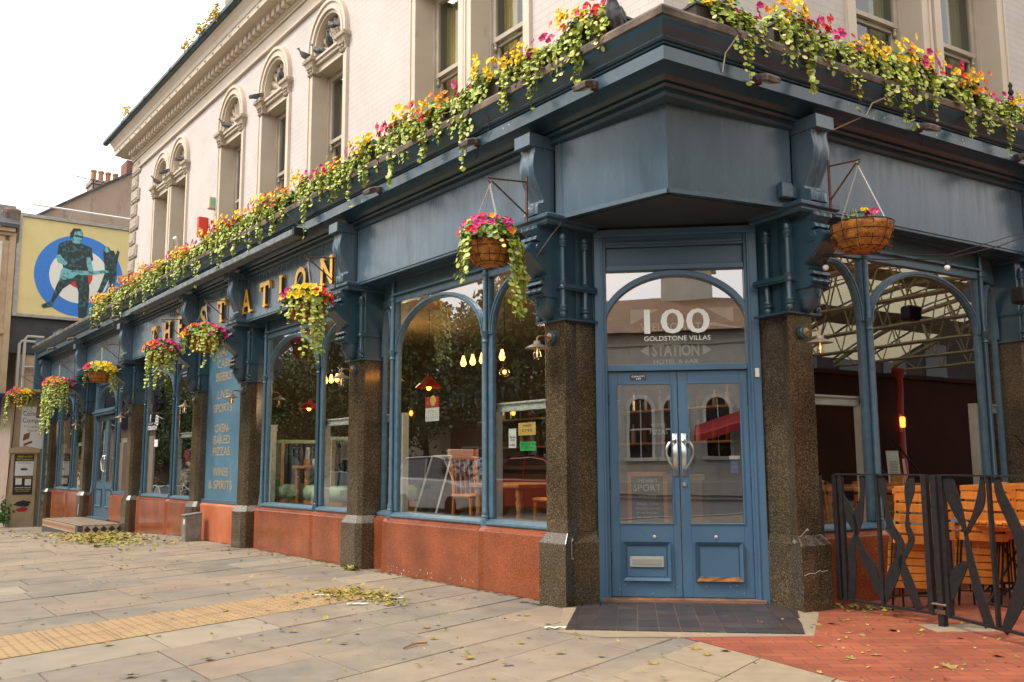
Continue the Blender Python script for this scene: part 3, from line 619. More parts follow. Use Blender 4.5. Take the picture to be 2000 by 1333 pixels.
    mb.box(c-o+.045,c+o-.045,n-.05,n-.005,rail,rail+.055)
    mb.box(c-o+.045,c-o+.09,n-.10,n-.06,4.6,rail+.03); mb.box(c+o-.09,c+o-.045,n-.10,n-.06,4.6,rail+.03)
    mb.box(c-o+.045,c+o-.045,n-.10,n-.055,rail-.045,rail+.0)
    for sg in (-1,1): mb.lathe((c+sg*(o-.07),n-.03,rail-.0),[(0,-.10),(.012,-.09),(.022,-.07),(.014,-.04),(.024,-.015),(.02,0),(0,0)],8)
    sa=mb.build('sash_frame',m_sash,su,bevel=.003)
    glass_quad(f,c-o+.04,n-.03,c+o-.04,n-.03,rail,6.96,'sash_glass',m_glass2,su); glass_quad(f,c-o+.04,n-.08,c+o-.04,n-.08,4.6,rail,'sash_glass',m_glass2,su)
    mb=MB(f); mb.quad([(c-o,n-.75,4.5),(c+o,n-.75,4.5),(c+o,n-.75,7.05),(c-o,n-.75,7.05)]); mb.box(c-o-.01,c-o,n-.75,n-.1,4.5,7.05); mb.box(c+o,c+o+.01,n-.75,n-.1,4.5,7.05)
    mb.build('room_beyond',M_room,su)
    if curt:
        mb=MB(f)
        for sg in (-1,1):
            pts=[]; x0=c+sg*(o-.03); x1=c+sg*(o*.42 if curt is m_curt else o*.5)
            for i in range(25): t=i/24; pts.append((x0+(x1-x0)*t,n-.2+.03*math.sin(t*34)))
            mb.loft([[(p[0],p[1],4.6) for p in pts],[(p[0],p[1],6.95) for p in pts]])
        mb.build('curtain',curt,su,smooth=True)
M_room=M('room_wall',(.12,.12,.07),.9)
for i,(c,h) in enumerate(opsL): arched_window(L,c,h,curt=m_curt if i<2 else m_curt2 if i in (2,) else None)
for c,h in opsR: arched_window(R,c,h,curt=m_curt2)
# impost string bands, frieze, dentils, eaves
def upband(f,a0,a1):
    mb=MB(f); mb.box(a0,a1,WN-.2,WN+.03,8.06,8.32); mb.box(a0,a1,WN,WN+.055,8.05,8.085); mb.box(a0,a1,WN,WN+.06,8.30,8.34)
    mb.loft([[(a,WN,8.34),(a,WN+.07,8.34),(a,WN+.09,8.37),(a,WN+.09,8.385),(a,WN,8.385)] for a in (a0,a1)],True,caps=True)
    x=a0+.03
    while x<a1-.1: mb.box(x,x+.115,WN+.06,WN+.20,8.39,8.5); x+=.2
    mb.box(a0,a1,WN-.2,WN+.09,8.385,8.51)
    mb.loft([[(a,WN-.2,8.50),(a,WN+.20,8.50),(a,WN+.22,8.52),(a,WN+.36,8.53),(a,WN+.36,8.62),(a,WN+.38,8.64),(a,WN+.385,8.66),(a,WN+.40,8.70),(a,WN+.45,8.77),(a,WN+.48,8.80),(a,WN+.48,8.85),(a,WN-.2,8.86)] for a in (a0,a1+.45)],True,caps=True)
    x=a0+.1
    while x<a1: mb.lathe((x,WN+.36,8.575),[(.028,0),(.02,.012),(.022,.025),(0,.03)],6,ax=1); x+=.42
    return mb.build('eaves_cornice',m_cream,pub,bevel=.002)
upband(L,sL0,SEND); upband(R,sR0,7.5)
mb=MB(L); prof=[(WN+.46,8.86),(WN+.47,8.83),(WN+.54,8.83),(WN+.57,8.86),(WN+.57,8.92),(WN+.555,8.92),(WN+.555,8.87),(WN+.53,8.85),(WN+.48,8.85),(WN+.47,8.92),(WN+.46,8.92)]
for i in range(10):
    a0=-.6+i*1.74; mb.loft([[(a,n+q,z) for n,z in prof] for a,q in ((a0,0),(a0+.03,.012),(a0+.08,.012),(a0+.08,0),(a0+1.74,0))],True,caps=True)
mb.build('gutter',M('teal_gutter',(.02,.085,.10),.4,col2=(.03,.03,.03),scale=6),pub)
mb=MB(L); mb.loft([[(a,WN+.5,8.93),(a,-4.6,11.6),(a,-4.6,11.5),(a,WN+.3,8.8)] for a in (sL0,SEND+.45)],True,caps=True); mb.build('roof',m_slate,pub)
mb=MB(R); mb.loft([[(a,WN+.5,8.93),(a,-4.6,11.6),(a,-4.6,11.5),(a,WN+.3,8.8)] for a in (sR0,7.9)],True,caps=True); mb.build('roof',m_slate,pub)
# moss in the gutter
mb=MB(L)
for x,m in ((14.6,30),(9.05,46),(9.75,40),(10.5,20),(7.6,14)):
    for i in range(m):
        p=V((x+random.gauss(0,.16),WN+.56+random.uniform(-.03,.06),8.93+random.uniform(-.02,.16)))
        mb.tube([p,p+V((random.uniform(-.03,.03),random.uniform(0,.06),random.uniform(-.10,.03)))],.014,4)
mb.build('gutter_moss',M('yellow_moss',(.5,.34,.02),.9,isl=[(.35,.2,.02),(.6,.42,.05)]),pub)
# quoins
mb=MB(L); z=4.6; i=0
while z<8.0:
    wd=.58 if i%2==0 else .40; mb.rbox(SEND-wd,SEND+.035,WN-.1,WN+.045,z,z+.30,.02); mb.rbox(SEND-wd+.05,SEND-.02,WN-.0,WN+.06,z+.05,z+.25,.012); z+=.335; i+=1
mb.build('quoins',M('vermiculated_stone',(.5,.43,.35),.7,col2=(.3,.24,.18),scale=38,det=3,bump=1,bscale=60),pub)
# dormer above the eaves
mb=MB(L); mb.box(9.4,10.9,-2.6,-.72,9.0,11.9); mb.loft([[(9.3,n,11.9),(10.15,n,12.5),(11.0,n,11.9)] for n in (-2.7,-.62)],True,caps=True)
mb.box(9.3,9.55,-.75,-.62,9.0,11.9); mb.box(10.75,11.0,-.75,-.62,9.0,11.9); mb.box(9.3,11.0,-.75,-.6,10.9,11.1)
dm=mb.build('dormer',m_cream,pub,bevel=.01); mb=MB(L); mb.box(9.7,10.6,-.74,-.69,9.3,10.8); mb.box(10.12,10.18,-.70,-.66,9.3,10.8); mb.build('dormer_window',m_sash,dm); glass_quad(L,9.75,-.68,10.55,-.68,9.35,10.75,'dormer_glass',m_glass2,dm)
# ================================================================ ground
def polyobj(name,pts,z,mat,kind='structure',th=0):
    mb=MB(L)
    if th: mb.loft([[(p[0],p[1],gz(L.P(*p,0))+z) for p in pts],[(p[0],p[1],gz(L.P(*p,0))+z-th) for p in pts]],True,caps=True)
    else: mb.quad([(p[0],p[1],gz(L.P(*p,0))+z) for p in pts])
    return mb.build(name,mat,kind=kind)
mb=MB(L)
gs=[-60,-20,-6,0,10.5,14,18,24,40,120]; gn=[-60,-20,-.5,8.2]
mb.loft([[(s,n,gz(L.P(s,n,0))-.03) for n in (-80,-20,-.5,6.5,8.2)] for s in gs]); mb.build('ground',M('joint_sand',(.10,.085,.06),.95,col2=(.16,.13,.09),scale=9,bump=.4),kind='structure')
mb=MB(L); mb.loft([[(s,n,gz(L.P(s,n,0))-.13) for n in (8.35,9,18,120)] for s in gs]); mb.build('road',M('asphalt',(.05,.05,.052),.9,col2=(.075,.075,.075),scale=3,bump=.6,bscale=150),kind='structure')
mb=MB(L); mb.loft([[(s,n,gz(L.P(s,n,0))+dz) for n,dz in ((8.2,-.2),(8.2,.0),(8.33,.0),(8.36,-.02),(8.36,-.2))] for s in gs[1:]]); mb.build('kerb',M('kerb_granite',(.3,.29,.28),.8,col2=(.2,.19,.18),scale=20),kind='structure')
mb=MB(L); mb.loft([[(s,n,gz(L.P(s,n,0))-.126) for n in (9.0,9.09)] for s in gs[1:]]); mb.loft([[(s,n,gz(L.P(s,n,0))-.126) for n in (8.75,8.84)] for s in gs[1:]]); mb.build('road_marking',M('yellow_line',(.55,.4,.05),.8),kind='structure')
# paving slabs laid in rows running out from the pub
DA=math.radians(-73); d1=V((math.cos(DA),-math.sin(DA)))          # (s,n) direction of a row
d1=V((.29,-.957)); d1.normalize(); d1=-d1                          # towards larger n, smaller s
m_slab=M('paving_slab',(1,1,1),.8,col2=(.80,.78,.76),scale=5,det=10,lo=.3,hi=.7,isl=[(.18,.16,.132),(.205,.178,.145),(.17,.155,.13),(.225,.19,.15),(.265,.196,.142),(.195,.168,.138),(.27,.218,.16),(.155,.138,.12),(.22,.184,.147),(.33,.285,.22)],bump=.35,bscale=140,dirt=((.33,.25,.165),.7,.42,.75,(1,1,1)))
def slabrow(mb,s0,w,joint=.012,n0=-.35,n1=8.15,lens=(.6,.75,.9,1.05),skip=None):
    t=n0+random.uniform(-.6,0)
    while t<n1:
        ln=random.choice(lens); a=max(t,n0); b=min(t+ln,n1); t+=ln
        if b-a<.08: continue
        q=[]
        for s,n in ((s0+joint/2,a+joint/2),(s0+w-joint/2,a+joint/2),(s0+w-joint/2,b-joint/2),(s0+joint/2,b-joint/2)):
            ss=s-n*.303; q.append((ss,n))
        c=(sum(p[0] for p in q)/4,sum(p[1] for p in q)/4)
        if skip and any(skip(*p) for p in q+[c]): continue
        dz=random.uniform(-.003,.003); z=[gz(L.P(p[0],p[1],0))+dz+random.uniform(-.0015,.0015) for p in q]
        r=.006; cxx,cyy=c
        top=[(p[0]+(cxx-p[0])*.012,p[1]+(cyy-p[1])*.012,zz) for p,zz in zip(q,z)]
        mb.loft([[(p[0],p[1],zz-.03) for p,zz in zip(q,z)],[(p[0],p[1],zz-.005) for p,zz in zip(q,z)],top],True,caps=True)
def tileside(s,n):                                         # right of the line where the forecourt paving starts
    p=L.P(s,n,0); return False
mb=MB(L); TS=1.92                                          # tactile row, measured at n=0
row=TS-9*.55-.02
def corner_skip(s,n):
    # region of the forecourt: beyond the line from slab corner to door tiles
    return (s< -2.12+(n-1.55)*(-.343) and n<1.9 and n>.1 and s<-1.3) or (s<-1.45 and n<1.7)
s=TS-.005
rows=[]
x=TS
while x>-6: w_=random.choice((.45,.55,.6)); x-=w_; rows.append((x,w_))
x=TS+.86
while x<27: w_=random.choice((.5,.55,.6,.65)); rows.append((x,w_)); x+=w_
for s0,w_ in rows: slabrow(mb,s0,w_,skip=lambda s,n:s<-3.4)
slabrow(mb,TS,.43,n1=.75,lens=(.45,.6)); slabrow(mb,TS+.43,.43,n1=.75,lens=(.45,.6))
mb.build('pavement',m_slab,kind='structure')
# tactile strip with blisters
m_tact=M('buff_tactile_slab',(.35,.235,.12),.85,col2=(.30,.20,.105),scale=6,det=8,bump=.3,bscale=120,isl=[(.92,.92,.92),(1.06,1.04,1),(1,1,1)],dirt=((.25,.17,.09),3,.55,.8,(1,1,1)))
mb=MB(L)
n=.75
while n<8.1:
    for s0 in (TS,TS+.43):
        q=[(s0+.004,n+.004),(s0+.426,n+.004),(s0+.426,n+.42),(s0+.004,n+.42)]
        q=[(a-b*.303,b) for a,b in q]; mb.loft([[(*p,-.02) for p in q],[(*p,.002) for p in q]],True,caps=True)
        if n<5:
            for i in range(6):
                for j in range(6):
                    a=s0+.035+i*.07; b=n+.035+j*.07; a-=b*.303
                    mb.lathe((a,b,.0),[(.014,0.001),(.010,.0065),(0,.0068)],6,caps=False)
    n+=.425
mb.build('tactile_strip',m_tact,kind='structure')
# forecourt at the corner: pale slabs, red brick terrace, dark door tiles
m_conc=M('pale_concrete_slab',(.32,.25,.165),.85,col2=(.26,.205,.14),scale=7,det=9,bump=.35,bscale=130,isl=[(1,1,1),(.92,.9,.88),(1.05,1.02,1)],dirt=((.2,.15,.08),3,.58,.8,(1,1,1)))
mb=MB(I)
A_=V((.489,5.324,0));B_=V((1.258,6.466,0));C_=V((1.83,5.298,0))
ex=(A_-B_).normalized(); ey=(C_-B_).normalized()
for i in range(7):
    for j in range(7):
        w0,w1=.62,.62
        q=[B_+ex*(i*w0+.006)+ey*(j*w1+.006),B_+ex*((i+1)*w0-.006)+ey*(j*w1+.006),B_+ex*((i+1)*w0-.006)+ey*((j+1)*w1-.006),B_+ex*(i*w0+.006)+ey*((j+1)*w1-.006)]
        mb.loft([[(p.x,p.y,-.02) for p in q],[(p.x,p.y,.008+random.uniform(-.002,.002)) for p in q]],True,caps=True)
mb.build('forecourt_slabs',m_conc,kind='structure')
# red brick terrace
m_pav=brick('red_paver',(.25,.055,.024),(.33,.085,.036),(.15,.06,.035),.22,.108,.006,.75,.5,mixn=.32)
mb=MB(I); far=[R.P(12,-.2,0),R.P(12,6,0)]
tl=[V((2.381,7.886,0)),V((2.053,6.653,0)),V((1.116,6.755,0)),B_,C_]
q=[R.P(.2,-.12,0)]+tl+[C_+(C_-B_).normalized()*4.0,R.P(12,6.5,0),R.P(12,-.3,0)]
mb.loft([[(p.x,p.y,.010) for p in q],[(p.x,p.y,-.05) for p in q]],True,caps=True); mb.build('brick_terrace',m_pav,kind='structure')
mb=MB(I); q=[V((.415,7.93,0)),V((.33,6.84,0)),V((.60,6.62,0)),V((1.30,6.60,0)),V((2.087,6.614,0)),V((2.455,7.62,0)),V((2.398,7.941,0))]+[V((1.5,8.3,0))]
mb.loft([[(p.x,p.y,.012) for p in q],[(p.x,p.y,-.05) for p in q]],True,caps=True); mb.build('mortar_bed',m_conc,kind='structure')
# door tiles
m_tile=M('slate_tile',(.038,.030,.030),.42,col2=(.055,.043,.041),scale=5,bump=.1,bscale=30,isl=[(.8,.8,.85),(1,1,1),(1.25,1.15,1.1)],dirt=((.14,.11,.09),5,.6,.8,(1,1,1)))
mb=MB(I); a,b,c,d=V((.376,6.895,0)),V((2.042,6.673,0)),V((2.177,8.104,0)),V((.753,8.221,0))
dir_=(b-a).normalized(); wl=(b-a).length
left=lambda v:.0+v*.02; right=lambda v:wl+v*.12
rows_=[(0,.17)]+[(.177+k*.262,.177+k*.262+.255) for k in range(5)]
for v0,v1 in rows_:
    x=-.4
    while x<wl+.35:
        u0,u1=x+.003,x+.150; x+=.1535
        q=[]
        for u_,v_ in ((u0,v0),(u1,v0),(u1,v1),(u0,v1)): q.append((min(max(u_,left(v_)),right(v_)),v_))
        if q[1][0]-q[0][0]<.02 and q[2][0]-q[3][0]<.02: continue
        p=[a+dir_*u_-D.n*v_ for u_,v_ in q]
        mb.loft([[(t.x,t.y,.0) for t in p],[(t.x,t.y,.019) for t in p]],True,caps=True)
mb.build('door_tiles',m_tile,kind='structure')
# ================================================================ interior (parts of the pub)
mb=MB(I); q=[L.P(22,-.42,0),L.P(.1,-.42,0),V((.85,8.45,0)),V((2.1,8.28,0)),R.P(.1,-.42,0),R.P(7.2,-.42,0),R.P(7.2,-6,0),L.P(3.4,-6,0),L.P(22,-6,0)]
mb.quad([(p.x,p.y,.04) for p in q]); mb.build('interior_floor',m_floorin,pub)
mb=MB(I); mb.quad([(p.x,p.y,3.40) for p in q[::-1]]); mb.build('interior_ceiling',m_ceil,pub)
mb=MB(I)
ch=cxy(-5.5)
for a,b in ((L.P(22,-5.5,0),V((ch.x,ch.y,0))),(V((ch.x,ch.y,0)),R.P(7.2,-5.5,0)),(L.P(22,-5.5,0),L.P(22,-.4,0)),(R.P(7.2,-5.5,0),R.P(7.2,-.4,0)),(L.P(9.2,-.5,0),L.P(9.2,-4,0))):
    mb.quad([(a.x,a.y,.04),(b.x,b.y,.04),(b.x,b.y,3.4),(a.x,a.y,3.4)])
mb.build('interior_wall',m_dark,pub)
mb=MB(L); mb.box(2.4,8.6,-4.6,-4.0,.04,1.12); mb.box(2.3,8.7,-4.7,-3.9,1.12,1.18); mb.build('bar_counter',M('dark_bar_wood',(.10,.04,.015),.4,col2=(.14,.06,.02),scale=4),pub,bevel=.01)
mb=MB(L); mb.box(2.4,8.6,-5.45,-5.1,1.5,1.53); mb.box(2.4,8.6,-5.45,-5.1,2.0,2.03); mb.build('back_bar_shelf',m_wood2,pub)
def bottle(mb,a,b,z,h=.28): mb.lathe((a,b,z),[(0,0),(.035,0),(.036,h*.6),(.013,h*.75),(.013,h),(0,h)],7)
for kz,z in ((0,1.53),(1,2.03)):
    for i in range(22):
        o=MB(L); bottle(o,2.6+i*.27+random.uniform(-.05,.05),-5.28,z,random.uniform(.24,.32))
        o.build('bottle',random.choice([MATS.get('bottle_a') or M('bottle_a',(.25,.08,.01),.1),MATS.get('bottle_b') or M('bottle_b',(.03,.12,.03),.1),MATS.get('bottle_c') or M('bottle_c',(.5,.45,.35),.1)]),label='spirit bottle standing on the shelf behind the bar',category='bottle',group='bottles behind the bar')
# ---- pendant lamps
def bulbshape(mb,c,s=1): mb.lathe(c,[(0,-.13*s),(.018*s,-.127*s),(.034*s,-.105*s),(.036*s,-.09*s),(.026*s,-.05*s),(.015*s,-.015*s),(.013*s,0),(0,0)],12)
def room_fill_light(p,e,W_):  # point fill added to brighten the room; the bulbs glow by themselves
    l=bpy.data.lights.new('room_fill_light','POINT'); l.energy=W_; l.color=(1,.66,.36); l.shadow_soft_size=.25; o=bpy.data.objects.new('room_fill_light',l); C.objects.link(o); o.parent=e; o.location=V(p)-ORG[e.name]
def pipe_light(a,n,z,k,label,da=.19):
    e=empty('pipe_pendant_light',L.P(a,n,3.4),label,'pendant light')
    mb=MB(L); x0,x1=a-da*(k-1)/2,a+da*(k-1)/2
    mb.tube([(x0,n,z-.06),(x0,n,z-.01),(x0+.03,n,z),(x1-.03,n,z),(x1,n,z-.01),(x1,n,z-.06)],.014,8)
    for i in range(k): x=x0+i*da; mb.lathe((x,n,z-.07),[(0,0),(.02,0),(.02,.045),(.014,.05),(.014,.07),(0,.07)],8)
    mb.tube([(a,n,z),(a,n,3.4)],.006,5); mb.build('pipe',m_black,e)
    for i in range(k): mb=MB(L); bulbshape(mb,(x0+i*da,n,z-.07),.95); mb.build('bulb',m_bulb,e)
    room_fill_light(L.P(a,n-1.1,z-.1),e,36)  # fill stands deeper in the room than the pendant
pipe_light(2.42,-.85,2.53,5,'black pipe pendant with five glowing filament bulbs in the window nearest the entrance')
pipe_light(6.35,-.9,2.60,3,'black pipe pendant with three glowing bulbs over the green booths')
pipe_light(12.15,-.9,2.66,3,'black pipe pendant with glowing bulbs above the person in maroon')
def cord_lamp(f,a,n,z,label,kind,glow=m_bulb):
    e=empty('pendant_lamp',f.P(a,n,3.4),label,'pendant lamp')
    mb=MB(f); mb.tube([(a,n,z),(a,n,3.4)],.005,5); mb.lathe((a,n,z-.02),[(.018,0),(.018,.05),(.006,.07)],8); mb.build('cord',m_black,e)
    if kind=='globe': mb=MB(f); mb.ball((a,n,z-.075),.055,12); mb.build('glass_globe',m_clear,e,smooth=True); mb=MB(f); mb.ball((a,n,z-.07),.022,8); mb.build('filament',glow,e)
    elif kind=='shade': mb=MB(f); mb.lathe((a,n,z),[(.19,-.17),(.19,-.165),(.12,-.10),(.03,0),(.0,.01)],18,caps=False); mb.build('lamp_shade',M_redshade,e,smooth=True); mb=MB(f); mb.ball((a,n,z-.17),.035,8); mb.build('bulb',glow,e)
    else: mb=MB(f); mb.ball((a,n,z-.06),.032,8,sz=(1,1,1.5)); mb.build('bulb',glow,e)
M_redshade=M('red_enamel',(.45,.01,.008),.3)
cord_lamp(L,1.93,-.8,2.27,'round glass globe bulb glowing on a thin cord beside the entrance column','globe')
cord_lamp(L,5.0,-1.75,2.45,'red conical pendant shade in the window nearest the entrance','shade')
cord_lamp(L,8.4,-1.5,2.32,'red conical pendant shade above the green booths','shade')
cord_lamp(L,6.9,-2.6,2.1,'small bare bulb glowing deep behind the booths','bulb',m_orange)
cord_lamp(L,5.2,-3.4,2.05,'small bare bulb glowing over the bar','bulb',m_orange)
for i,(a,n,z) in enumerate(((4.42,-2.6,1.75),(5.05,-2.6,1.74),(7.25,-2.6,1.76))):
    e=empty('wall_sconce',R.P(a,n,z),('small orange wall sconce seen through the near terrace pane','small orange wall sconce above the menu holder','small orange wall sconce at the far edge of the terrace window')[i],'wall lamp'); mb=MB(R); mb.lathe((a,n,z),[(0,-.07),(.035,-.06),(.04,.06),(.02,.08),(0,.08)],10); mb.build('glowing_glass',m_orange,e)
    mb=MB(R); mb.box(a-.03,a+.03,n-.04,n-.02,z-.12,z+.12); mb.build('backplate',m_brass,e)
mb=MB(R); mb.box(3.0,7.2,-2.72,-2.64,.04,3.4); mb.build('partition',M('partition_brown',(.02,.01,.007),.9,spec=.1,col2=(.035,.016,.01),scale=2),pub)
# ---- furniture seen through the glass
m_seat=M('sage_leather',(.33,.47,.27),.4,col2=(.38,.52,.32),scale=3); m_seatb=M('navy_leather',(.04,.06,.09),.45); m_tan=M('tan_piping',(.55,.38,.2),.5); m_plinthw=M('plinth_wood',(.45,.2,.03),.5)
LI=Fr(L.o+V((0,0,.40)),L.u,L.n)
mb=MB(L); mb.box(.6,9.1,-3.2,-.47,.045,.44); mb.build('raised_floor',m_floorin,pub)
def booth(s,n0,n1,d,label,bk=1):
    e=empty('booth_seat',LI.P(s,(n0+n1)/2,.04),label,'booth seat','green booth seats in the window')
    mb=MB(LI); a,b=sorted((s,s+d*.48)); mb.rbox(a,b,n1,n0,.30,.52,.05); mb.build('seat_cushion',m_seat,e,smooth=2)
    mb=MB(LI); a,b=sorted((s-d*.02,s-d*.14)); mb.rbox(a,b,n1,n0,.30,1.18,.05); mb.rbox(min(a,b)-.01,max(a,b)+.01,n1-.01,n0+.01,1.10,1.20,.04); mb.build('backrest',m_seat,e,smooth=2)
    mb=MB(LI)
    k=0; x=n0-.14
    while x>n1+.04: mb.tube([(s+d*.0,x,.54),(s+d*.015,x,.85),(s+d*.0,x,1.14)],.042,6); x-=.085
    mb.build('channel_padding',m_seatb,e,smooth=True)
    mb=MB(LI); a,b=sorted((s-d*.005,s+d*.035)); mb.box(a,b,n0-.12,n0-.06,.5,1.15); mb.build('piping',m_tan,e)
    mb=MB(LI); a,b=sorted((s,s+d*.46)); mb.box(a,b,n1+.02,n0-.02,.04,.30); mb.build('plinth',m_plinthw,e)
booth(7.45,-.55,-1.75,-1,'sage green booth seat nearest the sign panel end of the window')
booth(6.02,-.55,-1.75,1,'sage green booth seat facing the wooden pub table')
booth(5.72,-.55,-1.75,-1,'sage green booth seat behind the second granite column')
def pub_table(f,a,n,w,d,z,label):
    e=empty('pub_table',f.P(a,n,.04),label,'table')
    mb=MB(f); mb.rbox(a-w/2,a+w/2,n-d/2,n+d/2,z-.045,z,.01); mb.build('tabletop',m_wood2,e,bevel=.003)
    for x,y in ((-1,-1),(1,-1),(-1,1),(1,1)):
        mb=MB(f); mb.lathe((a+x*(w/2-.08),n+y*(d/2-.08),0),[(.03,.04),(.025,.2),(.04,.24),(.03,.3),(.045,z-.2),(.032,z-.16),(.045,z-.13),(.045,z-.045)],8); mb.build('leg',m_wood2,e,smooth=True)
    return e
pub_table(LI,6.78,-1.05,.5,.9,.80,'turned-leg wooden table between the green booths')
pub_table(LI,2.05,-1.1,.9,.75,.60,'wooden table behind the window nearest the entrance')
pub_table(R,2.0,-.9,1.9,.65,.98,'long wooden high table behind the terrace window')
def menu(f,a,n,z,label,h=.27,w=.13,lean=.03):
    e=empty('menu_stand',f.P(a,n,z),label,'menu holder')
    mb=MB(f); mb.loft([[(a-w/2,n,z+.02),(a+w/2,n,z+.02),(a+w/2,n-.006,z+.02),(a-w/2,n-.006,z+.02)],[(a-w/2-lean,n,z+h),(a+w/2-lean,n,z+h),(a+w/2-lean,n-.006,z+h),(a-w/2-lean,n-.006,z+h)]],True,caps=True); c=mb.build('menu_card',MATS.get('card') or M('card',(.62,.66,.6),.6),e)
    mb=MB(f)
    for i in range(11): zz=z+.08+i*.015; mb.quad([(a-w*.33-lean*.6,n+.002,zz),(a+w*.33-lean*.6,n+.002,zz),(a+w*.33-lean*.6,n+.002,zz+.005),(a-w*.33-lean*.6,n+.002,zz+.005)])
    mb.build('menu_print',MATS.get('print') or M('print',(.12,.13,.12),.6),c)
    mb=MB(f); mb.rbox(a-w*.42,a+w*.42,n-.03,n+.03,z,z+.10,.006); mb.build('wooden_block',m_plinthw,e)
menu(LI,6.86,-.78,.80,'white menu card in a wooden block on the booth table'); menu(LI,2.25,-.85,.60,'white menu card on the table behind the entrance-side window')
menu(R,2.16,-.66,.98,'white printed menu card standing on the long high table',h=.34,w=.19); menu(R,2.42,-.72,.98,'narrow menu card turned edge-on at the end of the high table',h=.26,w=.035)
for a,n,z,f,lb in ((2.28,-.68,.98,R,'white salt mill on the long high table'),(1.72,-.7,.98,R,'clear glass tumbler on the long high table'),(6.66,-.8,.80,LI,'white salt mill on the booth table')):
    mb=MB(f); mb.lathe((a,n,z),[(0,0),(.022,0),(.018,.03),(.024,.06),(.014,.075),(.02,.09),(.0,.1)],10); tag(mb.build('salt_mill' if 'salt' in lb else 'glass_tumbler',m_whitep if 'salt' in lb else m_clear,smooth=True),lb,'tableware')
def wood_chair(f,a,n,face,label):
    e=empty('wooden_chair',f.P(a,n,.04),label,'chair')
    mb=MB(f); mb.rbox(a-.2,a+.2,n-.2,n+.2,.43,.47,.015); mb.build('seat',m_wood,e)
    for x,y in ((-1,-1),(1,-1),(-1,1),(1,1)):
        top=.95 if x==face else .43
        mb=MB(f); mb.tube([(a+x*.19,n+y*.17,.04),(a+x*.17,n+y*.17,.43)]+([(a+x*.17,n+y*.17,.5),(a+x*.24,n+y*.17,top)] if top>.5 else []),.02,6); mb.build('leg',m_wood,e)
    mb=MB(f)
    mb.box(a+face*.21-.012,a+face*.24+.01,n-.2,n+.2,.86,.98)
    for i in range(5): mb.tube([(a+face*.17,n-.13+i*.065,.46),(a+face*.22,n-.13+i*.065,.88)],.009,5)
    mb.build('backrest',m_wood,e,bevel=.004)
wood_chair(LI,2.72,-.95,1,'orange wooden slat-back chair by the window nearest the entrance'); wood_chair(LI,1.15,-.9,-1,'orange wooden chair beside the corner column, mostly hidden')
wood_chair(R,1.1,-.9,-1,'orange wooden chair behind the near terrace pane'); wood_chair(R,3.05,-1.1,1,'orange wooden chair inside at the far end of the terrace window')
# bunting
e=empty('bunting',L.P(3.2,-1.1,2.15),'string of navy bunting flags hanging across the window','bunting'); mb=MB(L); mb.tube([(2.0+i*.1,-1.1,2.12-.06*math.sin(math.pi*i/24)) for i in range(25)],.003,4); mb.build('cord',m_black,e)
m_navy=M('navy_cloth',(.02,.04,.09),.8)
for i in range(9): x=2.1+i*.27; z=2.12-.06*math.sin(math.pi*(x-2)/2.4); mb=MB(L); mb.loft([[(x-.05,-1.1,z),(x,-1.1,z-.16),(x+.05,-1.1,z)],[(x-.05,-1.105,z),(x,-1.105,z-.16),(x+.05,-1.105,z)]],True,caps=True); mb.build('flag',m_navy,e)
# leaning white frame, window notices
mb=MB(L); 
for A,B in (((3.22,-.45,.60),(3.15,-.65,1.30)),((2.78,-.45,.60),(2.74,-.65,1.30)),((3.15,-.65,1.30),(2.74,-.65,1.30))): mb.tube([A,B],.013,4)
tag(mb.build('leaning_frame',m_white),'white timber frame leaning inside the window nearest the entrance','frame')
def notice(f,a0,a1,n,z0,z1,mat,label,name='window_notice',lines=()):
    mb=MB(f); mb.box(a0,a1,n-.002,n,z0,z1); o=mb.build(name,mat); tag(o,label,'notice')
    for body,a,z,h,w,m in lines: text(body,f,a,n,z,h,m,o,wid=w,flip=-1 if f is L else 1,depth=.0015,bold=.01)
    return o
m_yel=M('yellow_card',(.62,.42,.1),.6); m_grn=M('green_card',(.02,.42,.1),.5); m_cardw=M('notice_white',(.7,.7,.66),.6); m_navp=M('navy_print',(.03,.06,.2),.5); m_redp=M('red_print',(.4,.02,.03),.5); m_blk=M('black_print',(.02,.02,.02),.6)
notice(L,1.0,1.12,-.245,1.36,1.545,m_cardw,'narrow white notice with a navy bottle drawing stuck in the pane by the entrance',lines=[('REAL ALE',1.06,1.455,.018,.09,m_navp),('GOOD',1.06,1.425,.018,.07,m_navp),('GUIDE',1.06,1.38,.02,.09,m_navp)])
notice(L,.70,.965,-.245,1.475,1.595,m_yel,'yellow notice with a navy strip above the green hygiene card',lines=[('2 3 4 5',.83,1.51,.025,.15,m_navp),('AWARDED',.83,1.56,.015,.12,m_blk)])
notice(L,.70,.94,-.245,1.33,1.415,m_grn,'bright green hygiene rating card in the pane by the entrance',lines=[('FOOD HYGIENE RATING',.82,1.39,.010,.2,m_blk),('0 1 2 3 4 5',.82,1.352,.022,.19,m_blk)])
o=notice(L,2.46,2.74,-.30,1.68,1.83,m_cardw,'white wall calendar with a red and yellow top hanging in the window',name='calendar')
mb=MB(L); mb.box(2.46,2.74,-.30,-.297,1.83,1.95); mb.build('red_header',m_redp,o); mb=MB(L); mb.lathe((2.58,-.297,1.95-.045),[(.06,0),(.06,.001),(0,.0015)],16,ax=1); mb.build('yellow_disc',m_yel,o)
mb=MB(L)
for i in range(5): mb.box(2.49,2.71,-.30,-.2985,1.70+i*.024,1.701+i*.024)
for i in range(7): mb.box(2.49+i*.036,2.491+i*.036,-.30,-.2985,1.70,1.80)
mb.build('grid',m_blk,o)
for body,x,z,h,wd in (('LIVE MUSIC',1.02,2.0,.05,.5),('RISE OR FALL',.98,1.86,.075,.62)): pass
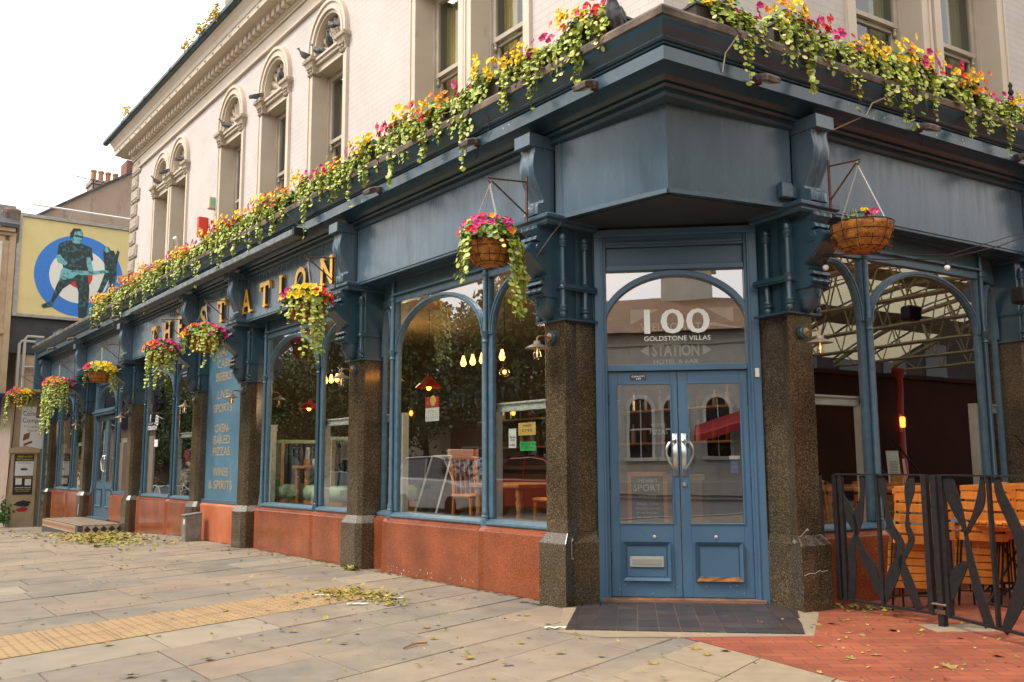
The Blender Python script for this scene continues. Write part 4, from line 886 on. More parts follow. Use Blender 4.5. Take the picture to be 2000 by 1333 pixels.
o=MB(L); o.box(.75,1.36,-1.42,-1.4,1.55,2.1); o=o.build('wall_poster',M('charcoal_board',(.05,.055,.055),.6)); tag(o,'charcoal board with pale lettering hanging inside beside the entrance','poster'); text('RISE OR FALL',L,1.05,-1.4,1.84,.08,m_txt2,o,wid=.54,flip=-1,bold=.02)
o=text('TOILETS',L,4.0,-1.3,2.42,.07,m_blk,None,wid=.5,flip=-1,depth=.01); tag(o,'black toilet sign lettering inside the window','lettering')
# social media marks and slogan on the pane of the third window
o=text('TOUCH',L,12.93,-.236,1.92,.075,m_txtw,None,name='window_lettering',wid=.62,flip=-1,bold=.02); tag(o,'white vinyl lettering and social media marks on the pane right of the sign panel column','window lettering')
text('KEEP IN',L,12.93,-.236,2.02,.045,m_txt2,o,wid=.5,flip=-1); text('f',L,13.05,-.236,2.09,.13,m_txtw,o,flip=-1,bold=.03)
mb=MB(L); cc=(12.62,2.10)
def sq(r): return [(cc[0]+r*math.cos(math.radians(a+12)),cc[1]+r*math.sin(math.radians(a+12))) for a in (45,135,225,315,405)]
mb.strip(sq(.125),sq(.105),-.238,-.235); mb.strip(arc(cc[0],cc[1],.05,.05,0,360,16),arc(cc[0],cc[1],.034,.034,0,360,16),-.238,-.235); mb.lathe((cc[0]-.05,-.235,cc[1]+.055),[(.01,0),(0,.001)],8,ax=1); mb.build('camera_mark',m_txtw,o)
mb=MB(L); mb.box(12.5,12.72,-.238,-.235,1.58,1.72); mb.build('square_mark',m_cardw,o)
# chalk board and stickers behind the entrance doors
e=empty('chalk_board',D.P(.40,-.35,.3),'orange-framed chalkboard listing sport inside the entrance doors','chalkboard')
mb=MB(D); mb.box(.27,.57,-.37,-.35,.4,1.09); mb.build('slate',M('blackboard',(.04,.035,.03),.7),e); mb=MB(D)
for b in ((.24,.275,.4,1.13),(.565,.60,.4,1.13),(.24,.60,1.09,1.13)): mb.box(b[0],b[1],-.38,-.335,b[2],b[3])
mb.build('frame',m_wood,e)
ch=M('chalk',(.8,.75,.65),.9)
for t,z,h,wd in (("THIS WEEK'S",1.035,.028,.18),('SPORT',.955,.06,.25),('Sunday 7th July',.90,.025,.16),('Athletics 11:45am',.83,.018,.2),('Wimbledon all week',.79,.018,.22),('Sat 1st Lions 8pm',.75,.018,.2),('The Hopkins 6pm',.71,.018,.2)): text(t,D,.42,-.35,z,h,ch,e,wid=wd)
mb=MB(D); mb.box(.3,.95,-.9,-.5,1.05,1.1); mb.box(.3,.95,-.9,-.85,.04,1.05); tag(mb.build('wooden_counter',m_wood2),'wooden counter top seen through the entrance doors','counter')
o=text('WOOD FIRED',D,.53,-.08,1.53,.03,m_txt2,None,name='door_lettering',wid=.14); tag(o,'pale pizza lettering on the left entrance door pane','window lettering'); text('PIZZAS',D,.53,-.08,1.465,.04,m_txt2,o,wid=.16,bold=.02)
o=MB(D); o.box(1.14,1.23,-.082,-.08,1.24,1.27); o=o.build('door_sticker',m_cardw); tag(o,'small white and blue sticker on the right entrance door pane','sticker'); mb=MB(D); mb.box(1.15,1.215,-.082,-.079,1.12,1.235); mb.build('blue_strip',M('blue_strip',(.02,.08,.35),.5),o); text('OPEN',D,1.182,-.079,1.20,.016,m_yel,o,wid=.05); text('LATE',D,1.182,-.079,1.165,.016,m_yel,o,wid=.05)
# person in maroon at the third window (one skinned body)
def person(org,J,E_,Rr,mat):
    me=bpy.data.meshes.new('body'); me.from_pydata([V(p) for p in J],E_,[]); o=bpy.data.objects.new('person',me); C.objects.link(o); o.location=org
    me.materials.append(mat); m=o.modifiers.new('skin','SKIN'); sv=me.skin_vertices[0].data if me.skin_vertices else None
    if sv is None:
        import bmesh
        bm=bmesh.new(); bm.from_mesh(me); bm.verts.layers.skin.verify(); bm.to_mesh(me); bm.free(); sv=me.skin_vertices[0].data
    for i,r in enumerate(Rr): sv[i].radius=(r,r) if not isinstance(r,tuple) else r
    sv[0].use_root=True
    o.modifiers.new('ss','SUBSURF').levels=2; o.modifiers['ss'].render_levels=2
    for p in me.polygons: p.use_smooth=True
    return o
m_skin=M('skin',(.45,.22,.14),.5); m_maroon=M('maroon_shirt',(.22,.012,.04),.8); m_trous=M('dark_trousers',(.04,.04,.05),.8)
base=L.P(12.35,-.95,.04)
def PL(a,b,z): return L.u*a+L.n*b+V((0,0,z))
J=[PL(0,0,.92),PL(-.02,0,1.12),PL(-.10,0,1.32),PL(-.19,0,1.47),PL(-.26,0,1.55),PL(-.32,0,1.64),PL(-.36,0,1.74),
   PL(-.17,.19,1.42),PL(-.30,.24,1.20),PL(-.48,.18,1.12),PL(-.56,.16,1.11),
   PL(-.17,-.19,1.42),PL(-.30,-.24,1.20),PL(-.48,-.18,1.12),PL(-.56,-.16,1.11),
   PL(.0,.1,.86),PL(-.04,.11,.48),PL(.02,.11,.07),PL(-.13,.12,.04),PL(0,-.1,.86),PL(-.02,-.11,.48),PL(.04,-.11,.07),PL(-.11,-.12,.04)]
ED=[(0,1),(1,2),(2,3),(3,4),(4,5),(5,6),(3,7),(7,8),(8,9),(9,10),(3,11),(11,12),(12,13),(13,14),(0,15),(15,16),(16,17),(17,18),(0,19),(19,20),(20,21),(21,22)]
RR_=[.14,.14,.15,.13,.055,.095,.085,.07,.05,.038,.025,.07,.05,.038,.025,.09,.065,.045,.04,.09,.065,.045,.04]
pe=person(base,J,ED,RR_,m_skin); tag(pe,'person in a maroon shirt leaning forward inside the third window','person')
def cover(name,idx,grow,mat):
    mp={i:k for k,i in enumerate(idx)}; me=bpy.data.meshes.new(name)
    o=person(V((0,0,0)),[J[i] for i in idx],[(mp[a],mp[b]) for a,b in ED if a in mp and b in mp],[RR_[i]+grow for i in idx],mat); o.name=name; o.parent=pe; return o
cover('shirt',[0,1,2,3,7,8,11,12],.018,m_maroon); cover('trousers',[0,15,16,17,19,20,21],.018,m_trous)
mb=MB(I); hc=base+PL(-.35,0,1.72); mb.ball(tuple(hc+PL(.03,0,.02)),.10,10); hb=mb.build('hair',M('dark_hair',(.03,.02,.015),.7),None,smooth=True); 
for v in hb.data.vertices: v.co=v.co+hb.location-base
hb.location=(0,0,0); hb.parent=pe
mb=MB(L); mb.rbox(11.75,12.05,-1.1,-.55,.5,1.15,.04); mb.box(11.8,12.0,-1.05,-.6,.04,.5); o=mb.build('patterned_armchair',M('animal_print',(.5,.38,.22),.7,col2=(.03,.02,.015),scale=9,stretch=(1,1,3),det=1,lo=.46,hi=.54)); tag(o,'animal print armchair in the lower right of the third window','armchair')
mb=MB(L)
for i in range(8): mb.lathe((13.0,-.75,1.35+i*.13),[(.05,0),(.05,.13)],10,mi=i%2,caps=False)
tag(mb.build('striped_pole',[M('pole_orange',(.7,.1,.02),.5),m_whitep]),'orange and white striped pole inside the third window','pole')
mb=MB(L); mb.rbox(20.0,20.9,-1.0,-.5,.1,1.3,.03); mb.rbox(19.98,20.92,-1.02,-.48,1.3,1.36,.01); tag(mb.build('wooden_cabinet',m_wood2),'tall wooden cabinet inside the farthest window','cabinet')
# ================================================================ plants
m_leaf=M('trailing_leaf',(1,1,1),.5,isl=[(.17,.25,.02),(.29,.38,.035),(.45,.50,.06),(.34,.45,.05),(.58,.58,.14),(.22,.32,.03),(.68,.64,.25)]); m_leafd=M('petunia_leaf',(1,1,1),.5,isl=[(.03,.085,.012),(.055,.14,.018),(.09,.19,.025)])
m_stem=M('green_stem',(.16,.17,.05),.7)
FC={'y':M('yellow_petal',(.80,.55,.01),.6,isl=[(.85,.60,.012),(.78,.50,.01),(.85,.68,.05)]),'m':M('magenta_petal',(.62,.01,.16),.6,isl=[(.62,.008,.15),(.5,.008,.2),(.68,.03,.2)]),'r':M('red_petal',(.72,.015,.01),.6,isl=[(.72,.015,.01),(.55,.008,.01)]),'o':M('orange_petal',(.85,.2,.01),.6,isl=[(.85,.2,.01),(.85,.32,.015),(.8,.12,.01)])}
FK=list('ymro'); m_throat=M('petal_throat',(.35,.2,.01),.7)
def lf(mb,p,nrm,r,mi=0,k=6):
    nrm=nrm.normalized(); x=nrm.cross(V((random.random()-.5,random.random()-.5,random.random()-.5))).normalized(); y=nrm.cross(x)
    mb.add([p+x*(math.cos(2*math.pi*i/k)*r*(1.15 if i==0 else 1))+y*(math.sin(2*math.pi*i/k)*r*.9) for i in range(k)],[tuple(range(k))],mi)
def blossom(mb,p,nrm,r,mi):
    nrm=nrm.normalized(); x=nrm.cross(V((.3,.2,.9))).normalized(); y=nrm.cross(x); a0=random.random()*6
    ring=[]; 
    for i in range(10):
        a=a0+2*math.pi*i/10; rr=r*(1 if i%2==0 else .80); ring.append(p+x*math.cos(a)*rr+y*math.sin(a)*rr+nrm*(r*.12 if i%2 else 0))
    mb.add(ring+[p-nrm*r*.35],[(i,(i+1)%10,10) for i in range(10)],mi)
    mb.add([p-nrm*r*.12+x*math.cos(a0+i*1.26)*r*.2+y*math.sin(a0+i*1.26)*r*.2 for i in range(5)],[tuple(range(5))],4)
def rv(): return V((random.gauss(0,1),random.gauss(0,1),random.gauss(0,1)))
def strand(mb,ms,p,out,length,size,dens=.022,wob=.35,k=6):
    pts=[p.copy()]; d=out.normalized()*.6+V((0,0,.2)); t=0; q=p.copy(); step=.03
    while t<length:
        d=(d*.8+V((0,0,-.45))+rv()*wob*.12); d.normalize(); q=q+d*step; pts.append(q.copy()); t+=step
    ms.tube(pts,.0022,3,caps=False)
    for a,b in zip(pts,pts[1:]):
        for _ in range(max(1,int(round(step/dens)))):
            c=a.lerp(b,random.random())+rv()*size*.55; n_=out.normalized()+V((0,0,.6))+rv()*.5
            lf(mb,c,n_,size*random.uniform(.6,1.15),k=k)
def clump(ml,mf,c,ext,nl,flowers,size,fr,out=V((0,1,0)),cl=None):
    """a mound of leaves and blooms; ext half sizes"""
    for i in range(nl):
        u=rv().normalized(); u.z=abs(u.z) if random.random()<.8 else u.z; rr=random.uniform(.55,1)
        p=c+V((u.x*ext[0]*rr,u.y*ext[1]*rr,u.z*ext[2]*rr)); lf(ml,p,u+V((0,0,.4))+out*.3+rv()*.4,size*random.uniform(.7,1.3),mi=1 if random.random()<.45 else 0)
    for kind,x,nb in flowers:
        for i in range(nb):
            u=rv().normalized(); u.z=abs(u.z)*1.0+.1; u.y=abs(u.y) if out.length and random.random()<.75 else u.y
            p=c+V((x*ext[0]+u.x*ext[0]*.34,u.y*ext[1]*1.15+.03,(random.uniform(-.35,1.05) if random.random()<.6 else u.z)*ext[2]))+u*size*.9
            p.y=max(p.y,c.y+ext[1]*.75) if p.z<c.z+ext[2]*.6 else p.y
            blossom(mf,p,u*.5+out*1.1+V((0,0,.05))+rv()*.25,fr*random.uniform(.8,1.15),FK.index(kind))
FM=[FC[k] for k in FK]+[m_throat]
m_trough=M('dark_plastic_trough',(.035,.028,.025),.5,col2=(.05,.04,.035),scale=8)
def trough(idx,seed,flowers,strands,fill=150):
    random.seed(seed)
    e=empty('flower_trough',(0,0,0),'x','flower trough')
    mb=MB(I); w_,d0,h=.34,.10,.17
    mb.loft([[(-w_+.03,-d0+.02,0),(w_-.03,-d0+.02,0),(w_-.03,d0-.02,0),(-w_+.03,d0-.02,0)],[(-w_,-d0,h),(w_,-d0,h),(w_,d0,h),(-w_,d0,h)],[(-w_-.012,-d0-.012,h),(w_+.012,-d0-.012,h),(w_+.012,d0+.012,h),(-w_-.012,d0+.012,h)],[(-w_-.012,-d0-.012,h+.025),(w_+.012,-d0-.012,h+.025),(w_+.012,d0+.012,h+.025),(-w_-.012,d0+.012,h+.025)],[(-w_+.02,-d0+.02,h+.01),(w_-.02,-d0+.02,h+.01),(w_-.02,d0-.02,h+.01),(-w_+.02,d0-.02,h+.01)]],True,caps=True)
    mb.build('trough',m_trough,e,bevel=.003)
    ml=MB(I); ms=MB(I); mf=MB(I)
    clump(ml,mf,V((0,.02,h+.05)),(w_*1.02,.16,.17),int(fill*1.9),[(k,x,int(nb*1.9)) for k,x,nb in flowers],.027,.038)
    for x,ln in strands:
        for q in range(8): strand(ml,ms,V((x+random.gauss(0,.05),.11,h+random.uniform(0,.07))),V((random.gauss(0,.25),1.6,0)),ln*random.uniform(.5,1.35),.025)
    for q in range((10,18,7,15,9)[idx]): strand(ml,ms,V((random.uniform(-w_,w_),.10,h+random.uniform(0,.08))),V((random.gauss(0,.3),1.3,0)),random.uniform(.10,.26),.025)
    ml.build('foliage',[m_leaf,m_leafd],e); ms.build('stems',m_stem,e); mf.build('flowers',FM,e)
    return e
TV=[trough(0,11,[('y',-.5,13),('y',.1,12),('m',.65,6)],[(-.22,.42),(.02,.25),(.2,.5)]),
    trough(1,12,[('r',-.6,7),('m',-.3,5),('y',.35,13),('o',.7,4)],[(-.28,.3),(-.02,.52),(.25,.33)]),
    trough(2,13,[('o',-.5,8),('y',0,12),('r',.5,5),('m',.7,3)],[(-.2,.36),(.1,.46),(.28,.22)]),
    trough(3,14,[('y',-.6,9),('o',.0,5),('m',.3,5),('y',.7,8)],[(-.3,.5),(-.1,.3),(.18,.34)]),
    trough(4,15,[('y',-.4,15),('m',.55,4)],[(-.1,.25),(.15,.62),(.3,.4)],110)]
for t_ in TV: t_.hide_render=False
DESC=['yellow and magenta petunias','magenta and red blooms with yellow','orange and yellow blooms with red','yellow and magenta blooms over long trails','bright yellow petunias']
used=set(); tcount=[0]
def put_trough(f,s,vi,label,n=.24,z=4.565):
    src=TV[vi]; first=vi not in used; used.add(vi)
    p=f.P(s,n,z); rz=ang(f.n)-math.pi/2
    o=place(src,first,p,rz,label,'flower troughs along the stone ledge'); tcount[0]+=1; q=tcount[0]
    o.scale=((-1 if (q*5)%3==1 else 1)*(.94+.10*((q*3)%4)/3),.92+.16*((q*7)%5)/4,.70+.38*((q*11)%7)/6)
ordn=['first','second','third','fourth','fifth','sixth','seventh','eighth','ninth','tenth','eleventh','twelfth','thirteenth','fourteenth','fifteenth','sixteenth','seventeenth','eighteenth','nineteenth','twentieth','twenty-first','twenty-second','twenty-third','twenty-fourth','twenty-fifth','twenty-sixth','twenty-seventh']
vs=[1,0,4,2,1,0,3,4,2,0,1,3,4,2,3,0,4,2,1,4,0,3]
for i,v in enumerate(vs):
    put_trough(L,-.72+i*.765,v,'%s trough from the corner on the long ledge, %s'%(ordn[i],DESC[v]))
for i,(s,v) in enumerate(((-.95,4),(-.12,1),(.68,0),(1.42,3),(2.15,2),(2.88,4),(3.6,2))):
    put_trough(R,s,v,'%s trough from the corner on the terrace-side ledge, %s'%(ordn[i],DESC[v]))
# ---- hanging baskets and their wall brackets
m_coir=M('coir_liner',(.50,.20,.03),.95,col2=(.24,.08,.015),scale=14,bump=1,bscale=70)
def basket(seed,R0,flowers,trails,nl=330,fs=.034,empty_=False,ls=.025):
    random.seed(seed); e=empty('hanging_basket',(0,0,0),'x','hanging basket')
    H=.21
    mb=MB(I); rings=[]
    for i in range(9):
        t=i/8; z=-H+H*t; r0=R0*(.62+.38*math.sin(t*math.pi/2)**.8)
        rings.append([((r0+.012*math.sin(j*1.57+t*3)+random.uniform(-.006,.006))*math.cos(2*math.pi*j/32),(r0+.012*math.sin(j*1.57+t*3)+random.uniform(-.006,.006))*math.sin(2*math.pi*j/32),z+random.uniform(-.004,.004)) for j in range(32)])
    rings.append([(x*.9,y*.9,-.01) for x,y,z in rings[-1]]); mb.loft(rings,True,caps=True); 
    if empty_ or 1:
        for i in range(220 if empty_ else 60):
            a=random.random()*6.28; z=random.uniform(-H,.0); r0=R0*1.0*(.75+.25*(z+H)/H); p=V((r0*math.cos(a),r0*math.sin(a),z)); mb.tube([p,p+V((math.cos(a+1)*.03,math.sin(a+1)*.03,random.uniform(-.03,.02))),p+V((math.cos(a)*.03,math.sin(a)*.03,random.uniform(-.05,.03)))],.0016,3,caps=False)
    mb.build('coir_liner',m_coir,e,smooth=True)
    mb=MB(I)
    for z,q in ((.005,1.02),(-.07,.97),(-.145,.86),(-.2,.68)):
        mb.tube([(R0*q*math.cos(a*math.pi/16)*1.03,R0*q*math.sin(a*math.pi/16)*1.03,z) for a in range(33)],.005 if z>0 else .0035,4)
    for j in range(12):
        a=2*math.pi*j/12; mb.tube([(R0*q*1.035*math.cos(a),R0*q*1.035*math.sin(a),z) for z,q in ((.005,1.02),(-.07,.97),(-.145,.86),(-.2,.68),(-.215,.4))],.003,4)
    mb.build('wire_frame',m_black,e)
    mb=MB(I)
    for j in range(4):
        a=2*math.pi*j/4+.5; p0=V((R0*math.cos(a),R0*math.sin(a),0)); p1=V((0,0,.50)); n=26
        for i in range(n):
            c=p0.lerp(p1,(i+.5)/n); d=(p1-p0).normalized(); sd_=d.cross(V((0,0,1)) if i%2 else V((math.cos(a),math.sin(a),0))).normalized()*.0045
            mb.tube([c-d*.011,c-d*.006+sd_,c+d*.006+sd_,c+d*.011,c+d*.006-sd_,c-d*.006-sd_,c-d*.011],.0017,3,caps=False)
    mb.tube([(0,0,.49),(.012,0,.505),(.014,0,.53),(0,0,.545),(-.012,0,.53)],.003,5); mb.build('chain',m_steel2,e)
    if not empty_:
        ml=MB(I); ms=MB(I); mf=MB(I)
        for i in range(int(nl*1.9)):
            u=rv().normalized(); u.z=abs(u.z); p=V((u.x*R0*1.22,u.y*R0*1.22,u.z*.19+.0+random.uniform(-.02,.03))); lf(ml,p,u+V((0,0,.3))+rv()*.4,ls*random.uniform(.8,1.4),mi=1 if random.random()<.55 else 0)
        for kind,a0,spread,nb in flowers:
            for i in range(nb):
                a=math.radians(a0)+random.gauss(0,spread); el=random.uniform(.0,1.1); u=V((math.cos(a)*math.cos(el),math.sin(a)*math.cos(el),math.sin(el)))
                blossom(mf,V((u.x*R0*1.42,u.y*R0*1.42,u.z*.22+.01)),u+V((-.15,-.6,-.05))+rv()*.25,fs*1.12*random.uniform(.8,1.15),FK.index(kind))
        for a0,sp,ln,nb in trails:
            for i in range(nb):
                a=math.radians(a0)+random.gauss(0,sp); strand(ml,ms,V((math.cos(a)*R0*1.0,math.sin(a)*R0*1.0,.03)),V((math.cos(a),math.sin(a),0)),ln*random.uniform(.4,1.05),.024)
        ml.build('foliage',[m_leaf,m_leafd],e); ms.build('stems',m_stem,e); mf.build('flowers',FM,e)
    else:
        ml=MB(I); mf=MB(I)
        for i in range(26): p=V((random.uniform(-.12,.1),random.uniform(-.12,.1),0)); ml.tube([p,p+V((random.uniform(-.05,.05),random.uniform(-.05,.05),random.uniform(.04,.12)))],.002,3,caps=False); lf(ml,p+V((0,0,random.uniform(.03,.12))),rv()+V((0,0,1)),.016,mi=random.choice((0,1)))
        for i in range(5): blossom(mf,V((.06+random.gauss(0,.025),-.05+random.gauss(0,.02),.10+random.gauss(0,.015))),V((0,-1,.4))+rv()*.3,.036,1)
        for i in range(2): blossom(mf,V((.0+random.gauss(0,.02),-.05,.12)),V((0,-1,.4)),.022,0)
        ml.build('dry_stems',[m_leaf,m_leafd],e); mf.build('flowers',FM,e)
    return e
m_steel2=M('zinc_chain',(.5,.48,.44),.4,metal=.8)
# a0 angles in world degrees: camera side is -90; picture left is 180, picture right 0
BS=[(COLS[0]+.17,.64,.20,[('m',-140,.5,11),('m',-60,.5,8),('m',-90,1.2,8),('r',-130,.4,4),('o',-70,.5,3),('y',-178,.12,5)],[(-15,.4,.75,30),(-165,.35,.42,9),(-80,.5,.30,3)],'hanging basket of magenta petunias with long trails beside the entrance, largest in the picture',260),
    (COLS[1]+.17,.60,.22,[('m',-170,.35,20),('y',-80,.55,42),('r',-15,.3,14)],[(-60,.35,.75,14),(-110,.4,.35,8)],'hanging basket of massed yellow petunias over the gilded letter N',240),
    (COLS[2]+.17,.58,.23,[('y',-165,.35,20),('r',-130,.4,12),('m',-20,.5,18),('o',-60,.5,5)],[(-70,.5,.5,12),(-150,.5,.3,6)],'hanging basket with yellow at left and magenta at right, above the painted sign panel',240),
    (COLS[3]+.17,.56,.21,[('o',-150,.5,22),('m',-60,.7,12),('r',-100,.8,10),('m',0,.2,8)],[(-90,.7,.65,20)],'hanging basket of orange blooms left of the painted sign panel',240),
    (COLS[4]+.17,.57,.24,[('m',-160,.3,16),('y',-50,.6,34),('r',-110,.5,5)],[(-170,.3,.4,8),(-10,.3,.6,10)],'hanging basket with magenta and yellow blooms and an exposed coir front',200),
    (COLS[5]+.17,.57,.25,[('y',-175,.2,12),('o',-120,.6,34),('m',-30,.5,20),('m',-130,.2,8)],[(-130,.6,1.15,44),(-60,.4,.8,14)],'hanging basket of orange and pink blooms with the longest curtain of trailing leaves',240),
    (COLS[6]+.17,.70,.25,[('m',-170,.35,16),('r',-90,.5,20),('y',-20,.35,20)],[(-150,.4,.9,24),(-30,.5,.5,10)],'farthest hanging basket, magenta, red and yellow in front of the neighbouring wall',240)]
def bracket(f,s,n1,z):
    mb=MB(f); n0=.235
    mb.box(s-.012,s+.012,n0-.006,n0+.006,3.33,3.75); mb.tube([(s,n0,3.70),(s,n1,z+.02),(s,n1+.02,z+.03)],.008,5); mb.tube([(s,n0,3.40),(s,n1-.02,z+.0)],.008,5)
    mb.tube([(s,n1,z+.02),(s,n1+.02,z-.0),(s,n1,z-.02),(s,n1-.015,z-.005)],.006,5)
    mb.build('basket_bracket',m_rust,pub)
for i,(s,n,R0,fl,tr,lb,nl) in enumerate(BS):
    bracket(L,s,n,3.64)
    e=basket(40+i,R0,fl,tr,nl,fs=.026 if i==0 else .032); e.location=L.P(s,n,3.10); e['label']=lb; e['group']='hanging baskets along the shopfront'
bracket(R,.28,.53,3.65); e=basket(60,.235,[],[],empty_=True); e.location=R.P(.28,.53,3.12); e['label']='almost empty coir hanging basket with one pink bloom on the terrace side'; e['group']='hanging baskets along the shopfront'
# ================================================================ wall lamps
random.seed(3)
def wall_lamp(f,s,z,jar,label):
    n=-.05; e=empty('wall_lamp',f.P(s,n,z),label,'wall lamp','swan-neck lamps on the granite columns')
    mb=MB(f); mb.lathe((s,n,z),[(.058,0),(.058,.035),(.05,.042),(0,.042)],18,ax=1); mb.build('backplate',m_blue,e,smooth=2)
    mb=MB(f); mb.lathe((s,n+.042,z),[(.036,0),(.036,.012),(.03,.016),(0,.016)],16,ax=1); mb.tube([(s,n+.05,z),(s,n+.13,z+.004),(s,n+.165,z+.0),(s,n+.185,z-.02),(s,n+.188,z-.05)],.009,8); mb.build('swan_neck',m_brass,e,smooth=2)
    mb=MB(f); mb.lathe((s,n+.188,z),[(0,-.045),(.03,-.045),(.032,-.068),(.045,-.075),(.105,-.105),(.107,-.109),(.103,-.109),(.045,-.08),(0,-.075)],24); mb.build('lamp_shade',m_galv,e,smooth=2)
    if jar:
        mb=MB(f); mb.lathe((s,n+.188,z),[(.034,-.08),(.036,-.12),(.036,-.19),(.028,-.215),(0,-.22)],14,caps=False); mb.build('glass_jar',m_clear,e,smooth=True)
    mb=MB(f); bulbshape(mb,(s,n+.188,z-.085),.95); mb.build('bulb',M_lampglass,e,smooth=True)
    mb=MB(f); mb.tube([(s,n+.188,z-.11),(s-.008,n+.19,z-.16),(s+.008,n+.188,z-.13),(s,n+.188,z-.19)],.0025,4); mb.build('filament',M_fil,e)
M_lampglass=glassmat('amber_bulb_glass',(.95,.82,.62),.15); M_fil=M('filament_glow',(1,.55,.2),.4,emit=1.5)
nm=['beside the corner entrance on its left','on the second granite column','on the column right of the painted sign panel','on the column left of the painted sign panel','on the column right of the far doorway','on the column left of the far doorway','on the last granite column before the poster pier']
for i,(s,z) in enumerate(((.19,2.32),(3.95,2.35),(7.58,2.33),(9.78,2.31),(13.85,2.30),(17.85,2.29),(22.02,2.27))): wall_lamp(L,s,z,i>0,'swan-neck lamp '+nm[i])
wall_lamp(R,.18,2.30,False,'swan-neck lamp on the granite column right of the entrance')
# ---- floodlights on the cornice
def flood(f,s,label,n=.30,z=4.24,cable=True):
    e=empty('floodlight',f.P(s,n,z),label,'floodlight','small floodlights along the cornice')
    mb=MB(f); mb.rbox(s-.03,s+.03,n,n+.04,z-.04,z+.03,.006)
    mb.tube([(s,n+.03,z),(s,n+.09,z-.02)],.009,5); mb.build('bracket',m_rust,e)
    mb=MB(f); c=(s,n+.13,z-.03)
    rings=[[(s-.075,n+.06,z-.035),(s+.075,n+.06,z-.035),(s+.075,n+.18,z-.075),(s-.075,n+.18,z-.075)],[(s-.075,n+.07,z+.005),(s+.075,n+.07,z+.005),(s+.075,n+.19,z-.035),(s-.075,n+.19,z-.035)],[(s-.05,n+.085,z+.02),(s+.05,n+.085,z+.02),(s+.05,n+.165,z-.01),(s-.05,n+.165,z-.01)]]
    mb.loft(rings,True,caps=True); mb.build('lamp_housing',m_floodc,e,bevel=.003)
    mb=MB(f); mb.quad([(s-.06,n+.072,z-.041),(s+.06,n+.072,z-.041),(s+.06,n+.168,z-.073),(s-.06,n+.168,z-.073)]); mb.quad([(s-.03,n+.09,z-.049),(s+.03,n+.09,z-.049),(s+.03,n+.14,z-.066),(s-.03,n+.14,z-.066)],1); mb.build('lens',[m_lens,m_lensw],e)
    if cable:
        mb=MB(f); mb.tube([(s,n+.02,z-.02),(s-.03,n+.03,z-.12),(s,n+.03,z-.17),(s+.04,n+.02,z-.12),(s+.05,n+.0,z-.04)],.0035,4); mb.build('cable',m_black,e)
m_floodc=M('floodlight_case',(.22,.2,.18),.45,metal=.5,col2=(.1,.06,.04),scale=20); m_lens=M('floodlight_lens',(.25,.25,.24),.15); m_lensw=M('floodlight_led',(.6,.45,.3),.4)
for s,lb in ((-.80,'small floodlight on the cornice just left of the building corner'),(.85,'rusty floodlight above the first scroll bracket'),(2.75,'floodlight above the blank fascia board'),(13.6,'floodlight above the fifth column'),(15.3,'floodlight above the far doorway'),(17.6,'floodlight above the sixth column'),(19.9,'farthest floodlight on the cornice')): flood(L,s,lb,cable=s<4)
for s,lb in ((-.62,'floodlight hanging on the terrace-side cornice near the corner'),(1.45,'floodlight behind trailing leaves on the terrace side'),(3.05,'rusty floodlight at the right edge of the terrace-side cornice')): flood(R,s,lb)
mb=MB(L); mb.rbox(4.72,12.3,.31,.47,4.11,4.19,.01); tr=mb.build('strip_light_trough',M('grey_trunking',(.10,.115,.12),.6,col2=(.2,.22,.23),scale=12,dirt=((.03,.03,.03),8,.55,.75,(1,1,.3)))); tag(tr,'long grey light trough above the gilded lettering','light trough')
mb=MB(L); mb.box(4.66,4.72,.30,.48,4.10,4.20); mb.build('end_cap',m_black,tr)
for s in (9.95,10.55):
    e=empty('alarm_strobe',L.P(s,.02,3.98),'round white camera dome above the letters %s'%('nearer the letter S' if s<10 else 'nearer the letter E'),'camera'); mb=MB(L); mb.lathe((s,.0,3.98),[(.07,0),(.075,.03),(.05,.05)],16,ax=1); mb.build('base',m_whitep,e); mb=MB(L); mb.ball((s,.06,3.97),.05,10); mb.build('dome',m_whitep,e,smooth=True)
# entrance light box by right console
mb=MB(R); mb.rbox(-.10,.02,-.0,.07,3.42,3.56,.01); mb.rbox(.03,.1,.0,.05,3.43,3.55,.01); tag(mb.build('junction_box',m_blue),'blue painted sensor box beside the right-hand scroll bracket','box')
# loose cables
mb=MB(L)
mb.tube([(.0,.02,4.05),(.0,.02,3.42),(-.02,.03,3.3),(.02,.1,3.2),(.12,.2,3.0)],.005,4); mb.tube([(.62,.46,4.47),(.60,.37,4.40),(.64,.33,4.33),(.7,.32,4.25)],.004,4); mb.tube([(5.0,.46,4.47),(4.9,.33,4.3),(4.4,.2,4.2),(4.17,.03,4.08),(4.15,.02,3.4),(4.0,.18,3.25),(3.95,.2,3.2)],.005,4)
mb.tube([(8.1,.46,4.47),(8.05,.32,4.25),(8.0,.05,4.1)],.005,4); mb.tube([(14.0,.46,4.47),(14.1,.32,4.2)],.006,4)
mb.build('facade_cables',M('cable_grey',(.10,.085,.075),.7),pub)
mb=MB(R); mb.tube([(1.0,.45,4.5),(.95,.42,4.42),(.78,.33,4.33),(.72,.31,4.22),(.5,.12,4.1)],.006,4); mb.tube([(-.95,.44,4.48),(-1.0,.35,4.36),(-1.0,.31,4.22)],.006,4); mb.build('facade_cables',m_cream,pub)
mb=MB(I); mb.tube([(.745,8.245,3.3),(.742,8.24,3.0),(.75,8.235,2.8),(.735,8.235,2.72),(.74,8.24,2.5)],.005,4); mb.build('facade_cables',M('blue_cable',(.08,.11,.13),.6),pub)
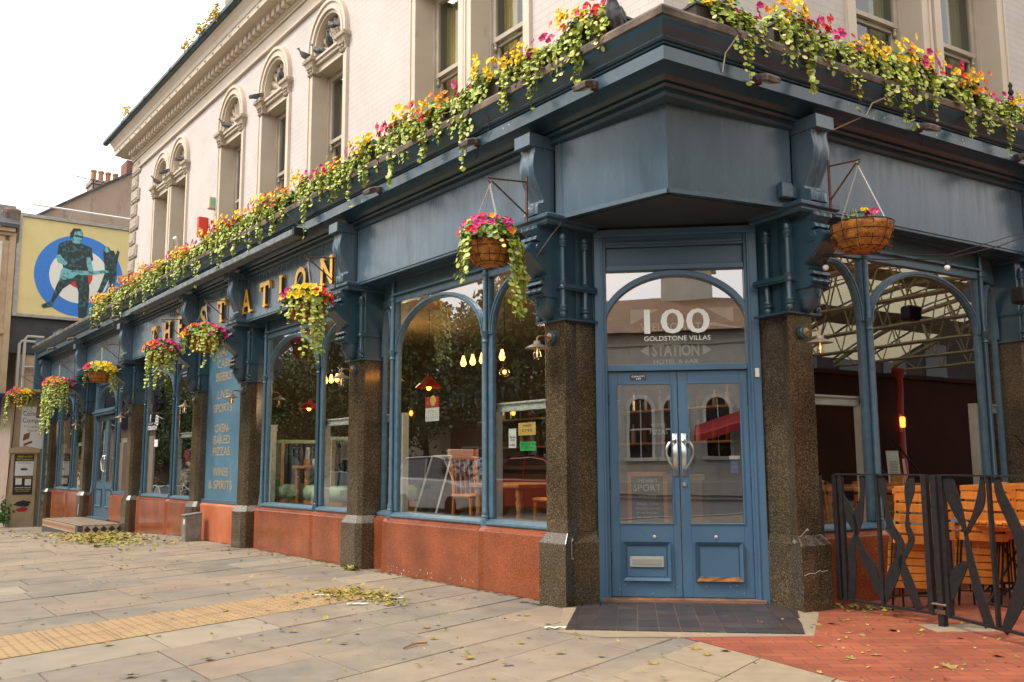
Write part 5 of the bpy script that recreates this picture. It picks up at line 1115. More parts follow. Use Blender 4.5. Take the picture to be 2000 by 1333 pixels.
# hooks on the entrance columns
for p,q in (((.50,8.05,.56),(.50,8.045,.40)),((2.322,7.74,.56),(2.39,7.66,.66))):
    mb=MB(I); P0=V(p); P1=V(q); mb.lathe(p,[(.018,-.01),(.018,.01)],8,ax=1); d=(P1-P0); mb.tube([P0,P0+V((0,-.02,0)),P1+V((0,-.02,0)),P1+V((.012,-.02,.01)),P1+V((.014,-.02,-.006))],.0045,5); mb.build('door_hook',m_steel2,pub)
# ================================================================ pigeons
m_pig=M('pigeon_grey',(.17,.17,.19),.7,col2=(.06,.06,.07),scale=18,lo=.42,hi=.58); m_pigd=M('pigeon_dark',(.035,.035,.04),.6); m_pigw=M('pigeon_pale',(.3,.3,.31),.7)
def pigeon(f,s,n,z,rot,label,hd=.0,scale=.85):
    base=f.P(s,n,z); fr2=Fr(base,V((math.cos(rot),math.sin(rot),0)),V((-math.sin(rot),math.cos(rot),0)))
    mb=MB(fr2); sc_=scale
    prof=[(-.17,.05,.012,.006),(-.12,.055,.028,.014),(-.07,.07,.045,.038),(-.02,.085,.058,.055),(.04,.10,.056,.062),(.085,.12,.045,.055),(.11,.155,.030,.036),(.12,.185,.024,.028),(.128,.205,.026,.027),(.145,.213,.018,.018),(.158,.21,.006,.007),(.175,.205,.003,.003)]
    rings=[[(x*sc_,w_*math.cos(2*math.pi*j/12)*sc_,(zc+h*math.sin(2*math.pi*j/12))*sc_) for j in range(12)] for x,zc,w_,h in prof]
    mb.loft(rings,True,caps=True); o=mb.build('pigeon',m_pig,smooth=True,at=base); tag(o,label,'pigeon','pigeons perched on the window arches')
    for sg in (-1,1):
        mb=MB(fr2); mb.loft([[(x*sc_,sg*y*sc_,(zc+dz)*sc_) for dz in (.028,.0,-.03)] for x,y,zc in ((.07,.044,.12),(.02,.06,.10),(-.05,.055,.085),(-.12,.036,.068),(-.17,.01,.055))]); mb.build('wing',random.choice((m_pig,m_pigd)),o,smooth=True)
        mb=MB(fr2); mb.tube([(.0,sg*.02*sc_,.05*sc_),(.005,sg*.02*sc_,0)],.004,4); mb.build('leg',M_pleg,o)
M_pleg=M('pigeon_leg',(.3,.06,.05),.6)
for s,n,z,rot,lb in ((5.50,-.40,7.43,2.4,'pigeon spreading its tail high inside the nearest shell arch'),(5.62,-.40,7.22,-1.6,'pigeon facing out in the nearest shell arch'),(5.98,-.40,7.22,2.8,'dark pigeon at the left of the nearest shell arch'),(6.27,-.34,7.22,3.4,'speckled pigeon on the left capital of the nearest arched window'),
    (7.38,-.40,7.30,-1.2,'pigeon in the second shell arch'),(8.16,-.34,7.22,0.3,'pigeon lying on the left capital of the second arched window'),(9.75,-.38,7.22,3.3,'small pigeon in the third shell arch'),(12.25,-.38,7.27,.5,'pigeon in the nearer arch of the paired windows'),(13.12,-.34,7.23,0.2,'dark pigeon on the capital between the paired arches'),(13.9,-.38,7.22,3.6,'pigeon in the farther arch of the paired windows')):
    pigeon(L,s,n,z,rot,lb)
pigeon(L,-1.05,.30,4.57,-1.9,'large pigeon standing on the ledge at the building corner',scale=1.35)
# boxes on the upper wall
mb=MB(L); mb.rbox(10.25,10.38,-.45,-.30,5.86,6.08,.01); o=mb.build('alarm_box',M('pale_yellow_plastic',(.55,.48,.3),.5)); tag(o,'pale alarm box on the cream wall below the third arched window','alarm box'); mb=MB(L); mb.box(10.248,10.25,-.42,-.33,5.92,6.04); mb.build('label_plate',M('teal_label',(.2,.5,.4),.5),o)
mb=MB(L); mb.rbox(10.70,10.80,-.45,-.27,5.42,5.80,.01); tag(mb.build('red_alarm_panel',M('red_plastic',(.6,.04,.02),.5)),'bright red box above the flower troughs beside the paired windows','alarm box')
mb=MB(L); mb.tube([(12.05,-.4,4.9),(12.0,-.3,5.4),(11.85,-.2,5.62),(11.8,-.15,5.55)],.03,8); tag(mb.build('vent_cowl',m_whitep),'grey curved pipe cowl rising behind the troughs','pipe')
# iron finials on the ledge, terrace side
def finial(f,s,label,n=.3,h=.36,loc_z=4.56):
    mb=MB(f); mb.tube([(s,n,loc_z),(s,n,loc_z+h*.55)],.010,6); mb.ball((s,n,loc_z+h*.62),.022,8); mb.lathe((s,n,loc_z),[(.012,h*.45),(.022,h*.5),(.012,h*.55)],8); mb.lathe((s,n,loc_z),[(.01,h*.66),(.03,h*.74),(.012,h*.82),(.024,h*.88),(.0,h*.98)],8)
    for sg in (-1,1): mb.tube([(s,n,loc_z+h*.3),(s+sg*.05,n,loc_z+h*.42),(s+sg*.055,n,loc_z+h*.6),(s+sg*.03,n,loc_z+h*.66),(s+sg*.02,n,loc_z+h*.58)],.007,5)
    tag(mb.build('iron_finial',m_black,smooth=True),label,'iron finial')
finial(R,3.05,'black iron finial at the right edge of the terrace-side ledge',n=.30,h=.5); finial(R,1.35,'black iron finial rising behind the terrace-side troughs',h=.6,n=.12); finial(L,.62,'small black iron finial among the troughs left of the corner',h=.55,n=.12)
# ================================================================ fence and gate
def panel(name,A,B,zt0,zt1,zb,shapes,label,group,posts=(1,1),bars=()):
    f=Fr(A,(B-A).normalized(),(B-A).normalized().cross(V((0,0,1)))); Ln=(B-A).length
    e=empty(name,A,label,'iron gate' if 'gate' in name else 'fence panel',group)
    mb=MB(f); mb.box(0,Ln,-.02,.02,zt1-.012,zt1); mb.build('top_rail',m_black,e); mb=MB(f); mb.box(0,Ln,-.012,.012,zb,zb+.02); mb.build('bottom_rail',m_black,e)
    for x,w_ in posts: mb=MB(f); mb.box(x-w_/2,x+w_/2,-w_/2,w_/2,zb-.0,zt1-.013); mb.build('stile',m_black,e,bevel=.002)
    for x in bars: mb=MB(f); mb.box(x-.013,x+.013,-.013,.013,zb+.021,zt1-.013); mb.build('bar',m_black,e)
    for sh in shapes:
        # sh: list of (x, z, halfwidth) along a wavy leaf
        P_=[V((x,0,z)) for x,z,w_ in sh]; 
        # catmull-rom
        pts=[]
        for i in range(len(sh)-1):
            p0,p1,p2,p3=[sh[max(0,min(len(sh)-1,i+k))] for k in (-1,0,1,2)]
            for q in range(6):
                t=q/6; pts.append(tuple(.5*((2*p1[c])+(-p0[c]+p2[c])*t+(2*p0[c]-5*p1[c]+4*p2[c]-p3[c])*t*t+(-p0[c]+3*p1[c]-3*p2[c]+p3[c])*t**3) for c in range(3)))
        pts.append(sh[-1]); pts=[(x,z,max(.012,w_)) for x,z,w_ in pts]; Lf=[];Rt=[]
        for i,(x,z,w_) in enumerate(pts):
            a=pts[max(0,i-1)]; b=pts[min(len(pts)-1,i+1)]; dx,dz=b[0]-a[0],b[1]-a[1]; m_=math.hypot(dx,dz) or 1
            Lf.append((x-dz/m_*w_,z+dx/m_*w_)); Rt.append((x+dz/m_*w_,z-dx/m_*w_))
        mb=MB(f); mb.strip(Lf,Rt,-.004,.004); mb.build('wavy_leaf',m_black,e)
    return e,f,Ln
A=V((2.70,7.80,0)); Bp=V((3.12,7.02,0))
# outlines measured in panel metres (x from wall post, z height)
LnA=(Bp-A).length
def sx(t): return t*LnA
def sv(l): return [(sx(t),z,w_) for t,z,w_ in l]
panel('iron_fence_panel',A,Bp,1.105,1.115,.085,
 [sv([(.03,1.10,.012),(.04,.98,.014),(.07,.93,.022),(.12,.85,.042),(.18,.73,.045),(.225,.63,.014)]),
  sv([(.315,1.10,.028),(.31,.96,.022),(.285,.85,.03),(.245,.75,.05),(.22,.64,.02),(.15,.50,.036),(.155,.36,.036),(.12,.10,.035)]),
  sv([(.215,.63,.014),(.28,.47,.04),(.36,.38,.05),(.42,.25,.04),(.50,.11,.018)]),
  sv([(.525,1.10,.03),(.53,1.02,.046),(.565,.87,.014),(.60,.71,.036),(.69,.59,.036),(.675,.47,.03),(.60,.34,.052),(.50,.13,.02)]),
  sv([(.85,1.10,.026),(.82,.99,.045),(.79,.84,.012),(.78,.72,.022),(.81,.62,.028),(.74,.50,.018),(.70,.44,.032),(.76,.28,.046),(.85,.10,.03)])],
 'black iron fence panel of wavy leaves beside the entrance column','iron railings of wavy leaf plates',posts=((0,.04),(.06,.035),(LnA-.02,.045)),bars=(sx(.48),))
mb=MB(I); mb.box(2.56,2.60,7.83,7.87,0,1.10); tag(mb.build('wall_post',m_black),'narrow black post fixed against the entrance column','post')
e=empty('gate_post',(3.15,6.965,0),'black square post with a base plate standing between fence and gate','post'); fG=Fr((3.15,6.965,0),(Bp-A).normalized(),(Bp-A).normalized().cross(V((0,0,1))))
mb=MB(fG); mb.box(-.025,.025,-.025,.025,.012,1.11); mb.build('shaft',m_black,e,bevel=.003); mb=MB(fG); mb.box(-.06,.06,-.06,.06,0,.012); mb.box(-.045,.045,-.03,.03,.10,.13); mb.build('base_plate',m_rust,e)
mb=MB(fG); mb.rbox(-.07,.06,-.05,-.025,.86,.89,.004); mb.rbox(-.07,.07,-.045,.03,.16,.175,.004); mb.build('latch',M('worn_latch',(.3,.25,.22),.5,metal=.6,col2=(.2,.08,.04),scale=40),e)
A2=V((3.165,6.90,0)); B2_=V((3.42,5.55,0)); L2=(B2_-A2).length
panel('iron_gate',A2,B2_,1.10,1.115,.085,
 [[(.09,1.10,.05),(.12,.98,.068),(.18,.86,.055),(.245,.71,.018),(.27,.56,.034),(.33,.34,.046),(.43,.09,.05)],
  [(.245,.69,.014),(.35,.82,.026),(.43,.94,.042),(.46,1.10,.016)],
  [(.25,.50,.008),(.18,.45,.045),(.10,.37,.062),(.05,.26,.035),(.035,.20,.008)],
  [(.60,1.10,.03),(.63,.98,.044),(.70,.86,.05),(.79,.67,.052),(.78,.46,.05),(.70,.28,.055),(.57,.08,.03)],
  [(.93,1.10,.04),(.90,.85,.05),(.98,.60,.02),(1.06,.40,.05),(1.02,.10,.04)],[(1.2,1.10,.03),(1.22,.8,.05),(1.15,.5,.02),(1.25,.1,.045)]],
 'black iron gate of wavy leaf plates at the right edge of the picture','iron railings of wavy leaf plates',posts=((.02,.04),(L2-.02,.04)),bars=(.52,1.12))
mb=MB(I); mb.box(3.0,3.45,6.75,7.05,.0,.013); mb.build('post_footing',m_conc,kind='structure')
mb=MB(fG); mb.rbox(-.93,-.90,-.05,-.02,.93,.97,.004); mb.tube([(-.925,-.035,.97),(-.925,-.035,.995),(-.905,-.035,.995),(-.905,-.035,.97)],.004,5); tag(mb.build('padlock',M('brass_padlock',(.5,.45,.35),.3,metal=.8)),'small padlock hanging inside the fence panel','padlock')
# ---- folding bistro chairs and table
def bistro(folded):
    e=empty('folding_chair',(0,0,0),'x','folding chair')
    mb=MB(I)
    for i in range(5):
        z=.58+i*.085; pts=[(-.21+.42*t/10,.02+.035*math.sin(math.pi*t/10),z) for t in range(11)]
        mb.loft([[(x,y,z-.032),(x,y+.014,z-.032),(x,y+.014,z+.032),(x,y,z+.032)] for x,y,z in pts],True,caps=True)
    pts=[(-.22+.44*t/10,.02+.035*math.sin(math.pi*t/10),.985+.02*math.sin(math.pi*t/10)) for t in range(11)]
    mb.loft([[(x,y-.002,z-.03),(x,y+.018,z-.03),(x,y+.018,z+.012),(x,y-.002,z+.012)] for x,y,z in pts],True,caps=True)
    mb.build('backrest',m_wood,e,bevel=.002)
    mb=MB(I)
    for i in range(6):
        if folded: mb.box(-.2,.2,-.07,-.052,.17+i*.062,.222+i*.062)
        else: mb.box(-.2,.2,-.38+i*.062,-.328+i*.062,.445,.463)
    mb.build('seat',m_wood,e,bevel=.002)
    mb=MB(I)
    for x in (-.18,.18):
        mb.box(x-.004,x+.004,.0,.022,.0,1.0)
        if folded: mb.tube([(x*.85,-.05,.02),(x*.85,-.03,.6)],.008,5); mb.box(x-.004,x+.004,-.05,-.04,.1,.55)
        else: mb.tube([(x*.9,.24,.0),(x*.9,-.36,.45)],.009,5); mb.tube([(x,-.38,0),(x,.02,.55)],.009,5)
    mb.tube([(-.18,.0,.12),(.18,.0,.12)],.007,5)
    mb.build('iron_frame',m_black,e); return e
cf=bistro(True); co_=bistro(False)
G='folding wooden chairs stored on the terrace'
rzR=ang(R.n)+math.pi/2
for i,(s,n,da,lb) in enumerate(((.80,.42,-.45,'nearest folded orange chair leaning by the iron fence panel'),(.98,.40,-.52,'second folded chair leaning behind the fence panel'),(1.50,.55,-.5,'folded chair just right of the gate post'),(1.68,.58,-.55,'folded chair in the middle of the row behind the gate'),(1.86,.62,-.5,'fifth of the folded chairs, behind the gate'),(1.15,.36,-.4,'folded chair half hidden behind the gate post'),(2.15,.35,-.45,'folded chair close to the wall behind the table'),(2.35,.38,-.5,'last folded chair, next to the open chairs'))):
    o=place(cf,i==0,R.P(s,n,.012),rzR+da+math.pi,lb,G); o.rotation_euler=(math.radians(-6),math.radians(3*((i%2)*2-1)),rzR+da+math.pi)
for i,(s,n,da,lb) in enumerate(((2.05,.95,-.6,'open slatted chair with white tags at the right edge'),(2.5,.7,-.4,'open slatted chair deepest in the terrace corner'),(2.2,.45,-2.2,'open slatted chair turned towards the window'))):
    place(co_,i==0,R.P(s,n,.012),rzR+da+math.pi,lb,G)
mb=MB(R); mb.rbox(2.36,2.42,.76,.77,.80,.88,.003); tag(mb.build('paper_tag',m_cardw),'white paper tag tied to the open slatted chair','tag')
e=empty('folding_table',R.P(1.75,.95,0),'orange slatted folding table behind the gate','folding table'); mb=MB(R)
for i in range(9): mb.rbox(1.35,2.35,.62+i*.068,.68+i*.068,.70,.722,.003)
mb.box(1.37,1.43,.62,1.22,.68,.698); mb.box(2.25,2.31,.62,1.22,.68,.698); mb.build('slatted_top',m_wood,e)
mb=MB(R)
for n in (.66,1.18): mb.tube([(1.4,n,.01),(2.2,n,.69)],.009,5); mb.tube([(2.25,n,.01),(1.5,n,.69)],.009,5)
mb.tube([(1.4,.66,.05),(1.4,1.18,.05)],.009,5); mb.build('crossed_legs',m_black,e)
# iron scroll of the next railing beyond the gate
mb=MB(R); mb.tube([(2.1,.62,1.44),(2.2,.62,1.38),(2.45,.62,1.17),(2.75,.62,1.02)],.011,5); mb.tube([(2.6,.5,1.44),(2.7,.5,1.36),(3.0,.5,1.1)],.011,5); mb.tube([(2.25,.62,1.33),(2.4,.6,1.25),(2.6,.55,1.26),(2.72,.5,1.36)],.012,5); mb.box(2.04,2.16,.60,.64,1.44,1.45); mb.box(2.54,2.66,.48,.52,1.44,1.45); mb.tube([(2.75,.62,1.02),(2.75,.62,0)],.014,6)
tag(mb.build('iron_basket_stand',m_black),'curved black iron stand rising behind the gate at the right edge','iron stand')
mb=MB(L)
e=empty('festoon_lights',R.P(.2,.2,2.9),'white festoon bulbs on a slack wire across the terrace window','festoon lights'); mb=MB(R)
w0,w1,w2=V((.25,.16,2.93)),V((1.45,.5,2.98)),V((2.9,.62,3.42)); mb.tube([w0,w0.lerp(w1,.5)+V((0,0,-.02)),w1,w1.lerp(w2,.5)+V((0,0,-.03)),w2],.005,4); mb.tube([w0+V((0,0,.02)),w1+V((0,.01,.03)),w2+V((0,0,.03))],.004,4); mb.build('wire',m_black,e)
for p in (V((.27,.16,2.90)),V((1.45,.5,2.965))):
    mb=MB(R); mb.lathe(tuple(p),[(.014,0),(.018,-.03),(.016,-.045)],8); mb.build('socket',m_black,e); mb=MB(R); mb.ball(tuple(p+V((0,0,-.065))),.026,10); mb.build('bulb',M_white_bulb if 'M_white_bulb' in globals() else M('frosted_bulb',(.85,.85,.8),.3),e,smooth=True)
mb=MB(R); mb.rbox(2.75,2.95,.3,.44,2.72,2.88,.02); tag(mb.build('wall_speaker',m_black),'black loudspeaker mounted beyond the terrace window','loudspeaker')
# ================================================================ pavement things
g14=gz(L.P(14,.8,0)); g17=gz(L.P(17.5,.8,0))
e=empty('tiled_step',L.P(15.7,.4,g17),'low step faced with black and cream diamond tiles at the far doorway','step')
m_tb=M('black_tile',(.035,.03,.03),.35); m_tc=M('cream_tile',(.5,.4,.27),.4,col2=(.4,.3,.2),scale=9); m_tr=M('terracotta_tile',(.35,.13,.06),.4)
mb=MB(L); mb.loft([[(14.0,-.1,g14-.1),(17.5,-.1,g17-.1),(17.5,.80,g17-.1),(14.0,.80,g14-.1)],[(14.0,-.1,.035),(17.5,-.1,.035),(17.5,.80,.035),(14.0,.80,.035)]],True,caps=True); mb.build('step_block',M('dark_step_stone',(.06,.055,.05),.7,col2=(.09,.08,.07),scale=20),e)
mb=MB(L)
for i in range(7):
    n0=-.05+i*.115; mb.box(14.02,17.48,n0+.01,n0+.05,.035,.039,0); mb.box(14.02,17.48,n0+.055,n0+.11,.035,.0385,1)
for i in range(42):
    x=14.25+i*.077; mb.add([(x,.803,.02),(x+.033,.803,-.045),(x,.803,-.11),(x-.033,.803,-.045)],[(0,1,2,3)],2)
mb.quad([(14.2,.8015,.028),(17.45,.8015,.028),(17.45,.8015,-.125),(14.2,.8015,-.125)],1)
mb.quad([(13.9985,.70,.025),(13.9985,-.08,.025),(13.9985,-.08,-.125),(13.9985,.70,-.125)],1)
for i in range(5):
    n=.62-i*.155; mb.add([(13.996,n,.02),(13.996,n-.068,-.05),(13.996,n,-.12),(13.996,n+.068,-.05)],[(0,1,2,3)],0)
mb.build('tile_facing',[m_tb,m_tc,m_tr],e)
mb=MB(L); mb.tube([(17.62,.02,.33),(17.3,.10,.10)],.01,5); tag(mb.build('boot_scraper_rod',m_steel2),'thin metal rod leaning from the column to the tiled step','rod')
e=empty('utility_cabinet',L.P(9.23,.16,0),'small grey metal utility cabinet standing against the granite column','cabinet')
m_cab=M('grey_cabinet',(.23,.225,.21),.55,col2=(.15,.14,.13),scale=10,dirt=((.35,.35,.33),14,.62,.75,(1,1,.5)),bump=.1,bscale=40)
mb=MB(L); mb.loft([[(9.141,-.02,0),(9.141,.24,0),(9.339,.24,0),(9.339,-.02,0)],[(9.141,-.02,.43),(9.141,.24,.40),(9.339,.24,.40),(9.339,-.02,.43)]],True,caps=True); mb.build('cabinet_body',m_cab,e,bevel=.006)
mb=MB(L); mb.loft([[(9.130,-.02,.43),(9.130,.26,.40),(9.350,.26,.40),(9.350,-.02,.43)],[(9.130,-.02,.455),(9.130,.26,.42),(9.350,.26,.42),(9.350,-.02,.455)]],True,caps=True); mb.build('cabinet_lid',m_cab,e,bevel=.004)
mb=MB(L); mb.box(9.163,9.317,.24,.246,.04,.37); mb.build('cabinet_door',m_cab,e,bevel=.003); mb=MB(L); mb.box(9.174,9.240,.246,.248,.27,.35); mb.build('faded_sticker',m_cardw,e)
# fallen leaves
m_fall=M('fallen_leaf',(1,1,1),.75,isl=[(.16,.19,.02),(.26,.27,.03),(.42,.36,.05),(.36,.22,.04),(.50,.44,.12),(.20,.11,.03),(.33,.36,.07),(.48,.33,.05),(.10,.14,.015)],col2=(.75,.7,.65),scale=60)
def maple(mb,p,r,rot,tilt=.25,curl=.15):
    out=[(0,-.15),(.18,-.55),(.28,-.35),(.75,-.5),(.62,-.2),(1.0,.1),(.6,.15),(.72,.55),(.38,.42),(.25,.6),(.0,1.1)]
    pts=out+[(-x,y) for x,y in out[-2:0:-1]]
    tx,ty=random.uniform(-tilt,tilt),random.uniform(-tilt,tilt); c_,s_=math.cos(rot),math.sin(rot); sc1=random.uniform(.8,1.1)
    P_=[]
    for x,y in pts: 
        x*=sc1; z=curl*(x*x+y*y)*.5+tx*x+ty*y; P_.append((p[0]+(x*c_-y*s_)*r,p[1]+(x*s_+y*c_)*r,p[2]+max(-.0,(z+.12))*r))
    P_.append((p[0],p[1],p[2]+.04*r)); n=len(pts)
    mb.add(P_,[(i,(i+1)%n,n) for i in range(n)])
def gleaf(s,n,r): 
    p=L.P(s,n,0); return (p.x,p.y,gz(p)+.006)
random.seed(99)
# heap near the cabinet, heap near the tactile strip: uncountable litter
mb=MB(I)
def litter(s0,n0,ss,sn,cnt,rr,rot=0):
    for i in range(cnt):
        a,b=random.gauss(0,ss),random.gauss(0,sn); s,n=s0+a*math.cos(rot)-b*math.sin(rot),n0+a*math.sin(rot)+b*math.cos(rot)
        if n<.02: n=abs(n)+.05
        p=gleaf(s,n,0); maple(mb,(p[0],p[1],p[2]+random.uniform(0,.02)),random.uniform(*rr),random.random()*6.28,.5,.5)
litter(11.0,1.0,1.5,.32,520,(.02,.055),-.12); litter(10.2,1.35,.8,.25,240,(.02,.05)); litter(12.6,.9,1.1,.4,150,(.02,.05)); litter(9.6,.6,.9,.25,60,(.02,.045))
litter(1.95,1.05,.22,.13,230,(.014,.034),-.4); litter(1.45,.9,.25,.08,190,(.012,.03),-.3); litter(2.0,1.15,.4,.25,60,(.012,.03))
litter(3.75,.03,.08,.04,16,(.03,.06)); litter(4.6,.1,.6,.06,22,(.015,.03)); litter(6.2,.15,.8,.1,26,(.015,.03))
litter(15,1.6,2.5,.5,120,(.02,.05)); litter(5,1.6,3.4,1.1,190,(.008,.028)); litter(0,1.6,1.7,1.0,150,(.006,.02))
o=mb.build('leaf_litter',m_fall,kind='stuff'); o['label']='drifts of small fallen leaves'; 
mb=MB(I)
for i in range(60):
    p=(2.75+random.gauss(0,.12),7.95+random.gauss(0,.1)-.1); maple(mb,(p[0]+.1,p[1],.014),random.uniform(.015,.035),random.random()*6.28,.5,.5)
                                            # tiny scraps on the brick terrace
for i in range(170):
    p=(random.uniform(1.9,4.2),random.uniform(5.2,7.6)); maple(mb,(p[0],p[1],.014),random.uniform(.006,.02),random.random()*6.28,.5,.5)
o=mb.build('leaf_scraps',m_fall,kind='stuff')
LS=[]
for i in range(3):
    random.seed(200+i); mb=MB(I); maple(mb,(0,0,0),.05,0,.12,.22); mb.tube([(0,-.006,.004),(0,-.03,.006),(.004,-.055,.003)],.0014,3); LS.append(mb.build('fallen_leaf',m_fall,at=(0,0,0)))
spots=[(1.33,6.05,'on the pale slabs near the bottom edge'),]
random.seed(5)
lp=[(2.55,5.60,1.25,'large pale maple leaf on the brick terrace at the bottom right'),(2.07,5.86,1.0,'curled green leaf on the terrace below the gate post'),(2.26,5.95,.9,'yellowish leaf beside the curled green leaf on the terrace'),(2.72,6.80,1.1,'bright green upright leaf in front of the gate post'),(2.36,6.72,.8,'pale leaf on the bricks left of the gate post'),(2.43,6.62,.8,'yellow leaf on the bricks in front of the fence'),(2.25,7.05,.8,'leaf on the bricks beside the dark tiles'),(2.38,7.10,.9,'second leaf on the bricks beside the fence panel'),(1.85,7.15,.8,'green leaf on the dark door tiles at right'),(1.35,7.35,.7,'leaf in the middle of the dark door tiles'),(.95,7.45,.6,'small leaf near the threshold on the dark tiles'),(.62,7.10,.8,'green leaf at the left edge of the dark tiles'),(1.18,6.20,1.0,'pale leaf just below the dark tiles'),(1.36,6.12,.9,'broad pale leaf on the terrace corner'),(1.22,6.0,.8,'yellowish leaf on the slab joint'),(.84,5.75,.9,'pale leaf in the middle of the grey slabs'),(.30,6.10,.9,'yellow leaf on the grey slabs left of the forecourt'),(.05,6.45,.7,'small leaf on the grey slabs'),(-.28,5.95,.9,'pale green leaf on a grey slab'),(-.05,5.75,.7,'pale leaf on the slab near the bottom centre'),(-.55,6.6,.8,'green leaf between slab and tactile strip'),(-.65,7.05,.8,'curled leaf beside the tactile strip'),(-1.15,6.45,.8,'leaf on the slab below the tactile strip'),(-1.9,5.95,.9,'green leaf on the second slab from the tactile strip'),(-2.2,5.5,.9,'pale leaf at the bottom left of the slabs'),(-2.75,6.45,1.0,'pale green leaf lying on the tactile strip at left'),(-3.2,5.9,.8,'leaf near the left edge of the picture'),(-1.6,6.9,.8,'leaf at the middle of the tactile strip'),(-2.4,7.9,.9,'leaf on the pale slab above the tactile strip'),(-1.9,8.6,.9,'green leaf on the grey slab row'),(-1.25,9.0,.8,'leaf on the slabs below the second column'),(-.35,8.6,.7,'leaf beside the red granite base'),(-.7,8.2,.7,'leaf under the nearest window'),(.1,7.6,.7,'green leaf at the foot of the corner column'),(-3.4,8.7,.9,'pale leaf on the slabs at far left'),(-2.9,9.6,.9,'leaf on the slabs before the drift of leaves'),(3.0,5.9,.9,'leaf on the bricks at the right edge'),(3.05,6.5,.7,'leaf below the gate rail'),(2.0,6.25,.7,'small leaf in the middle of the bricks'),(.55,6.0,.7,'small leaf left of the forecourt joint')]
for i,(x,y,sc1,lb) in enumerate(lp):
    src=LS[i%3]; o=src if i<3 else src.copy()
    if i>=3: C.objects.link(o)
    o.location=(x,y,gz((x,y))+.009); o.rotation_euler=(random.uniform(-.12,.12),random.uniform(-.12,.12),random.random()*6.28); o.scale=(sc1,)*3
    tag(o,lb,'leaf','single leaves lying on the paving')
for (x,y,r,lb) in ((-1.08,8.55,.3,'white crumpled paper scrap by the leaf heap'),(-1.35,8.2,.9,'white paper strip on the slabs'),(.32,6.98,.5,'long white paper scrap at the left edge of the dark tiles'),(-1.75,8.75,.4,'small white paper scrap beyond the tactile strip')):
    mb=MB(I); mb.loft([[(x-.09+i*.03*1.2,y+j*.02+.01*math.sin(i*2+x),gz((x,y))+.01+.008*((i+j)%2)) for j in range(3)] for i in range(6)]); tag(mb.build('paper_scrap',m_cardw),lb,'paper')
mb=MB(I); mb.tube([(-.72,6.25,.012),(-.66,6.36,.02),(-.58,6.42,.016)],.006,4); mb.tube([(-.66,6.36,.02),(-.69,6.45,.014)],.004,4); tag(mb.build('twig',M('brown_twig',(.25,.1,.04),.8)),'brown broken twig on the grey slabs','twig')
# ================================================================ neighbours at the far end
SX=24.0
FS=Fr(L.P(SX,0,0),L.n,-L.u)      # a: outwards (picture left), b: towards the camera
m_rend=M('grey_brown_render',(.36,.27,.21),.85,col2=(.31,.235,.185),scale=2.5,dirt=((.17,.12,.09),4,.55,.8,(1,1,.3)),bump=.15,bscale=30)
e=empty('gable_house',L.P(SX+3,-3,-.4),'rendered grey-brown gable house with clay chimney pots behind the billboard','house')
mb=MB(FS); mb.elev([(.35,-.6),(-9.5,-.6),(-9.5,8.7),(-4.6,12.05),(.09,8.77),(.35,8.6)],-6,-.02); mb.build('gable_wall',m_rend,e)
mb=MB(FS)
for A,B in (((.45,8.52),(-4.6,12.06)),((-4.6,12.06),(-10,8.4))): mb.loft([[(x,b,z+.0) for x,z in (A,B)]+[(x,b,z+.07) for x,z in (B,A)] for b in (.08,-6.2)],True,caps=True)
mb.build('roof_slope',m_slate,e)
ch_=MB(FS); ch_.box(-2.9,-1.95,-4.2,-3.4,9.0,11.05); ch_.box(-2.95,-1.9,-4.25,-3.35,10.95,11.1); chs=ch_.build('chimney',m_rend,e)
for i in range(4): mb=MB(FS); mb.lathe((-2.78+i*.24,-3.8,11.1),[(.10,0),(.085,.08),(.085,.36),(.105,.38),(.105,.44),(.07,.44)],12); mb.build('chimney_pot',M('clay_pot',(.42,.24,.13),.8,col2=(.3,.16,.09),scale=6) if i==0 else MATS['clay_pot'],e)
mb=MB(FS); mb.box(-3.35,-3.0,-4.0,-3.2,9.0,11.95); mb.build('brick_stack',brick('red_brick',(.25,.08,.05),(.18,.06,.04),(.2,.15,.12)),e)
mb=MB(FS); mb.tube([(-1.9,-3,10.2),(-1.9,-3,11.0)],.02,4)
for i in range(5): mb.tube([(-2.2+i*.2,-3.2,10.92+i*.01),(-2.2+i*.2,-2.8,10.92+i*.01)],.01,3)
mb.tube([(-2.4,-3,10.9),(-1.2,-3,11.0)],.012,4); tag(mb.build('tv_aerial',m_black),'thin television aerial beside the chimney pots','aerial')
# billboard
e=empty('billboard',L.P(SX-.25,-1.5,5.6),'large framed yellow poster with a blue, white and red roundel and two figures','billboard')
bz0,bz1,ba0,ba1=5.66,8.56,.66,-3.35
mb=MB(FS); mb.box(ba1,ba0,.05,.16,bz0,bz1); mb.build('poster_sheet',M('poster_yellow',(.66,.54,.24),.6,col2=(.60,.50,.23),scale=3,dirt=((.58,.45,.16),9,.55,.8,(.3,1,3)),bump=.15,bscale=8),e)
mb=MB(FS); fr_=M('grey_alloy_frame',(.36,.35,.32),.5,metal=.3,col2=(.28,.27,.25),scale=8)
mb.box(ba0,ba0+.13,.0,.22,bz0-.1,bz1+.1); mb.box(ba1-.1,ba0,.0,.22,bz1,bz1+.1); mb.box(ba1-.1,ba0,.0,.22,bz0-.1,bz0); mb.build('frame',fr_,e,bevel=.01)
mb=MB(FS); mb.tube([(ba0-.2,.5,bz1+.32),(ba1,.5,bz1+.30)],.03,5); 
for a in (-.6,-2.4): mb.tube([(a,.5,bz1+.3),(a,.15,bz1+.05)],.015,4)
mb.build('lamp_rail',m_whitep,e)
rc=(-.98,6.95)
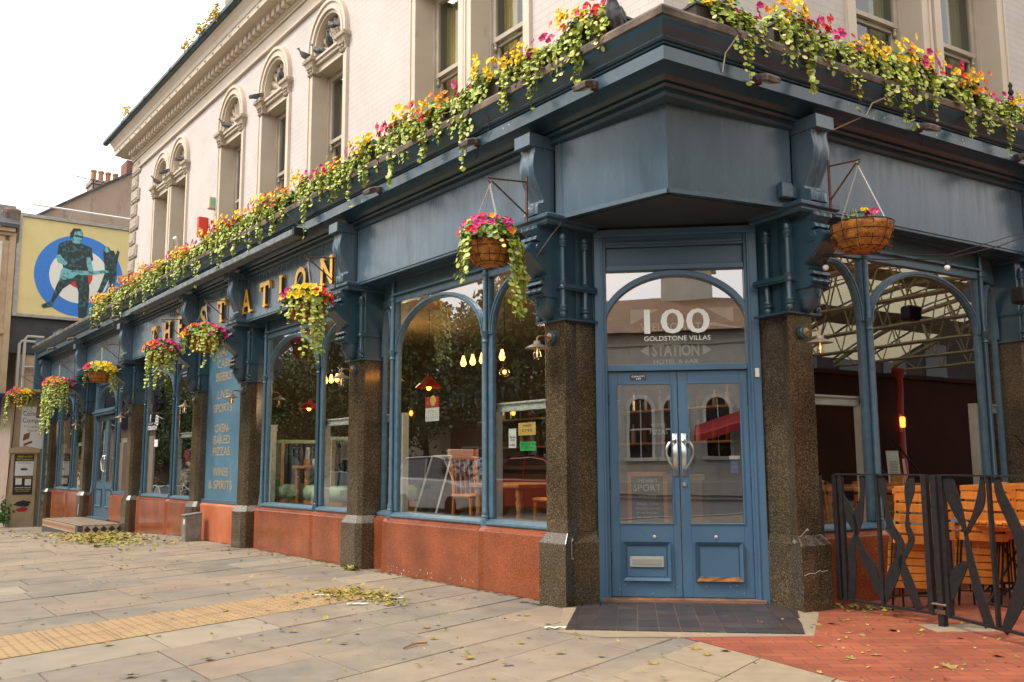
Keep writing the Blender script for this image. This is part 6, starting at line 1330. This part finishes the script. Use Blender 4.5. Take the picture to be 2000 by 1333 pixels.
def disc(r,d,m_,nm): 
    mb=MB(FS); mb.elev([(rc[0]+r*math.cos(2*math.pi*i/48)*1.0,rc[1]+r*math.sin(2*math.pi*i/48)) for i in range(48)],.16,.16+d); mb.build(nm,m_,e)
disc(1.25,.003,M('poster_blue',(.025,.16,.55),.6,col2=(.04,.20,.6),scale=30),'roundel_ring'); disc(.84,.006,M('poster_white',(.68,.68,.62),.6),'roundel_ring'); disc(.37,.009,M('poster_red',(.6,.03,.02),.6),'roundel_centre')
m_pt=M('poster_teal_black',(.015,.03,.03),.6,col2=(.03,.13,.13),scale=9,det=8,lo=.5,hi=.62); m_cy=M('poster_cyan',(.16,.42,.46),.6,col2=(.04,.14,.16),scale=10,lo=.5,hi=.62)
def fig(pl,m_,d,nm='figure_print'):
    mb=MB(FS); mb.elev([(rc[0]-(x)/1.0,rc[1]+z) for x,z in pl],.16,.16+d); mb.build(nm,m_,e)
# generic guitarist (x to the picture's right of the roundel centre)
fig([(-.62,.92),(-.42,1.05),(-.2,1.08),(.05,1.0),(.3,.92),(.36,.55),(.25,.42),(.22,.1),(.25,-.05),(.30,-.35),(.30,-.75),(.26,-1.25),(.46,-1.42),(.40,-1.52),(.05,-1.46),(.02,-1.1),(.0,-.5),(-.12,-.15),(-.45,-.45),(-.66,-.85),(-.72,-1.02),(-.95,-1.08),(-1.0,-.98),(-.75,-.85),(-.62,-.35),(-.45,.08),(-.5,.4),(-.66,.55)],m_pt,.012)
fig([(-.30,1.12),(-.33,1.3),(-.24,1.44),(-.08,1.45),(.03,1.36),(.03,1.2),(-.02,1.02),(-.12,.98),(-.26,1.02)],m_cy,.014,'head_print'); fig([(-.33,1.3),(-.24,1.46),(-.05,1.47),(.0,1.4),(-.2,1.36),(-.25,1.15),(-.31,1.1)],m_pt,.016,'hair_print')
fig([(-.2,1.27),(.04,1.24),(.03,1.19),(-.18,1.2)],m_pt,.018,'glasses_print')
fig([(-.70,.55),(-.58,.6),(-.42,.42),(-.35,.36),(-.42,.28),(-.62,.36)],m_cy,.014,'arm_print'); fig([(.16,.6),(.28,.62),(.36,.3),(.42,.12),(.32,.08),(.2,.3)],m_cy,.014,'arm_print')
fig([(-.52,.12),(-.46,.22),(-.3,.16),(-.12,.16),(.35,.2),(.75,.28),(.85,.22),(.35,.08),(-.1,.02),(-.18,-.08),(-.4,-.16),(-.55,-.14)],m_cy,.016,'guitar_print')
fig([(.64,.85),(.66,1.0),(.78,1.02),(.86,.92),(.95,.92),(1.0,.78),(1.05,.95),(1.12,.9),(1.05,.5),(1.06,.2),(1.0,-.2),(.98,-.6),(1.15,-.78),(.8,-.78),(.82,-.6),(.88,-.2),(.84,.0),(.7,-.35),(.62,-.68),(.48,-.78),(.42,-.7),(.58,-.3),(.72,.2),(.68,.55)],m_pt,.012)
fig([(.66,.9),(.68,1.0),(.76,1.0),(.8,.88),(.74,.82)],m_cy,.014,'head_print')
m_prd=M('poster_red_letters',(.62,.09,.05),.6)
mb=MB(FS); X=lambda x:rc[0]-x
for x0,x1,z0,z1 in ((1.55,1.95,1.08,1.17),(1.66,1.76,.72,1.02),(1.50,1.58,.10,.48),(1.76,1.84,.10,.48),(1.60,1.74,.24,.32)): mb.box(X(x1),X(x0),.16,.166,rc[1]+z0,rc[1]+z1)
mb.build('red_lettering',m_prd,e); text('2021',FS,X(1.78),.16,rc[1]+.58,.07,m_txt2,e,wid=.28,flip=-1)
mb=MB(FS); mb.box(-3.4,.8,-.01,.10,4.5,5.55); tag(mb.build('dark_hoarding',M('black_board',(.03,.03,.035),.7,col2=(.045,.045,.05),scale=4)),'blank black boarding under the billboard','hoarding')
# low cream wall, pipes, signs, poster pier
m_buff=M('buff_render',(.48,.35,.22),.8,col2=(.40,.29,.18),scale=3,dirt=((.28,.19,.12),5,.55,.8,(1,1,.4)),bump=.1)
mb=MB(FS); mb.box(-2,.55,-.2,.02,-.6,4.48); mb.box(-.35,.62,.02,.25,3.35,3.5); tag(mb.build('side_wall',m_buff),'buff rendered wall behind the poster pier','wall')
mb=MB(FS); 
for a,z0,z1 in ((.38,3.5,5.0),(.52,3.4,4.85)): mb.tube([(a,.12,z0),(a,.12,z1-.1),(a-.06,.12,z1),(a-.5,.12,z1)],.045,7)
mb.tube([(.38,.12,4.1),(-.3,.12,4.1)],.035,6); tag(mb.build('drain_pipes',M('grey_pipe',(.40,.38,.34),.5)),'pale grey drain pipes beside the end of the blue cornice','pipe')
mb=MB(FS); mb.box(.1,.62,.25,.35,3.10,3.42); mb.box(-.1,.55,.3,.6,3.30,3.36); mb.tube([(-.05,.5,3.3),(-.02,.5,2.6)],.05,5); tag(mb.build('bracket_shelf',M('rotten_timber',(.10,.06,.035),.9,col2=(.2,.13,.08),scale=7)),'weathered timber bracket shelf above the farthest basket','bracket')
e=empty('shop_sign',L.P(SX-.1,0,1.7),'white computer repair signboard partly hidden by the last basket','sign')
mb=MB(FS); mb.box(-.52,.33,.03,.07,1.72,2.95); mb.build('signboard',m_cardw,e)
text('Corner',FS,.06,.07,2.68,.14,m_blk,e,wid=.46,flip=-1); text('Computers',FS,-.08,.07,2.48,.14,m_blk,e,wid=.75,flip=-1); text('PC & Laptop Support',FS,-.05,.07,2.34,.06,m_redp,e,wid=.6,flip=-1); text('Repairs & Upgrades',FS,-.1,.07,2.23,.05,m_blk,e,wid=.5,flip=-1)
mb=MB(FS); mb.elev([(.26,1.95),(.10,2.02),(.08,2.2),(.24,2.14)],.07,.075); mb.elev([(.22,1.80),(.0,1.9),(.02,1.96),(.24,1.86)],.07,.075); mb.build('screen_drawing',M('sign_drawing',(.25,.08,.03),.5),e)
e=empty('poster_pier',L.P(SX-.3,.25,-.35),'cream pier covered with black and yellow repair posters and a stencilled bird','pier')
mb=MB(FS); mb.box(-.08,.55,.1,.45,-.6,1.72); mb.box(-.14,.60,.05,.5,1.60,1.72); mb.elev([(-.14,1.72),(.60,1.72),(.23,1.80)],.05,.5); mb.build('pier',m_buff,e)
mb=MB(FS); mb.box(-.0,.5,.45,.46,.42,1.56); mb.build('black_poster',m_blk,e); mb=MB(FS); mb.box(.0,.47,.46,.465,.95,1.36); mb.box(.28,.44,.46,.465,.70,.88); mb.box(.04,.2,.46,.465,.68,.86); mb.build('white_poster',m_cardw,e)
for t,z,h,wd,m_ in (('VIDEO to DVD',1.47,.05,.4,m_yel),('VHS Conversions',1.39,.05,.42,m_yel),('PHONE REPAIRS',1.30,.025,.36,m_blk),('WE FIX IT',1.12,.03,.2,m_yel),('PHOTO SCANNING',.89,.03,.42,m_yel),('LAPTOPS TABLETS',.60,.03,.42,m_cardw),('UNLOCKING CABLES',.55,.025,.4,m_yel),('CALL IN TODAY',.50,.025,.36,m_yel)): text(t,FS,.24,.465,z,h,m_,e,wid=wd,flip=-1,bold=.02)
mb=MB(FS); mb.elev([(.24+.1*math.cos(i*.52),1.135+.035*math.sin(i*.52)) for i in range(12)],.465,.467); mb.build('oval_badge',m_blk,e)
mb=MB(FS); mb.elev([(.46,.14),(.36,.22),(.20,.26),(.08,.22),(.04,.12),(.10,.08),(.22,.08),(.34,.10)],.45,.454); mb.elev([(.10,.24),(.02,.22),(.0,.17),(.08,.17)],.45,.454); mb.build('bird_stencil',m_blk,e)
mb=MB(FS); mb.elev([(.40,.0),(.28,.06),(.14,.065),(.06,.01),(.16,-.06),(.32,-.06)],.45,.453); mb.build('red_stencil',m_redp,e)
# left neighbour: brick and cream bay-windowed shop house
e=empty('bay_window_house',L.P(SX+2,2.2,-.5),'brick and cream house with sash windows at the left edge of the picture','house')
FH=Fr(L.P(SX,.36,0),L.n,-L.u)
mb=MB(FH); mb.box(.45,.82,-6,-.0,3.4,8.7); mb.build('brick_wall',brick('yellow_brick',(.42,.26,.09),(.34,.2,.07),(.3,.25,.18)),e)
mb=MB(FH); mb.box(.60,2.6,-.3,.25,3.25,7.9); mb.box(.55,2.7,-.3,.32,7.9,8.0); mb.box(.5,2.8,-.35,.42,8.0,8.12); mb.box(.6,2.7,-.3,.32,5.0,5.12); mb.box(.45,.62,-.1,.28,3.2,8.0); mb.build('bay_wall',m_buff,e,bevel=.01)
mb=MB(FH); mb.loft([[(.4,.5,8.12),(2.9,.5,8.12),(2.9,-.5,8.9),(.4,-.5,8.9)],[(.4,.5,8.22),(2.9,.5,8.22),(2.9,-.5,9.0),(.4,-.5,9.0)]],True,caps=True); mb.build('roof',m_slate,e)
mb=MB(FH); mb.rbox(.35,.78,-.5,.25,7.7,8.75,.05); mb.build('party_wall_corbel',m_stone,e)
for z0,z1,t in ((5.35,7.7,0),(3.4,4.75,1)):
    mb=MB(FH); mb.box(.80,2.4,.25,.33,z0,z1); w_=mb.build('sash_window',m_white,e,bevel=.01); mb=MB(FH); mb.box(.93,2.3,.331,.335,z0+.14,(z0+z1)/2-.04); mb.box(.93,2.3,.331,.335,(z0+z1)/2+.04,z1-.12); mb.build('window_pane',M('blind_glass',(.13,.13,.12),.12,col2=(.3,.29,.26),scale=1.2,stretch=(.1,.1,16),det=0,lo=.45,hi=.55) if t==0 else MATS['blind_glass'],w_)
mb=MB(FH); mb.box(.55,2.6,-.3,.35,2.35,3.2); mb.box(.5,2.7,-.3,.5,3.18,3.28); mb.build('shop_fascia',M('navy_fascia',(.012,.02,.06),.4),e)
mb=MB(FH); mb.box(.62,2.6,-.3,.2,-.6,2.35); mb.build('shopfront_wall',M('shopfront_pink',(.5,.36,.28),.7),e); mb=MB(FH); mb.box(.58,.70,.2,.32,-.6,2.3); mb.box(1.0,1.1,.2,.32,-.6,2.3); mb.build('white_post',m_white,e); mb=MB(FH); mb.box(.71,.98,.2,.22,.6,2.2); mb.build('shop_pane',MATS['blind_glass'],e)
mb=MB(FS); mb.tube([(.50,.1,3.3),(.53,.12,2.0),(.60,.14,.6),(.62,.2,-.4)],.012,4); tag(mb.build('hanging_cable',m_black),'black cable running down the wall beside the pier','cable')
random.seed(21); mb=MB(FS); ms=MB(FS)
for i in range(150): p=V((.68+random.gauss(0,.09),.55+random.gauss(0,.12),-.35+abs(random.gauss(.2,.22)))); lf(mb,p,rv()+V((0,1,.5)),.04,mi=1)
for i in range(6): ms.tube([(.68,.55,-.45),(.68+random.gauss(0,.1),.55,.1+random.random()*.2)],.006,3)
o=mb.build('shrub',[m_leaf,m_leafd]); tag(o,'small dark shrub growing at the foot of the neighbouring shop','shrub'); ms.build('stems',m_stem,None); s_=[x for x in C.objects if x.name.startswith('stems') and x.parent is None][0]
for v in s_.data.vertices: v.co=v.co+s_.location-o.location
s_.location=(0,0,0); s_.parent=o
# ================================================================ the street behind the camera (seen in the glass)
m_crown=M('tree_leaf',(1,1,1),.6,isl=[(.02,.045,.008),(.035,.075,.012),(.06,.11,.02),(.09,.13,.025)]); m_bark=M('bark',(.07,.05,.035),.9,col2=(.11,.085,.06),scale=9,bump=.8)
def tree(seed,h,r):
    random.seed(seed); e=empty('street_tree',(0,0,0),'x','tree')
    mb=MB(I); mb.tube([(0,0,-.3),(.05,0,h*.25),(.0,.1,h*.5),(.1,0,h*.8)],[.24,.17,.11,.04],8)
    cl=[]
    for i in range(9):
        a=i*2.4; z=h*(.36+.055*i); q=V((math.cos(a)*r*.6*random.uniform(.6,1),math.sin(a)*r*.6*random.uniform(.6,1),z+r*.25)); mb.tube([(0,0,z-.5),q*.5+V((0,0,z*.5)),q],[.08,.05,.02],5); cl.append(q)
    mb.build('trunk',m_bark,e,smooth=True); mb=MB(I)
    for q in cl+[V((random.gauss(0,r*.3),random.gauss(0,r*.3),h*.8+random.gauss(0,.6))) for _ in range(10)]:
        for i in range(520):
            u=rv().normalized()*r*.46*random.random()**.45; lf(mb,q+u,u+rv()*.8,random.uniform(.05,.11),k=4)
    mb.build('crown',m_crown,e); return e
T=tree(71,8.5,3.0); 
tp=[(4,12.0),(9.5,12.6),(14.5,12.2),(19.5,13.0),(25,12.6),(30,13.2),(36,13.5),(-3,13.5),(12,16.5),(22,17),(32,18)]+[(41+i*5.5,12.5+(i%3)*.6) for i in range(12)]+[(46,17),(60,17),(75,17)]
for i,(s,n) in enumerate(tp):
    p=L.P(s,n,0); p.z=gz(p)-.1
    o=place(T,i==0,p,i*1.3,'%s street tree across the road, counted from the picture\'s end of the street'%ordn[i],'trees across the road',1+.12*((i*7)%3-1))
def car(f,s0,n0,label,body,Ln=4.4,h=1.5,van=False,z=-.13):
    e=empty('parked_car',f.P(s0+Ln/2,n0,gz(f.P(s0,n0,0))+z),label,'car','cars parked across the road'); b=gz(f.P(s0,n0,0))+z
    low=[(0,.35),(0,.62),(.1,.78),(.9,.92),(Ln*.25,.96),(Ln-.5,.98),(Ln-.12,.9),(Ln,.6),(Ln,.33),(Ln-.4,.25),(.4,.25)]
    if van: low=[(0,.35),(0,.7),(.12,.9),(.75,1.05),(Ln*.28,1.1),(Ln-.3,1.15),(Ln-.04,1.05),(Ln,.6),(Ln,.33),(Ln-.4,.25),(.4,.25)]
    W2=.88
    mb=MB(f); rings=[]
    for n_,k,dz in ((-W2,.96,.03),(-W2*.9,1,0),(0,1.0,-.0),(W2*.9,1,0),(W2,.96,.03)):
        rings.append([(s0+Ln/2+(x-Ln/2)*k,n0+n_,b+(zz if zz<.5 else zz-dz)) for x,zz in low])
    mb.loft(rings,True,caps=True); mb.build('body',body,e,smooth=2,bevel=.03)
    top=[(Ln*.2,.93),(Ln*.36,h-.06),(Ln*.5,h),(Ln*.72,h-.02),(Ln*.93,.96)] if not van else [(Ln*.19,1.06),(Ln*.34,h-.08),(Ln*.46,h),(Ln*.85,h-.02),(Ln*.96,1.12)]
    mb=MB(f); mb.loft([[(s0+x,n0+n_*(1 if zz<1.2 else 1),b+zz-.0) for x,zz in top] for n_ in (-.74,-.70,.70,.74)],False); 
    mb.loft([[(s0+x,n0-.80+(zz-.9)*.16,b+zz-.03) for x,zz in top],[(s0+x,n0+.80-(zz-.9)*.16,b+zz-.03) for x,zz in top]],True,caps=True); mb.build('windows',M('car_glass',(.015,.018,.02),.05) if 'car_glass' not in MATS else MATS['car_glass'],e)
    mb=MB(f); i0=1; mb.loft([[(s0+x,n0+n_,b+zz+dz) for x,zz in top[1:-1]] for n_,dz in ((-.72,-.03),(-.6,.02),(.6,.02),(.72,-.03))]); 
    for sg in (-1,1):
        for k in (0,1,2,3):
            (x,zz),(x2,z2)=top[k],top[k+1]
            mb.tube([(s0+x,n0+sg*(.81-(zz-.9)*.16),b+zz),(s0+x2,n0+sg*(.81-(z2-.9)*.16),b+z2)],.025,4)
        xm=Ln*.56; mb.tube([(s0+xm,n0+sg*.80,b+.95),(s0+xm,n0+sg*.72,b+h-.03)],.03,4); mb.rbox(s0+Ln*.27,s0+Ln*.27+.1,n0+sg*.86-.08,n0+sg*.86+.08,b+.95,b+1.08,.02)
    mb.build('roof_panel',body,e,smooth=False)
    for x in (Ln*.19,Ln*.8):
        for sg in (-1,1):
            mb=MB(f); mb.lathe((s0+x,n0+sg*.80,b+.32),[(.2,-.1),(.32,-.1),(.33,0),(.32,.10),(.21,.10)],20,ax=1); wh=mb.build('wheel',M('tyre',(.02,.02,.02),.8) if 'tyre' not in MATS else MATS['tyre'],e,smooth=2)
            mb=MB(f); mb.lathe((s0+x,n0+sg*.80,b+.32),[(0,sg*.06),(.06,sg*.09),(.19,sg*.09),(.22,sg*.07)],10,ax=1); mb.build('rim',m_steel,wh)
    for sg in (-1,1): mb=MB(f); mb.rbox(s0-.01,s0+.25,n0+sg*.62-.16,n0+sg*.62+.16,b+.62,b+.76,.03); mb.build('headlight',M('headlight',(.6,.62,.62),.1) if 'headlight' not in MATS else MATS['headlight'],e); mb=MB(f); mb.rbox(s0+Ln-.1,s0+Ln+.01,n0+sg*.66-.12,n0+sg*.66+.12,b+.68,b+.9,.02); mb.build('tail_light',m_redp,e)
    return e,b
m_cw=M('white_car_paint',(.62,.62,.62),.2,coat=.6); m_crd=M('red_car_paint',(.35,.01,.015),.2,coat=.6)
tx,b=car(L,15.4,9.9,'white taxi with a roof sign parked across the road',m_cw,4.3,1.75,True)
mb=MB(L); mb.rbox(16.9,17.15,9.5,10.3,b+1.77,b+1.97,.02); rs=mb.build('roof_sign',m_cardw,tx); text('TAXI',Fr(L.P(17.0,9.498,0),L.u,-L.n),0,0,b+1.80,.1,m_blk,tx,wid=.3,flip=1)
text('TAXI',Fr(L.P(17.6,9.02,0),L.u,-L.n),0,0,b+.8,.14,M('teal_print',(.02,.3,.28),.5),tx,wid=.6,flip=1)
car(L,10.6,9.9,'dark red hatchback parked across the road behind the taxi',m_crd,4.2,1.5)
car(L,43.0,9.9,'white hatchback parked far along the road',m_cw,4.2,1.5)
car(L,49.0,9.9,'second white car parked far along the road, beyond the hatchback',m_cw,4.5,1.6,True)
car(L,64.0,9.9,'pale van-like car parked farthest of all across the road',m_cw,4.5,1.7,True)
car(L,21.0,9.9,'silver estate car parked across the road ahead of the taxi',M('silver_car_paint',(.3,.3,.31),.25,metal=.6,coat=.5),4.5,1.48)
# opposite station building
e=empty('station_building',(-1,-20,-.1),'white single-storey building with hipped tile roof and paired arched windows across the street','building')
m_stw=M('white_render',(.50,.49,.44),.8,col2=(.42,.41,.37),scale=2,dirt=((.3,.29,.25),5,.55,.8,(1,1,.3)))
mb=MB(I); mb.box(-15,11,-27,-20,-.2,6.35); mb.box(-15.1,11.1,-27.1,-19.88,5.85,5.95); mb.box(-15.1,11.1,-27.1,-19.9,.0,.5); mb.build('wall',m_stw,e,bevel=.02)
mb=MB(I); mb.loft([[(-15.6,-27.6,6.35),(11.6,-27.6,6.35),(11.6,-19.4,6.35),(-15.6,-19.4,6.35)],[(-8.5,-23.5,8.4),(-.2,-23.5,8.4),(-.2,-23.4,8.4),(-8.5,-23.4,8.4)]],True,caps=True); mb.build('hipped_roof',brick('clay_tile',(.24,.12,.05),(.17,.10,.065),(.08,.06,.045),.25,.18,.01),e)
mb=MB(I); mb.box(-1.6,.5,-24.2,-23.0,7.5,9.7); mb.box(-1.8,.7,-24.4,-22.8,9.5,9.85); mb.build('chimney',m_stw,e,bevel=.03)
for i,x in enumerate((-12,-10.6,-7.6,-6.2,-2.25,-.9,.75,4.4,5.8,8.8)):
    mb=MB(I); mb.strip(arc(x,3.3,.60,.60,0,180,12),arc(x,3.3,.44,.44,0,180,12),-20,-19.86); mb.box(x-.56,x-.44,-20,-19.86,1.5,3.3); mb.box(x+.44,x+.56,-20,-19.86,1.5,3.3); mb.box(x-.66,x+.66,-20,-19.78,1.35,1.5); mb.box(x-.02,x+.02,-19.98,-19.93,1.5,3.7); mb.box(x-.42,x+.42,-19.98,-19.93,2.5,2.56)
    w_=mb.build('arched_window',m_white,e,bevel=.01); mb=MB(I); mb.elev([(x-.44,1.5)]+[(p[0],p[1]) for p in arc(x,3.3,.44,.44,180,0,12)]+[(x+.44,1.5)],-19.995,-19.985); mb.build('window_pane',MATS['car_glass'],w_)
mb=MB(I); mb.loft([[(-.1,-19.8,2.6),(2.6,-19.8,3.5),(2.6,-18.3,2.9),(-.1,-18.3,2.2)],[(-.1,-19.8,2.66),(2.6,-19.8,3.56),(2.6,-18.3,2.96),(-.1,-18.3,2.26)]],True,caps=True); mb.loft([[(-.1,-18.32,2.24),(2.6,-18.32,2.94),(2.6,-18.28,2.94),(-.1,-18.28,2.24)],[(-.1,-18.32,2.0),(2.6,-18.32,2.7),(2.6,-18.28,2.7),(-.1,-18.28,2.0)]],True,caps=True); tag(mb.build('red_awning',M('red_canvas',(.30,.02,.025),.9)),'red fabric awning on the station building','awning')
# station canopy to the right
e=empty('station_canopy',(13,3,0),'glazed station canopy on red iron columns to the right of the pub','canopy')
FC_=Fr(R.P(3.4,3.2,0),R.u,R.n)
m_irn=M('cream_iron',(.30,.26,.18),.6); m_redi=M('red_iron',(.28,.015,.012),.4)
for a in range(7):
    mb=MB(FC_); x=a*3.0
    pts=[(x,b,4.35+1.5*math.sin(math.pi*b/11)) for b in [k*.9 for k in range(13)]]; mb.tube(pts,.07,5)
    mb.tube([(x,0,4.3),(x,10.8,4.3)],.05,4)
    for k in range(12): mb.tube([(x,k*.9,4.3),(x,(k+.5)*.9,4.35+1.5*math.sin(math.pi*(k+.5)*.9/11))],.022,4); mb.tube([(x,(k+1)*.9,4.3),(x,(k+.5)*.9,4.35+1.5*math.sin(math.pi*(k+.5)*.9/11))],.022,4)
    mb.build('lattice_truss',m_irn,e)
mb=MB(FC_)
for k in range(12):
    for a in range(12): 
        z0=4.5+1.5*math.sin(math.pi*k*.9/11); z1=4.5+1.5*math.sin(math.pi*(k+1)*.9/11)
        mb.box(a*1.5+.0,a*1.5+.08,k*.9,(k+1)*.9,(z0+z1)/2-.05,(z0+z1)/2) if k%3==0 else None
        if (k%3)!=0: mb.quad([(a*1.5+.08,k*.9,z0),(a*1.5+1.42,k*.9,z0),(a*1.5+1.42,(k+1)*.9,z1),(a*1.5+.08,(k+1)*.9,z1)])
        else: mb.quad([(a*1.5,k*.9,z0+.01),(a*1.5+1.5,k*.9,z0+.01),(a*1.5+1.5,(k+1)*.9,z1+.01),(a*1.5,(k+1)*.9,z1+.01)],1)
mt=bpy.data.materials.new('milky_glazing'); mt.use_nodes=True; tn=mt.node_tree; tn.nodes.clear()
o1=tn.nodes.new('ShaderNodeOutputMaterial'); t1=tn.nodes.new('ShaderNodeBsdfTranslucent'); t1.inputs[0].default_value=(.50,.45,.30,1); tn.links.new(t1.outputs[0],o1.inputs[0])
mb.build('roof_glazing',[mt,m_irn],e)
for a in (0,3,6):
    for b in (0.2,10.6): mb=MB(FC_); mb.lathe((a*3.0,b,0),[(.2,0),(.2,.5),(.12,.6),(.11,4.0),(.22,4.2),(.22,4.35),(0,4.35)],12); mb.build('iron_column',m_redi,e,smooth=2)
mb=MB(FC_); mb.box(-6,24,11.2,11.6,0,4.1); mb.box(-6,24,11.1,11.7,4.1,4.25); tag(mb.build('platform_wall',M('dark_brick_wall',(.03,.012,.008),.95,spec=.05)),'dark wall along the far side of the station canopy','wall')
# terrace houses beyond the road
def terrace_house(i,s,wd,h,wall_m,label):
    n0=19.0; g=gz(L.P(s,n0,0))-.1; e=empty('terrace_house',L.P(s+wd/2,n0+4,g),label,'house','houses across the road')
    mb=MB(L); mb.box(s,s+wd-.02,n0,n0+8,g-1,g+h); mb.box(s,s+wd-.02,n0-.12,n0,g+h-.25,g+h); mb.build('wall',wall_m,e)
    mb=MB(L); mb.loft([[(s,n0-.3,g+h),(s+wd-.02,n0-.3,g+h),(s+wd-.02,n0+8.3,g+h),(s,n0+8.3,g+h)],[(s,n0+4,g+h+2.2),(s+wd-.02,n0+4,g+h+2.2),(s+wd-.02,n0+4.1,g+h+2.2),(s,n0+4.1,g+h+2.2)]],True,caps=True); rf=mb.build('roof',m_slate,e)
    mb=MB(L); mb.box(s+wd-.7,s+wd+.2-.3,n0+3.4,n0+4.6,g+h+.5,g+h+3.2); mb.build('chimney',MATS['red_brick'],rf)
    for z in (1.0,3.9):
        for k in range(2):
            a=s+wd*(.28+.44*k)
            if z<2 and k==0:
                mb=MB(L); mb.box(a-.45,a+.45,n0-.05,n0+.05,g,g+2.1); mb.build('door',random.choice((m_redp,m_door,m_black)),e); continue
            mb=MB(L); mb.box(a-.6,a+.6,n0-.06,n0+.04,g+z,g+z+1.7); w_=mb.build('window',m_white,e); mb=MB(L); mb.box(a-.5,a+.5,n0-.07,n0-.062,g+z+.1,g+z+.8); mb.box(a-.5,a+.5,n0-.07,n0-.062,g+z+.88,g+z+1.6); mb.build('pane',MATS['car_glass'],w_)
random.seed(77)
wm=[m_buff,MATS['white_render'],brick('brown_brick',(.22,.10,.05),(.17,.08,.045),(.2,.17,.14)),m_cream]
for i in range(22): terrace_house(i,-12+i*6.2,6.2,6.4+.5*((i*3)%3),wm[i%4],'%s house of the terrace across the road, counted from the near end'%ordn[i])
mb=MB(L)
for i in range(9000):
    s=random.uniform(-14,95); hh=1.5+.9*math.sin(s*.7)+.5*math.sin(s*2.1); lf(mb,V((s,16.2+random.gauss(0,.4),gz(L.P(s,16,0))-.1+random.random()*max(.6,hh))),rv(),random.uniform(.07,.15),k=5)
mb.build('hedge',m_crown,kind='stuff')

e=empty('sky_blocker',R.P(10,24,0),'unseen grey block added beyond the station canopy to darken the terrace-side reflections','building'); mb=MB(R); mb.box(-2,80,20,30,-.2,12); mb.build('wall',M('grey_panel',(.05,.04,.035),.9,spec=.1,col2=(.035,.03,.03),scale=2),e)  # out of view, added to block bright sky from the terrace-side glass and paint
for i in range(12):
    for j in range(3): mb=MB(R); mb.box(-1+i*3,.6+i*3,19.94,20,1.5+j*3.2,3.4+j*3.2); mb.build('window',MATS['car_glass'],e)
# small wear that has a shape of its own: paint chips, gum spots, bird lime, a cracked pillar
random.seed(314)
m_chip=M('bare_primer',(.40,.40,.37),.8); m_gum=M('old_gum',(.12,.11,.10),.8); m_lime=M('bird_lime',(.55,.54,.50),.9)
def specks(fr,n,a0,a1,b,c0,c1,r0,r1,mat,name,parent=None,**pr):
    mb=MB(fr)
    for i in range(n):
        a,c,r=random.uniform(a0,a1),random.uniform(c0,c1),random.uniform(r0,r1); k=random.randint(5,7); e_=random.uniform(.5,1.6)
        mb.add([(a+r*math.cos(2*math.pi*j/k)*random.uniform(.6,1.2),b+.0006,c+r*e_*math.sin(2*math.pi*j/k)*random.uniform(.6,1.2)) for j in range(k)],[tuple(range(k))])
    o=mb.build(name,mat,parent,**pr); return o
specks(D,26,.10,1.30,-.05,.06,.19,.0015,.006,m_chip,'paint_chips',pub); specks(D,14,.10,.70,-.05,.54,.67,.001,.003,m_chip,'paint_chips',pub)
specks(L,40,1.4,3.3,-.13,.02,.10,.002,.008,m_lime,'splash_marks',pub)
for f,s0,s1 in ((L,.3,9),(R,.3,4)): specks(f,30,s0,s1,.305,4.20,4.30,.002,.009,m_lime,'bird_marks',pub)
mb=MB(L)
for i in range(150):
    s,n=random.uniform(-1.5,9),random.uniform(.3,4.6); r=random.uniform(.008,.022); z=gz(L.P(s,n,0))+.005
    mb.add([(s+r*math.cos(k)*random.uniform(.7,1.2),n+r*math.sin(k)*random.uniform(.7,1.2),z) for k in (0,.9,1.8,2.7,3.6,4.5,5.4)],[tuple(range(7))])
mb.build('gum_spots',m_gum,kind='stuff')
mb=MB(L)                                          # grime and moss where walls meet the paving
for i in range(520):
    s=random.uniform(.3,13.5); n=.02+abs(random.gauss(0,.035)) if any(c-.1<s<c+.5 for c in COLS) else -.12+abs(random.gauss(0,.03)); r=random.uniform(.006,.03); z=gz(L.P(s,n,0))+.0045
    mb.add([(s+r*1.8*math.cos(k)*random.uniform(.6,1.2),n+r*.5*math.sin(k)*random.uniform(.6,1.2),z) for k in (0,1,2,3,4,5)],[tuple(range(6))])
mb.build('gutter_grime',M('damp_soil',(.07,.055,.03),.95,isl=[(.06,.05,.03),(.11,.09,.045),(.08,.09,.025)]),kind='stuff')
mb=MB(R); pts=[(.02,.003,.30),(.08,.003,.315),(.15,.003,.31),(.20,.003,.33),(.24,.003,.318),(.30,.003,.325)]; mb.tube([(a,.001,c) for a,b,c in pts],.0022,4); mb.build('pillar_crack',m_lime,pub)
